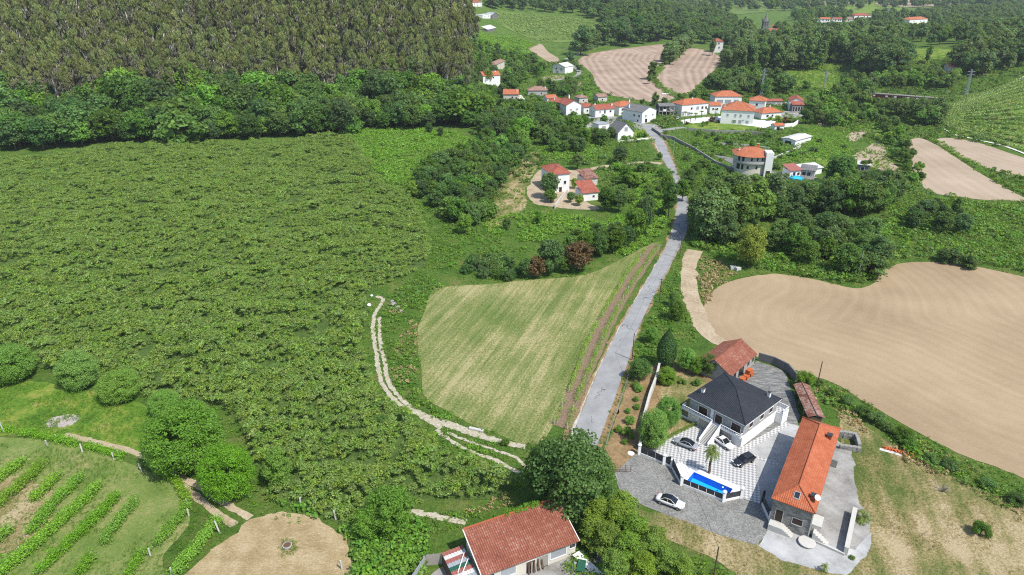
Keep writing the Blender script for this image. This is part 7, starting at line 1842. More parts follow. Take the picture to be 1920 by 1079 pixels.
house((906, 156), (938, 164), 9, 4.4, 'gx', 24, 'roof_orange_bright', 'white_wall', 'white two-storey house with an orange roof among the slope trees', [('F', .3, 2.8, 1.0, 1.1, DW), ('F', .6, 2.8, 1.0, 1.1, DW), ('R', .3, 2.4, 1.2, 2.0, DW), ('R', .65, 2.4, 1.2, 2.0, DW)], [(.2, .5, 2.6), (.8, .4, 2.4)])
house((929, 130), (946, 130), 6, 3.0, 'hip', 28, 'roof_brown', 'cream_wall', 'small hut with a pinkish pyramid roof among the slope trees', [('F', .5, .9, 1.0, 1.1, DW)])
house((1036, 137), (1059, 139), 13, 5.0, 'gy', 20, 'pale_sheet', 'white_wall', 'white gabled house with a pale roof on the slope road', [('F', .3, 3.0, 1.4, 1.4, DW), ('F', .7, 3.0, 1.2, 1.2, DW), ('F', .4, .05, 2.4, 2.2, SH)])
house((1001, 213), (1022, 211), 5, 2.5, 'hip', 16, 'roof_red', 'old_white_wall', 'small garage with a flat red roof by the alley', [('F', .5, .05, 2.6, 2.1, DW)])
house((1086, 194), (1102, 193), 7, 3.0, 'hip', 22, 'roof_brown', 'old_white_wall', 'small brown-roofed outbuilding right of the tall white gable', [('F', .5, 1.0, 1.0, 1.0, DW)])
house((1121, 192), (1138, 191), 7, 3.0, 'gx', 20, 'roof_brown', 'old_white_wall', 'small brown-roofed outbuilding behind the long red roof', [('F', .5, 1.0, 1.0, 1.0, DW)])
# mansion group
house((1277, 219), (1326, 215), 10, 6.0, 'hip', 24, 'roof_orange_bright', 'white_wall', 'white mansion wing with a broad orange hipped roof behind palms', [('F', .37, 3.6, 1.3, 1.3, DW), ('F', .6, 3.2, 2.0, 2.0, SH), ('F', .78, 3.4, 1.5, 1.6, DW), ('F', .92, 3.4, 1.3, 1.4, DW), ('F', .06, .3, 2.0, 2.6, SH), ('F', .27, .3, 2.2, 2.0, SH)], [(.55, .5, 3.0)])
house((1338, 206), (1388, 206), 11, 7.2, 'hip', 24, 'roof_orange_bright', 'white_wall', 'rear mansion block with a pale orange roof and large grey shutters', [('F', .2, 4.0, 4.0, 2.2, SH), ('F', .5, 4.0, 4.0, 2.2, SH), ('F', .8, 4.0, 3.0, 2.2, SH)])
house((1350, 232), (1411, 236), 15, 7.0, 'hip', 25, 'roof_orange_bright', 'white_wall', 'main white mansion with an orange-red hipped roof and pale lower windows', [('F', .2, 4.2, 1.1, 1.6, SH), ('F', .44, 4.2, 1.1, 1.6, SH), ('F', .6, 4.2, 1.1, 1.6, SH), ('F', .84, 4.2, 1.1, 1.6, SH), ('F', .44, .9, 1.6, 1.7, SH), ('F', .6, .9, 1.6, 1.7, SH), ('F', .82, .9, 1.6, 1.7, SH), ('R', .4, 4.2, 1.1, 1.4, DW), ('R', .7, 4.2, 1.1, 1.4, DW)], [(.08, .3, 1.9), (.33, .2, 1.8), (.55, .45, 3.6)])
house((1427, 224), (1464, 221), 9, 3.0, 'hip', 26, 'roof_orange_bright', 'white_wall', 'low white pavilion with an orange roof and skylight beside the mansion', [('F', .3, 1.0, 1.6, 1.3, DW), ('F', .55, 1.0, 1.2, 1.3, DW)], [(.65, .6, 3.2)])
house((1478, 207), (1504, 208), 12, 5.0, 'gy', 26, 'roof_red', 'white_wall', 'white house with a dull red gabled roof above a dark veranda', [('F', .2, 3.2, 1.2, 1.2, DW), ('F', .75, 3.4, 1.0, 1.0, DW)])
house((1484, 210), (1505, 210), 4, 3.8, 'mono', 16, 'roof_red', 'dark_concrete', 'dark glazed veranda with a sloping red roof', [('F', .15, .3, 1.2, 2.6, DW), ('F', .38, .3, 1.2, 2.6, DW), ('F', .62, .3, 1.2, 2.6, DW), ('F', .85, .3, 1.2, 2.6, DW)], name='veranda', cat='veranda')
house((1434, 199), (1466, 198), 5, 2.6, 'gx', 18, 'roof_red', 'old_white_wall', 'long low row of red-roofed garages behind the lawn', [('F', .2, .05, 2.4, 2.0, SH), ('F', .5, .05, 2.4, 2.0, SH), ('F', .8, .05, 2.4, 2.0, SH)])
house((1452, 245), (1469, 244), 4, 2.3, 'gx', 20, 'roof_orange_bright', 'white_wall', 'tiny gate lodge with a red tiled roof in the garden wall', [('F', .35, .05, 1.6, 1.9, DW)])
house((1490, 274), (1520, 266), 7.5, 2.4, 'gx', 9, 'pale_sheet', 'white_wall', 'long shed with a very pale sheet roof behind the vines', [('L', .5, .3, 3.4, 1.6, DW)], name='shed', cat='shed')
house((1480, 333), (1500, 331), 5, 2.5, 'mono', 14, 'red_sheet', 'white_wall', 'pool house with a sloping red sheet roof', [('F', .4, .05, 1.2, 2.0, DW), ('F', .8, .6, 1.2, 1.2, DW)], name='pool_house', cat='shed')
house((1500, 330), (1526, 333), 5, 2.4, 'mono', 10, 'roof_grey', 'old_white_wall', 'lean-to with a grey sheet roof joined to the pool house', [('F', .25, .3, 1.4, 1.6, DW), ('F', .6, .3, 1.4, 1.6, DW)], name='shed', cat='shed')
house((1607, 321), (1629, 323), 4, 2.6, 'mono', 6, 'pale_sheet', 'dark_concrete', 'small dark hut with a white roof at the tan plot', [('F', .4, .3, 1.4, 1.6, DW)], name='hut', cat='hut')
house((1094, 214), (1108, 213), 7, 3.6, 'gx', 22, 'roof_red', 'white_wall', 'narrow white annex with a red roof between the tall gable and the long red roof', [('F', .5, 1.2, 1.0, 1.2, DW)])
house((1026, 196), (1044, 195), 7, 3.4, 'gx', 22, 'roof_orange_bright', 'white_wall', 'small white cottage with an orange roof above the alley', [('F', .5, 1.2, 1.0, 1.2, DW)])
house((1122, 245), (1142, 243), 6, 2.6, 'flat', 0, 'grey_sheet', 'white_wall', 'flat grey-roofed garage left of the chalet', [('F', .5, .05, 2.4, 2.0, SH)])
house((1266, 210), (1280, 208), 7, 3.4, 'gx', 20, 'roof_orange_bright', 'white_wall', 'small orange-roofed annex beside the unfinished building', [('F', .5, 1.0, 1.0, 1.1, DW)])
house((1330, 214), (1350, 214), 7, 4.6, 'gx', 20, 'roof_orange_bright', 'white_wall', 'orange-roofed link between the mansion wing and the main mansion', [('F', .3, 2.4, 1.0, 1.2, DW), ('F', .7, 2.4, 1.0, 1.2, DW)])
house((1402, 210), (1432, 212), 10, 6.2, 'hip', 24, 'roof_orange_bright', 'white_wall', 'right rear mansion wing with an orange roof', [('F', .5, 4, 1.2, 1.4, DW)])
house((1506, 330), (1540, 326), 5, 2.4, 'mono', 8, 'pale_sheet', 'white_wall', 'white-roofed shelter behind the pool house', [('F', .5, .2, 2.0, 1.8, DW)], name='shed', cat='shed')
for q, lab in (([(1096, 238), (1116, 224), (1152, 222), (1166, 240), (1150, 250), (1120, 250)], 'pale courtyard before the long red gabled roof'), ([(1196, 246), (1190, 234), (1232, 234), (1240, 242), (1222, 250)], 'pale street corner court by the grey gabled house'), ([(1460, 214), (1480, 208), (1510, 212), (1500, 220), (1466, 222)], 'pale terrace before the dark veranda'), ([(985, 204), (1000, 196), (1022, 190), (1026, 200), (1010, 214), (992, 216)], 'pale yard by the small garage')):
    drape('courtyard', catmull(wpoly(q), 3), 'grey_gravel', .13, 3, lab, 'paving')
wall_line('street_wall', [(1100, 240), (1128, 242), (1152, 244)], .3, 1.2, 'white_wall', 'white wall below the long red gabled roof')
wall_line('terrace_wall', [(1345, 272), (1400, 276), (1450, 282)], .4, 1.2, 'pale_stone', 'upper pale terrace wall above the round villa')
wall_line('terrace_wall', [(1450, 300), (1480, 288), (1500, 278)], .4, 1.4, 'pale_stone', 'slanting pale wall from the round villa to the long shed')
# small farmhouse and its sheds
house((1034, 362), (1067, 359), 12.5, 6.6, 'hip', 23, 'roof_red', 'white_wall', 'small white farmhouse with a pinkish-red hipped roof and outside stair', [('F', .3, 3.2, 1.0, 1.3, DW), ('F', .75, 3.2, 1.0, 1.3, DW), ('R', .15, 3.0, 1.0, 2.0, DW), ('R', .5, 3.2, 1.0, 1.3, DW), ('F', .5, .05, 1.2, 2.0, BR)])
house((1093, 378), (1121, 375), 7.5, 2.9, 'mono', 17, 'roof_red', 'white_wall', 'white-walled farm shed with a sloping pink-red roof', [('L', .4, .05, 1.6, 2.0, DW), ('F', .7, 1.2, .9, .8, DW)], name='farm_shed', cat='shed')
house((1097, 350), (1120, 347), 7, 2.8, 'mono', 14, 'roof_rust', 'old_white_wall', 'rear farm shed with a dark rusty tile roof', [('F', .25, .05, 2.2, 2.1, DW)], name='farm_shed', cat='shed')
wall_line('farm_wall', [(1040, 392), (1052, 376), (1064, 362)], .3, 1.6, 'old_white_wall', 'white ramp wall running up to the farmhouse')
wall_line('garden_wall', [(1238, 258), (1262, 262), (1300, 282), (1340, 308), (1372, 322)], .5, 1.6, 'rough_granite', 'grey stone wall descending beside the grass to the round villa')
wall_line('garden_wall', [(1290, 246), (1340, 250), (1400, 252), (1440, 256)], .5, 1.8, 'rough_granite', 'rough stone terrace wall below the palm garden')
wall_line('street_wall', [(1222, 244), (1234, 252), (1250, 264)], .4, 1.4, 'dark_concrete', 'dark wall along the street corner opposite the chalet')
wall_line('chalet_wall', [(1158, 268), (1190, 265), (1219, 261)], .3, .9, 'white_wall', 'low white wall in front of the chalet garden')
wall_line('terrace_wall', [(1280, 232), (1310, 228), (1345, 224)], .35, 1.6, 'white_wall', 'long white wall of the mansion drive behind the palms')
wall_line('round_garden_wall', [(1470, 240), (1488, 238), (1496, 232)], .35, 2.2, 'white_wall', 'curved white garden wall beside the tiny gate lodge')
drape('palm_garden', catmull(wpoly([(1285, 240), (1300, 232), (1345, 230), (1400, 236), (1425, 240), (1400, 246), (1340, 245)]), 3), 'lush_grass', .16, 3, 'bright lawn of the palm garden before the mansion', 'lawn')
drape('mansion_drive', catmull(wpoly([(1278, 226), (1350, 219), (1425, 226), (1455, 228), (1436, 240), (1410, 238), (1350, 229), (1300, 232)]), 3), 'white_paving', .14, 3, 'pale paved drive of the mansion', 'paving')
drape('lawn', catmull(wpoly([(1434, 206), (1446, 200), (1456, 204), (1446, 212), (1430, 214)]), 3), 'lush_grass', .16, 3, 'bright lawn between the mansion and the garages', 'lawn')
drape('villa_terrace', catmull(wpoly([(1340, 292), (1372, 308), (1372, 322), (1430, 330), (1480, 340), (1530, 338), (1520, 330), (1450, 322), (1440, 312), (1390, 300)]), 3), 'old_concrete', .14, 3, 'pale concrete terrace around the round villa', 'paving')
drape('garden_plot', catmull(wpoly([(1158, 266), (1188, 262), (1218, 259), (1212, 246), (1190, 244)]), 3), 'lush_grass', .14, 3, 'small chalet garden lawn', 'lawn')
for px, py, H in ((1267, 229, 6), (1283, 233, 6.5), (1294, 231, 5.2), (1303, 230, 4.8), (1314, 225, 4.6), (1325, 222, 5.2), (1340, 227, 6.4), (1366, 231, 5.0), (1254, 236, 5.5), (1133, 236, 4.0)):
    p = P(px, py); kpt = empty('palm_tree', p, px % 3); tag(kpt, 'palm with a tufted crown in the garden before the mansion' if px > 1200 else 'lone palm beside the steps of the long red gabled roof', 'palm', 'garden palms of the mansion' if px > 1200 else None)
    MB().tube([(0, 0, -.1), (.05, 0, H * .5), (0, .05, H)], [.2, .17, .15], 6).build('trunk', M['palm_bark'], kpt)
    rg = np.random.default_rng(px); Lf, Nf = clump_leaves(rg, [(0, 0, H + .2), (.6, 0, H), (-.6, .1, H), (.1, .6, H), (0, -.6, H)], [.7, .7, .7, .7, .7], 40, (1, 1, .8), .1, .9)
    c = bpy.data.objects.new('crown', quads_mesh('crown', Lf, Nf, np.full(len(Lf), .45), [M['leaf_palm']], rg, (.25, .5))); COL.objects.link(c); c.parent = kpt
for px, py, H, k, lf, lab in ((1318, 238, 3.2, 'broad', 'leaf_light', 'round ornamental tree on the palm garden lawn'), (1325, 236, 3.0, 'broad', 'leaf_yellow', 'yellowish ornamental tree on the palm garden lawn'), (1359, 231, 3.8, 'cypress', 'leaf_cypress', 'small dark cypress against the main mansion'), (1375, 233, 3.4, 'broad', 'leaf_light', 'umbrella-shaped small tree against the main mansion'), (1392, 234, 3.6, 'broad', 'leaf_poplar', 'grey-green olive tree against the main mansion'), (1334, 229, 3.0, 'bush', 'leaf_red', 'dark purple bush by the mansion drive'), (1346, 231, 1.8, 'bush', 'leaf_red', 'low reddish bush by the main mansion'), (1288, 234, 1.8, 'bush', 'leaf_red', 'low reddish bush under the palms'),
                               (1430, 196, 4, 'bush', 'leaf_yellow', 'round yellow-green bush behind the mansion'), (1443, 228, 3.4, 'broad', 'leaf_light', 'small parasol tree by the low pavilion'), (1458, 228, 3.4, 'bush', 'leaf_yellow', 'yellow-green bush by the low pavilion'), (1472, 230, 3.2, 'bush', 'leaf_red', 'dark red bush inside the curved garden wall'), (1482, 230, 3.2, 'bush', 'leaf_light', 'pale green bush inside the curved garden wall'), (1310, 256, 4, 'broad', 'leaf_oak', 'round tree on the terraces below the palm garden'), (1325, 262, 3.6, 'broad', 'leaf_oak', 'second round tree on the terraces below the palm garden'), (1345, 266, 3.2, 'bush', 'leaf_dark', 'dark bush at the lower terrace'),
                               (1200, 258, 3.0, 'bush', 'leaf_light', 'garden shrub right of the chalet'), (1170, 264, 2.6, 'bush', 'leaf_light', 'flowering shrub before the chalet front'), (1210, 258, 2.6, 'bush', 'leaf_bramble', 'green shrub at the street end of the chalet wall'), (1474, 336, 2.8, 'broad', 'leaf_poplar', 'grey olive tree beside the pool house'), (1455, 318, 3.2, 'bush', 'leaf_poplar', 'grey-green bush behind the round villa'), (1540, 325, 3.0, 'broad', 'leaf_oak', 'small tree at the end of the pool house lean-tos'), (1568, 330, 2.6, 'broad', 'leaf_light', 'young tree beyond the pool house'), (975, 200, 7, 'broad', 'leaf_flower', 'white-flowering tree by the alley'), (1226, 226, 3.4, 'broad', 'leaf_light', 'small round tree at the street corner house')):
    plant_px(k, 'far' if k != 'cypress' else 'mid', lf, px, py, H, name='garden_plant', label=lab, cat='tree')

# unfinished concrete building
def frame_building():
    a, b_ = P(1235, 219), P(1263, 219); d = b_ - a; L = d.length; ang = math.atan2(d.y, d.x); D = 8
    o = empty('unfinished_building', a, ang); tag(o, 'unfinished grey concrete frame building with a dark roof', 'building')
    for z in (0, 2.9, 5.8): MB().box(-.1, -.1, z, L + .1, D, z + .22).build('floor_slab', M['concrete'], o)
    for k in range(5):
        x = L * k / 4
        for z in (.22, 3.12):
            for y in (.05, D - .4): MB().box(x - .16, y, z, x + .16, y + .32, z + 2.68).build('column', M['concrete'], o)
    MB().box(.1, D - .5, .22, L - .1, D - .42, 5.8).build('back_wall', M['dark_concrete'], o)
    b = MB(); roof_gable(b, 0, 0, L, D - .2, 6.2, math.radians(14), .5, 'x'); b.build('roof', M['roof_grey'], o)
    MB().box(L * .28, .1, 3.12, L * .47, .2, 4.2).build('parapet', M['white_wall'], o)
frame_building()

# the round villa
def round_villa():
    p = P(1405, 326); o = empty('round_villa', (p.x, p.y, p.z - .05), math.radians(-8)); tag(o, 'three-storey villa with a curved front, orange roof and tall white stair tower', 'house')
    def arc(R, n=16, a0=180, a1=360, sx=1.0): return [(R * sx * math.cos(math.radians(a0 + (a1 - a0) * k / n)), R * math.sin(math.radians(a0 + (a1 - a0) * k / n))) for k in range(n + 1)]
    R = 6.2
    out = [(x, y * .62) for x, y in arc(R)] + [(R, 7.5), (-R, 7.5)]
    MB().prism(out, 0, 8.4).build('wall', M['cream_wall'], o)
    bal = [(x * 1.16, y * .78) for x, y in arc(R)] + [(R * 1.16, .6), (-R * 1.16, .6)]
    bl = MB().prism(bal, 5.2, 5.45).build('balcony', M['grey_wall'], o)
    for k in range(16):
        q, s = bal[k], bal[k + 1]; MB().bar((q[0], q[1], 5.45), (s[0], s[1], 5.45), .12, .85).build('balcony_panel', M['grey_wall'], bl)
    eave = [(x * 1.2, y * .86) for x, y in arc(R)] + [(R * 1.2, 8.2), (-R * 1.2, 8.2)]
    b = MB(); ap0, ap1 = (-2.2, 3.2, 11.0), (2.2, 3.2, 11.0); zz = 8.35
    for k in range(16):
        q, s = eave[k], eave[k + 1]; t0, t1 = (q[0] + R * 1.2) / (2.4 * R), (s[0] + R * 1.2) / (2.4 * R)
        A = tuple(Vector(ap0).lerp(Vector(ap1), t0)); B = tuple(Vector(ap0).lerp(Vector(ap1), t1)); b.poly((q[0], q[1], zz), (s[0], s[1], zz), B, A)
    b.poly((eave[16][0], eave[16][1], zz), (eave[17][0], eave[17][1], zz), ap1); b.poly((eave[17][0], eave[17][1], zz), (eave[18][0], eave[18][1], zz), ap0, ap1); b.poly((eave[18][0], eave[18][1], zz), (eave[0][0], eave[0][1], zz), ap0)
    b.poly(*[(q[0], q[1], zz) for q in eave[::-1]])
    rf = b.build('roof', M['roof_orange_bright'], o); ridge_caps(rf, [(ap0, ap1)], M['roof_red'], .2); chimney(rf, 2.6, 3.8, 9.6, 12.2, .9, 'orange_brick'); chimney(rf, -5.0, 2.6, 8.6, 10.4, .6)
    tw = MB().box(5.0, -4.2, 0, 8.0, 1.6, 10.2).build('stair_tower', M['white_wall'], o)
    MB().box(5.7, -4.26, .05, 7.4, -4.1, 2.6).build('garage_door', M['brown_shutter'], tw)
    for k, z, w, h, nm in ((2, 6.0, 1.0, 2.1, 'door'), (4, 6.0, 1.0, 2.1, 'door'), (7, 6.4, .7, 1.3, 'window'), (9, 6.4, .7, 1.3, 'window'), (11, 6.4, .7, 1.3, 'window'), (13, 6.4, .8, 1.5, 'window'), (6, 3.0, .8, 1.3, 'window'), (9, 3.0, .8, 1.3, 'window'), (2, 2.6, 1.6, 2.2, 'door'), (4, 2.6, .9, 2.2, 'door')):
        q, s = Vector((*out[k], 0)), Vector((*out[k + 1], 0)); m = (q + s) / 2; u = (s - q).normalized() * w / 2; nrm = Vector((u.y, -u.x, 0)).normalized()
        MB().prism([m - u - nrm * .1, m - u + nrm * .06, m + u + nrm * .06, m + u - nrm * .1][::-1], z, z + h).build(nm, M['dark_window'], o)
round_villa()
def garden_pool():
    p = P(1492, 338); o = empty('garden_pool', p); tag(o, 'round blue above-ground pool beside the pool house', 'pool')
    MB().lathe([(2.55, -.1), (2.6, 1.2), (2.45, 1.2), (2.45, .9)], n=28).build('pool_wall', M['pool_tile'], o); MB().lathe([(2.45, .9), (2.45, 1.0), (.05, 1.0)], n=28).build('water', M['pool_tile'], o)
garden_pool()

# ------------------------------------------------------------------ far buildings
house((1334, 99), (1354, 99), 10, 11, 'hip', 26, 'roof_red', 'white_wall', 'tall white tower house with a red hipped roof by the furrowed field', [('F', .25, 8, 1.3, 1.8, DW), ('F', .6, 8, 1.3, 1.8, DW), ('F', .25, 4, 1.3, 1.8, DW), ('F', .65, 4, 1.3, 1.8, DW)])
def church():
    p = P(1431, 74); o = empty('church', p); tag(o, 'dark stone church tower with a spire and a low red-roofed nave', 'church')
    b = MB(); b.box(-3.2, -3.2, -.5, 3.2, 3.2, 15); b.build('tower', M['dark_concrete'], o)
    for x, y in ((-2.4, -2.4), (2.4, -2.4), (2.4, 2.4), (-2.4, 2.4), (0, -2.6), (0, 2.6)): MB().box(x - .6, y - .6, 15, x + .6, y + .6, 19.5).build('belfry_column', M['dark_concrete'], o)
    MB().box(-3.4, -3.4, 19.5, 3.4, 3.4, 20.3).build('cornice', M['dark_concrete'], o)
    sp = MB().lathe([(3.2, 20.3), (1.6, 24), (.1, 29)], n=8).build('spire', M['dark_concrete'], o)
    for x, y in ((-3, -3), (3, -3), (3, 3), (-3, 3)): MB().lathe([(.6, 20.3), (.4, 22), (.05, 24)], (x, y, 0), 6).build('pinnacle', M['dark_concrete'], o)
    MB().box(3.2, 0, -.5, 24, 9, 9).build('nave', M['old_white_wall'], o); b = MB(); roof_gable(b, 3.4, 0, 24, 9, 9, math.radians(28), .5, 'x'); b.build('nave_roof', M['roof_red'], o)
church()
FARH = [((1601, 36), (1632, 36), 14, 5, 'hip', 'roof_red', 'white_wall', 'far long white house with a red roof at the hamlet start'), ((1692, 32), (1722, 32), 14, 6, 'hip', 'roof_red', 'white_wall', 'far white house with a broad red roof on the hamlet rise'), ((1704, 46), (1738, 44), 14, 6, 'hip', 'roof_orange_bright', 'white_wall', 'far white house with an orange roof at the wood edge'), ((1538, 43), (1556, 43), 10, 5, 'gx', 'roof_orange_bright', 'white_wall', 'far small orange-roofed house beside the poplars'), ((1562, 43), (1578, 43), 10, 5, 'gx', 'roof_red', 'white_wall', 'far small red-roofed house beside the orange one'), ((1580, 41), (1598, 41), 10, 4, 'gx', 'roof_brown', 'cream_wall', 'far cream house with a brown roof'), ((1516, 43), (1534, 43), 10, 5, 'flat', 'pale_sheet', 'pale_blue_wall', 'far pale box-shaped building beside the poplars'), ((1668, 28), (1684, 28), 12, 4, 'gx', 'roof_brown', 'cream_wall', 'far brown-roofed barn in the hamlet'),
        ((840, 14), (854, 14), 10, 5, 'gx', 'roof_red', 'white_wall', 'white house with a red roof on the crest beside the eucalyptus'), ((868, 13), (904, 13), 12, 4, 'hip', 'roof_red', 'white_wall', 'long red-roofed house on the far crest'), ((856, 17), (868, 17), 8, 3.5, 'gx', 'roof_brown', 'white_wall', 'small brown-roofed house between the crest houses'), ((905, 35), (922, 35), 10, 4, 'flat', 'pale_sheet', 'white_wall', 'white flat-roofed house above the hillside orchard'), ((922, 36), (934, 36), 10, 4.5, 'gy', 'grey_sheet', 'dark_concrete', 'blue-grey shed above the hillside orchard'), ((914, 61), (930, 58), 7, 3, 'mono', 'pale_sheet', 'dark_concrete', 'dark shed with a curved white roof on the slope'), ((1776, 140), (1796, 138), 10, 4, 'gx', 'roof_orange_bright', 'cream_wall', 'orange-roofed house half hidden behind the railcar trees'), ((1536, 82), (1550, 82), 9, 7, 'hip', 'roof_brown', 'white_wall', 'white house half hidden in the poplars'), ((1444, 62), (1470, 62), 9, 7, 'gx', 'roof_red', 'white_wall', 'red-roofed building behind the church nave')]
for p0, p1, dp, h, rt, rm, wm, lab in FARH:
    house(p0, p1, dp, h, rt, 22, rm, wm, lab, [('F', .25, 1.2, 1.6, 1.6, DW), ('F', .6, 1.2, 1.6, 1.6, DW)] if h < 5 else [('F', .25, 2.6, 1.6, 1.6, DW), ('F', .6, 2.6, 1.6, 1.6, DW), ('F', .8, 2.6, 1.6, 1.6, DW)])
# railcar
def railcar():
    a, b_ = P(1633, 186), P(1757, 188); d = b_ - a; L = d.length; ang = math.atan2(d.y, d.x)
    o = empty('railcar', (a.x, a.y, min(a.z, b_.z)), ang); tag(o, 'long dark red railcar with a grey roof between the trees', 'train')
    n = 3; l = L / n
    for k in range(n):
        x0, x1 = k * l + .3, (k + 1) * l - .3
        w = MB().box(x0, 0, .9, x1, 2.9, 3.5).build('carriage', M['train_red'], o)
        MB().prism([(x0 - .1, -.1), (x1 + .1, -.1), (x1 + .1, 3.0), (x0 - .1, 3.0)], 3.5, 3.9).build('carriage_roof', M['train_roof'], w)
        MB().box(x0 + .5, .3, 0, x1 - .5, 2.6, .9).build('underframe', M['dark_metal'], w)
        m = int((x1 - x0) / 1.9)
        for j in range(m):
            xx = x0 + .4 + j * (x1 - x0 - .8) / m
            MB().box(xx, -.05, 2.0, xx + 1.35, .02, 2.95).build('window', M['dark_window'] if j % 4 else M['white_paint'], w)
railcar()
# lattice masts
def mast(px, py, H, label, wd=2.0):
    p = P(px, py); o = empty('lattice_mast', p); tag(o, label, 'pylon', 'lattice masts')
    b = MB(); n = 9
    for s in ((-1, -1), (1, -1), (1, 1), (-1, 1)): MB().tube([(s[0] * wd / 2, s[1] * wd / 2, -.3), (s[0] * .25, s[1] * .25, H)], .1, 4).build('mast_leg', M['grey_sheet'], o)
    for k in range(n):
        t0, t1 = k / n, (k + 1) / n; w0, w1 = wd / 2 * (1 - t0) + .25 * t0, wd / 2 * (1 - t1) + .25 * t1
        for s in (-1, 1):
            b.tube([(-w0 * s, -w0, H * t0), (w1 * s, -w1, H * t1)], .06, 4); b.tube([(s * w0, -w0, H * t0), (s * w1, w1, H * t1)], .06, 4)
    b.build('lattice_bracing', M['grey_sheet'], o)
    for z in (H * .78, H * .9): MB().bar((-2.4, 0, z), (2.4, 0, z), .2, .2).build('mast_arm', M['grey_sheet'], o)
mast(1810, 178, 16, 'pale lattice power mast at the corner of the hillside vineyard'); mast(1426, 182, 19, 'slim pale lattice mast behind the mansion', 1.6); mast(1544, 170, 14, 'thin grey lattice mast in the meadow', 1.4); mast(1086, 78, 15, 'grey mast beside the hillside orchard', 1.2); mast(902, 16, 16, 'grey mast beside the long red-roofed house on the crest', 1.2); mast(1660, 48, 24, 'far lattice mast in the hamlet', 2.4)
# vehicles in the village
def small_car(px, py, ang, paint, label):
    c = car(px, py, ang, paint, label); c['group'] = 'cars in the village'; c.location.z += .1
small_car(1473, 197, .2, 'paint_white', 'white car on the terrace before the dark veranda'); small_car(1553, 338, -.4, 'paint_black', 'dark car beyond the pool house lean-tos'); small_car(1270, 224, 1.2, 'paint_pale', 'pale car in the court of the concrete frame building')
# white plastic sheet by the field
p = P(1249, 177); o = MB().box(-3.2, -1.2, 0, 3.2, 1.2, .5).build('plastic_sheet', M['white_paint'], bevel=.2); o.location = p; tag(o, 'white plastic heap at the lower rim of the furrowed field', 'sheet')
# ------------------------------------------------------------------ vine rows
def vine_row(px, label, group, h=1.3, w=.5, leaf='leaf_vine', step=.3, per=26, size=.17, post='grey_wood', seed=1, gaps=.1, post_step=6.0, ph=1.5, post_mat=None, parts=True):
    r = np.random.default_rng(seed); pts = catmull([P(*p) for p in px], 6, closed=False)
    O = Vector((pts[0][0], pts[0][1], hz(*pts[0]))); o = empty('vine_row', O); tag(o, label, 'vine row', group)
    C = []; acc = 0; posts = []; nxt = 0.0
    for a, b in zip(pts[:-1], pts[1:]):
        L = np.linalg.norm(b - a); n = max(1, int(L / step))
        for k in range(n):
            q = a + (b - a) * k / n; acc += L / n
            g = vnoise(np.array([acc]), np.array([seed * 7.0]), 3.0, seed)[0]
            if acc >= nxt: posts.append(q); nxt += post_step
            if g < gaps: continue
            z = hz(*q) - O.z; hh = h * (.65 + .55 * g)
            for zz in np.arange(.35 * hh, hh, .42): C.append([q[0] - O.x + r.normal(0, w * .22), q[1] - O.y + r.normal(0, w * .22), z + zz])
    if not C: C = [[0, 0, h * .5]]
    Lf, Nf = clump_leaves(r, C, r.uniform(w * .5, w * .85, len(C)), per // 2, (1, 1, .9), .3, .8)
    c = bpy.data.objects.new('foliage', quads_mesh('foliage', Lf, Nf, np.full(len(Lf), size), [M[leaf]], r)); COL.objects.link(c); c.parent = o
    q = posts[-1]
    for k, q in enumerate(posts):
        z = hz(*q) - O.z; e = MB().box(q[0] - O.x - .06, q[1] - O.y - .06, z - .1, q[0] - O.x + .06, q[1] - O.y + .06, z + ph).build('vine_post', M[post_mat or 'pale_stone'], o)
    return o
G1 = 'near vineyard rows'
rows = [([(48, 868), (20, 890), (-30, 925)], 'short vine row at the upper corner of the near vineyard'), ([(82, 878), (30, 925), (-30, 975)], 'vine row second from the upper corner of the near vineyard'), ([(112, 898), (75, 935), (68, 940)], 'very short broken vine row in the bare patch of the near vineyard'), ([(150, 905), (100, 955), (58, 1005)], 'vine row ending at the bare patch of the near vineyard'), ([(188, 918), (135, 968), (60, 1035), (0, 1085)], 'long vine row in the middle of the near vineyard'), ([(222, 938), (170, 990), (110, 1045), (70, 1085)], 'long vine row just below the middle one of the near vineyard'), ([(258, 948), (225, 985), (195, 1025)], 'vine row ending half way down the near vineyard'), ([(175, 1050), (150, 1085)], 'stub of vine row at the foot of the near vineyard'), ([(352, 950), (345, 968), (318, 1000), (295, 1030)], 'curved vine row along the lower edge of the near vineyard'), ([(268, 1045), (240, 1085)], 'low vine row continuing the lower edge of the near vineyard'), ([(410, 980), (385, 1015), (355, 1050), (325, 1085)], 'separate vine row beside the straw circle'), ([(20, 1000), (-20, 1030)], 'sparse vine row stub in the bare patch'), ([(40, 1040), (-20, 1090)], 'sparse low vine row near the foot of the bare patch'), ([(-10, 806), (60, 818), (100, 826), (150, 838), (200, 850), (235, 862)], 'vine row on pale posts along the meadow track'), ([(300, 890), (330, 905), (345, 930), (352, 950)], 'vine row bending round the end of the near vineyard')]
drape('bare_patch', catmull(wpoly([(-60, 900), (40, 898), (100, 922), (108, 965), (70, 1010), (0, 1040), (-60, 1050)]), 4), 'dry_grass', .066, 1.5, 'tan bare patch between the upper rows of the near vineyard', 'field', jitter=.3)
for k, (px, lab) in enumerate(rows): vine_row(px, lab, G1, h=1.55 if k < 13 else 1.1, w=1.15, seed=k + 3, gaps=.03 if k < 11 else .2, per=100, size=.21, post_step=15, ph=1.6)
vine_row([(1040, 796), (1060, 752), (1085, 690), (1113, 622), (1162, 540), (1190, 498), (1212, 470)], 'long vine row between hay field and brown soil strip', 'roadside vine rows', h=1.4, w=.95, seed=41, gaps=.15, step=.35)
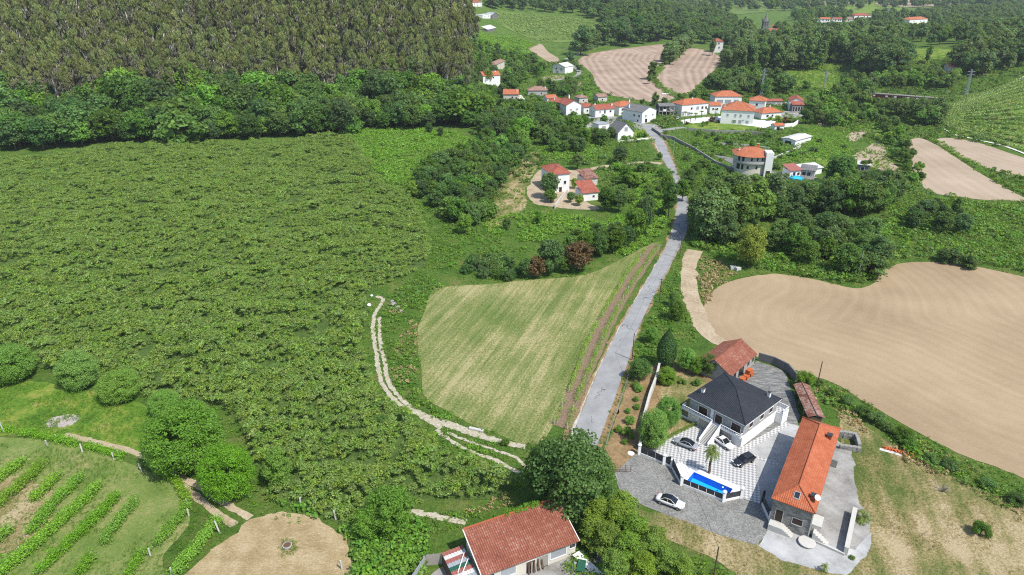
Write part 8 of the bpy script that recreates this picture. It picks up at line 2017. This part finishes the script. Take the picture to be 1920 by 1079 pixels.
vine_row([(1064, 806), (1078, 762), (1100, 707), (1141, 616), (1176, 549), (1206, 504), (1236, 462)], 'long vine row between brown soil strip and road', 'roadside vine rows', h=1.4, w=.95, seed=42, gaps=.08, step=.35)
tp, _, _ = edges_poly([(1034, 796), (1053, 756), (1080, 688), (1107, 620), (1156, 540), (1206, 470), (1228, 458)], [(1070, 808), (1086, 764), (1106, 712), (1147, 620), (1182, 552), (1212, 506), (1242, 460)])
drape('vine_strip', tp, 'vine_soil', .062, 1.5, 'brown tilled soil strip between the two roadside vine rows', 'field', jitter=.12)
# posts along the track and thicket
for k, (px, py, h, lab) in enumerate(((8, 812, 2.6, 'tall leaning pale post at the meadow track'), (155, 850, 2.0, 'pale granite post at the head of the near vineyard'), (90, 838, 1.6, 'low pale post in the vine row by the meadow track'), (214, 862, 1.5, 'slanting pale post near the end of the meadow track row'), (266, 884, 1.7, 'pale granite post at the corner of the near vineyard'), (354, 968, 1.5, 'weathered granite post in the bending vine row'), (283, 1045, 1.9, 'reddish weathered post at the vineyard foot'), (412, 1000, 2.6, 'stout granite post at the straw circle corner'), (564, 950, 1.8, 'thin white post at the thicket edge'), (630, 975, 1.9, 'thin white post in the thicket'), (682, 995, 2.0, 'thin white post under the hazel tree'), (641, 1068, 1.8, 'white post right of the straw circle'), (323, 1078, 1.4, 'short white post beside the separate vine row'))):
    p = P(px, py); r = random.Random(k); o = empty('granite_post', p); tag(o, lab, 'post', 'posts around the near vineyard'); o.rotation_euler = (r.uniform(-.12, .12), r.uniform(-.14, .05), r.uniform(0, 1))
    MB().prism([(-.11, -.09), (.11, -.1), (.1, .09), (-.1, .1)], -.15, h).build('shaft', M['pale_stone'], o); MB().lathe([(.2, -.05), (.14, .12), (.1, .16)], n=7).build('footing', M['rough_granite'], o)
# hillside vineyard with white-banded posts
def hillside():
    A, B = np.array(P(1760, 205)[:2]), np.array(P(1985, 122)[:2]); C, D = np.array(P(1772, 240)[:2]), np.array(P(1985, 312)[:2])
    n = 15
    for k in range(n):
        t = (k + .5) / n
        a = A + (C - A) * t; b = B + (D - B) * t
        r = np.random.default_rng(300 + k); O = Vector((a[0], a[1], hz(*a))); o = empty('vine_row', O); tag(o, 'trellised vine row with white posts on the sloping hillside vineyard', 'vine row', 'hillside vineyard rows')
        L = np.linalg.norm(b - a); m = int(L / 1.0); Cc = []
        for i in range(m + 1):
            q = a + (b - a) * i / m; Cc.append([q[0] - O.x + r.normal(0, .25), q[1] - O.y + r.normal(0, .25), hz(*q) - O.z + 1.3])
        Lf, Nf = clump_leaves(r, Cc, r.uniform(1.2, 2.1, len(Cc)), 26, (1, 1, .5), .4, .7)
        c = bpy.data.objects.new('foliage', quads_mesh('foliage', Lf, Nf, np.full(len(Lf), .55), [M['leaf_vineyard_far']], r)); COL.objects.link(c); c.parent = o
        for i in range(0, int(L / 17) + 1):
            q = a + (b - a) * min(1, (i * 17 + 5 * (k % 3)) / L); z = hz(*q) - O.z
            MB().box(q[0] - O.x - .12, q[1] - O.y - .12, z - .1, q[0] - O.x + .12, q[1] - O.y + .12, z + 1.9).build('vine_post', M['white_paint'], o)
hillside()
def white_edge(px, label):
    tp, _ = ribbon_poly(px, 1.3); drape('vineyard_path', tp, 'white_paving', .28, 3, label, 'path', jitter=.15)
white_edge([(1730, 197), (1770, 197), (1813, 192), (1870, 168), (1916, 147), (1960, 130)], 'white path along the upper edge of the hillside vineyard')
white_edge([(1768, 242), (1791, 254), (1841, 265), (1880, 274), (1920, 289), (1975, 312)], 'white path along the lower edge of the hillside vineyard')
# canopy rows of the far hillside orchard
rough('far_orchard', [(932, 22), (987, 27), (1070, 35), (1116, 43), (1118, 54), (1085, 75), (1022, 76), (972, 62), (940, 42)], 'leaf_vineyard_far', 'rows of small trees in the hillside orchard', 'orchard', spacing=5, s=(2.5, 4.0), seed=98, keep=.25)
# ------------------------------------------------------------------ thin summer haze
def haze():
    m = bpy.data.materials.new('haze'); m.use_nodes = True; t = m.node_tree; t.nodes.clear()
    o = t.nodes.new('ShaderNodeOutputMaterial'); v = t.nodes.new('ShaderNodeVolumePrincipled')
    v.inputs['Color'].default_value = (.82, .88, .95, 1); v.inputs['Density'].default_value = .00008; v.inputs['Anisotropy'].default_value = .2
    t.links.new(v.outputs[0], o.inputs['Volume'])
    b = MB().box(-3700, -500, -8, 3700, 7100, 150); h = b.build('haze', m)
    tag(h, 'thin pale summer haze over the valley', 'haze', kind='stuff')
haze()
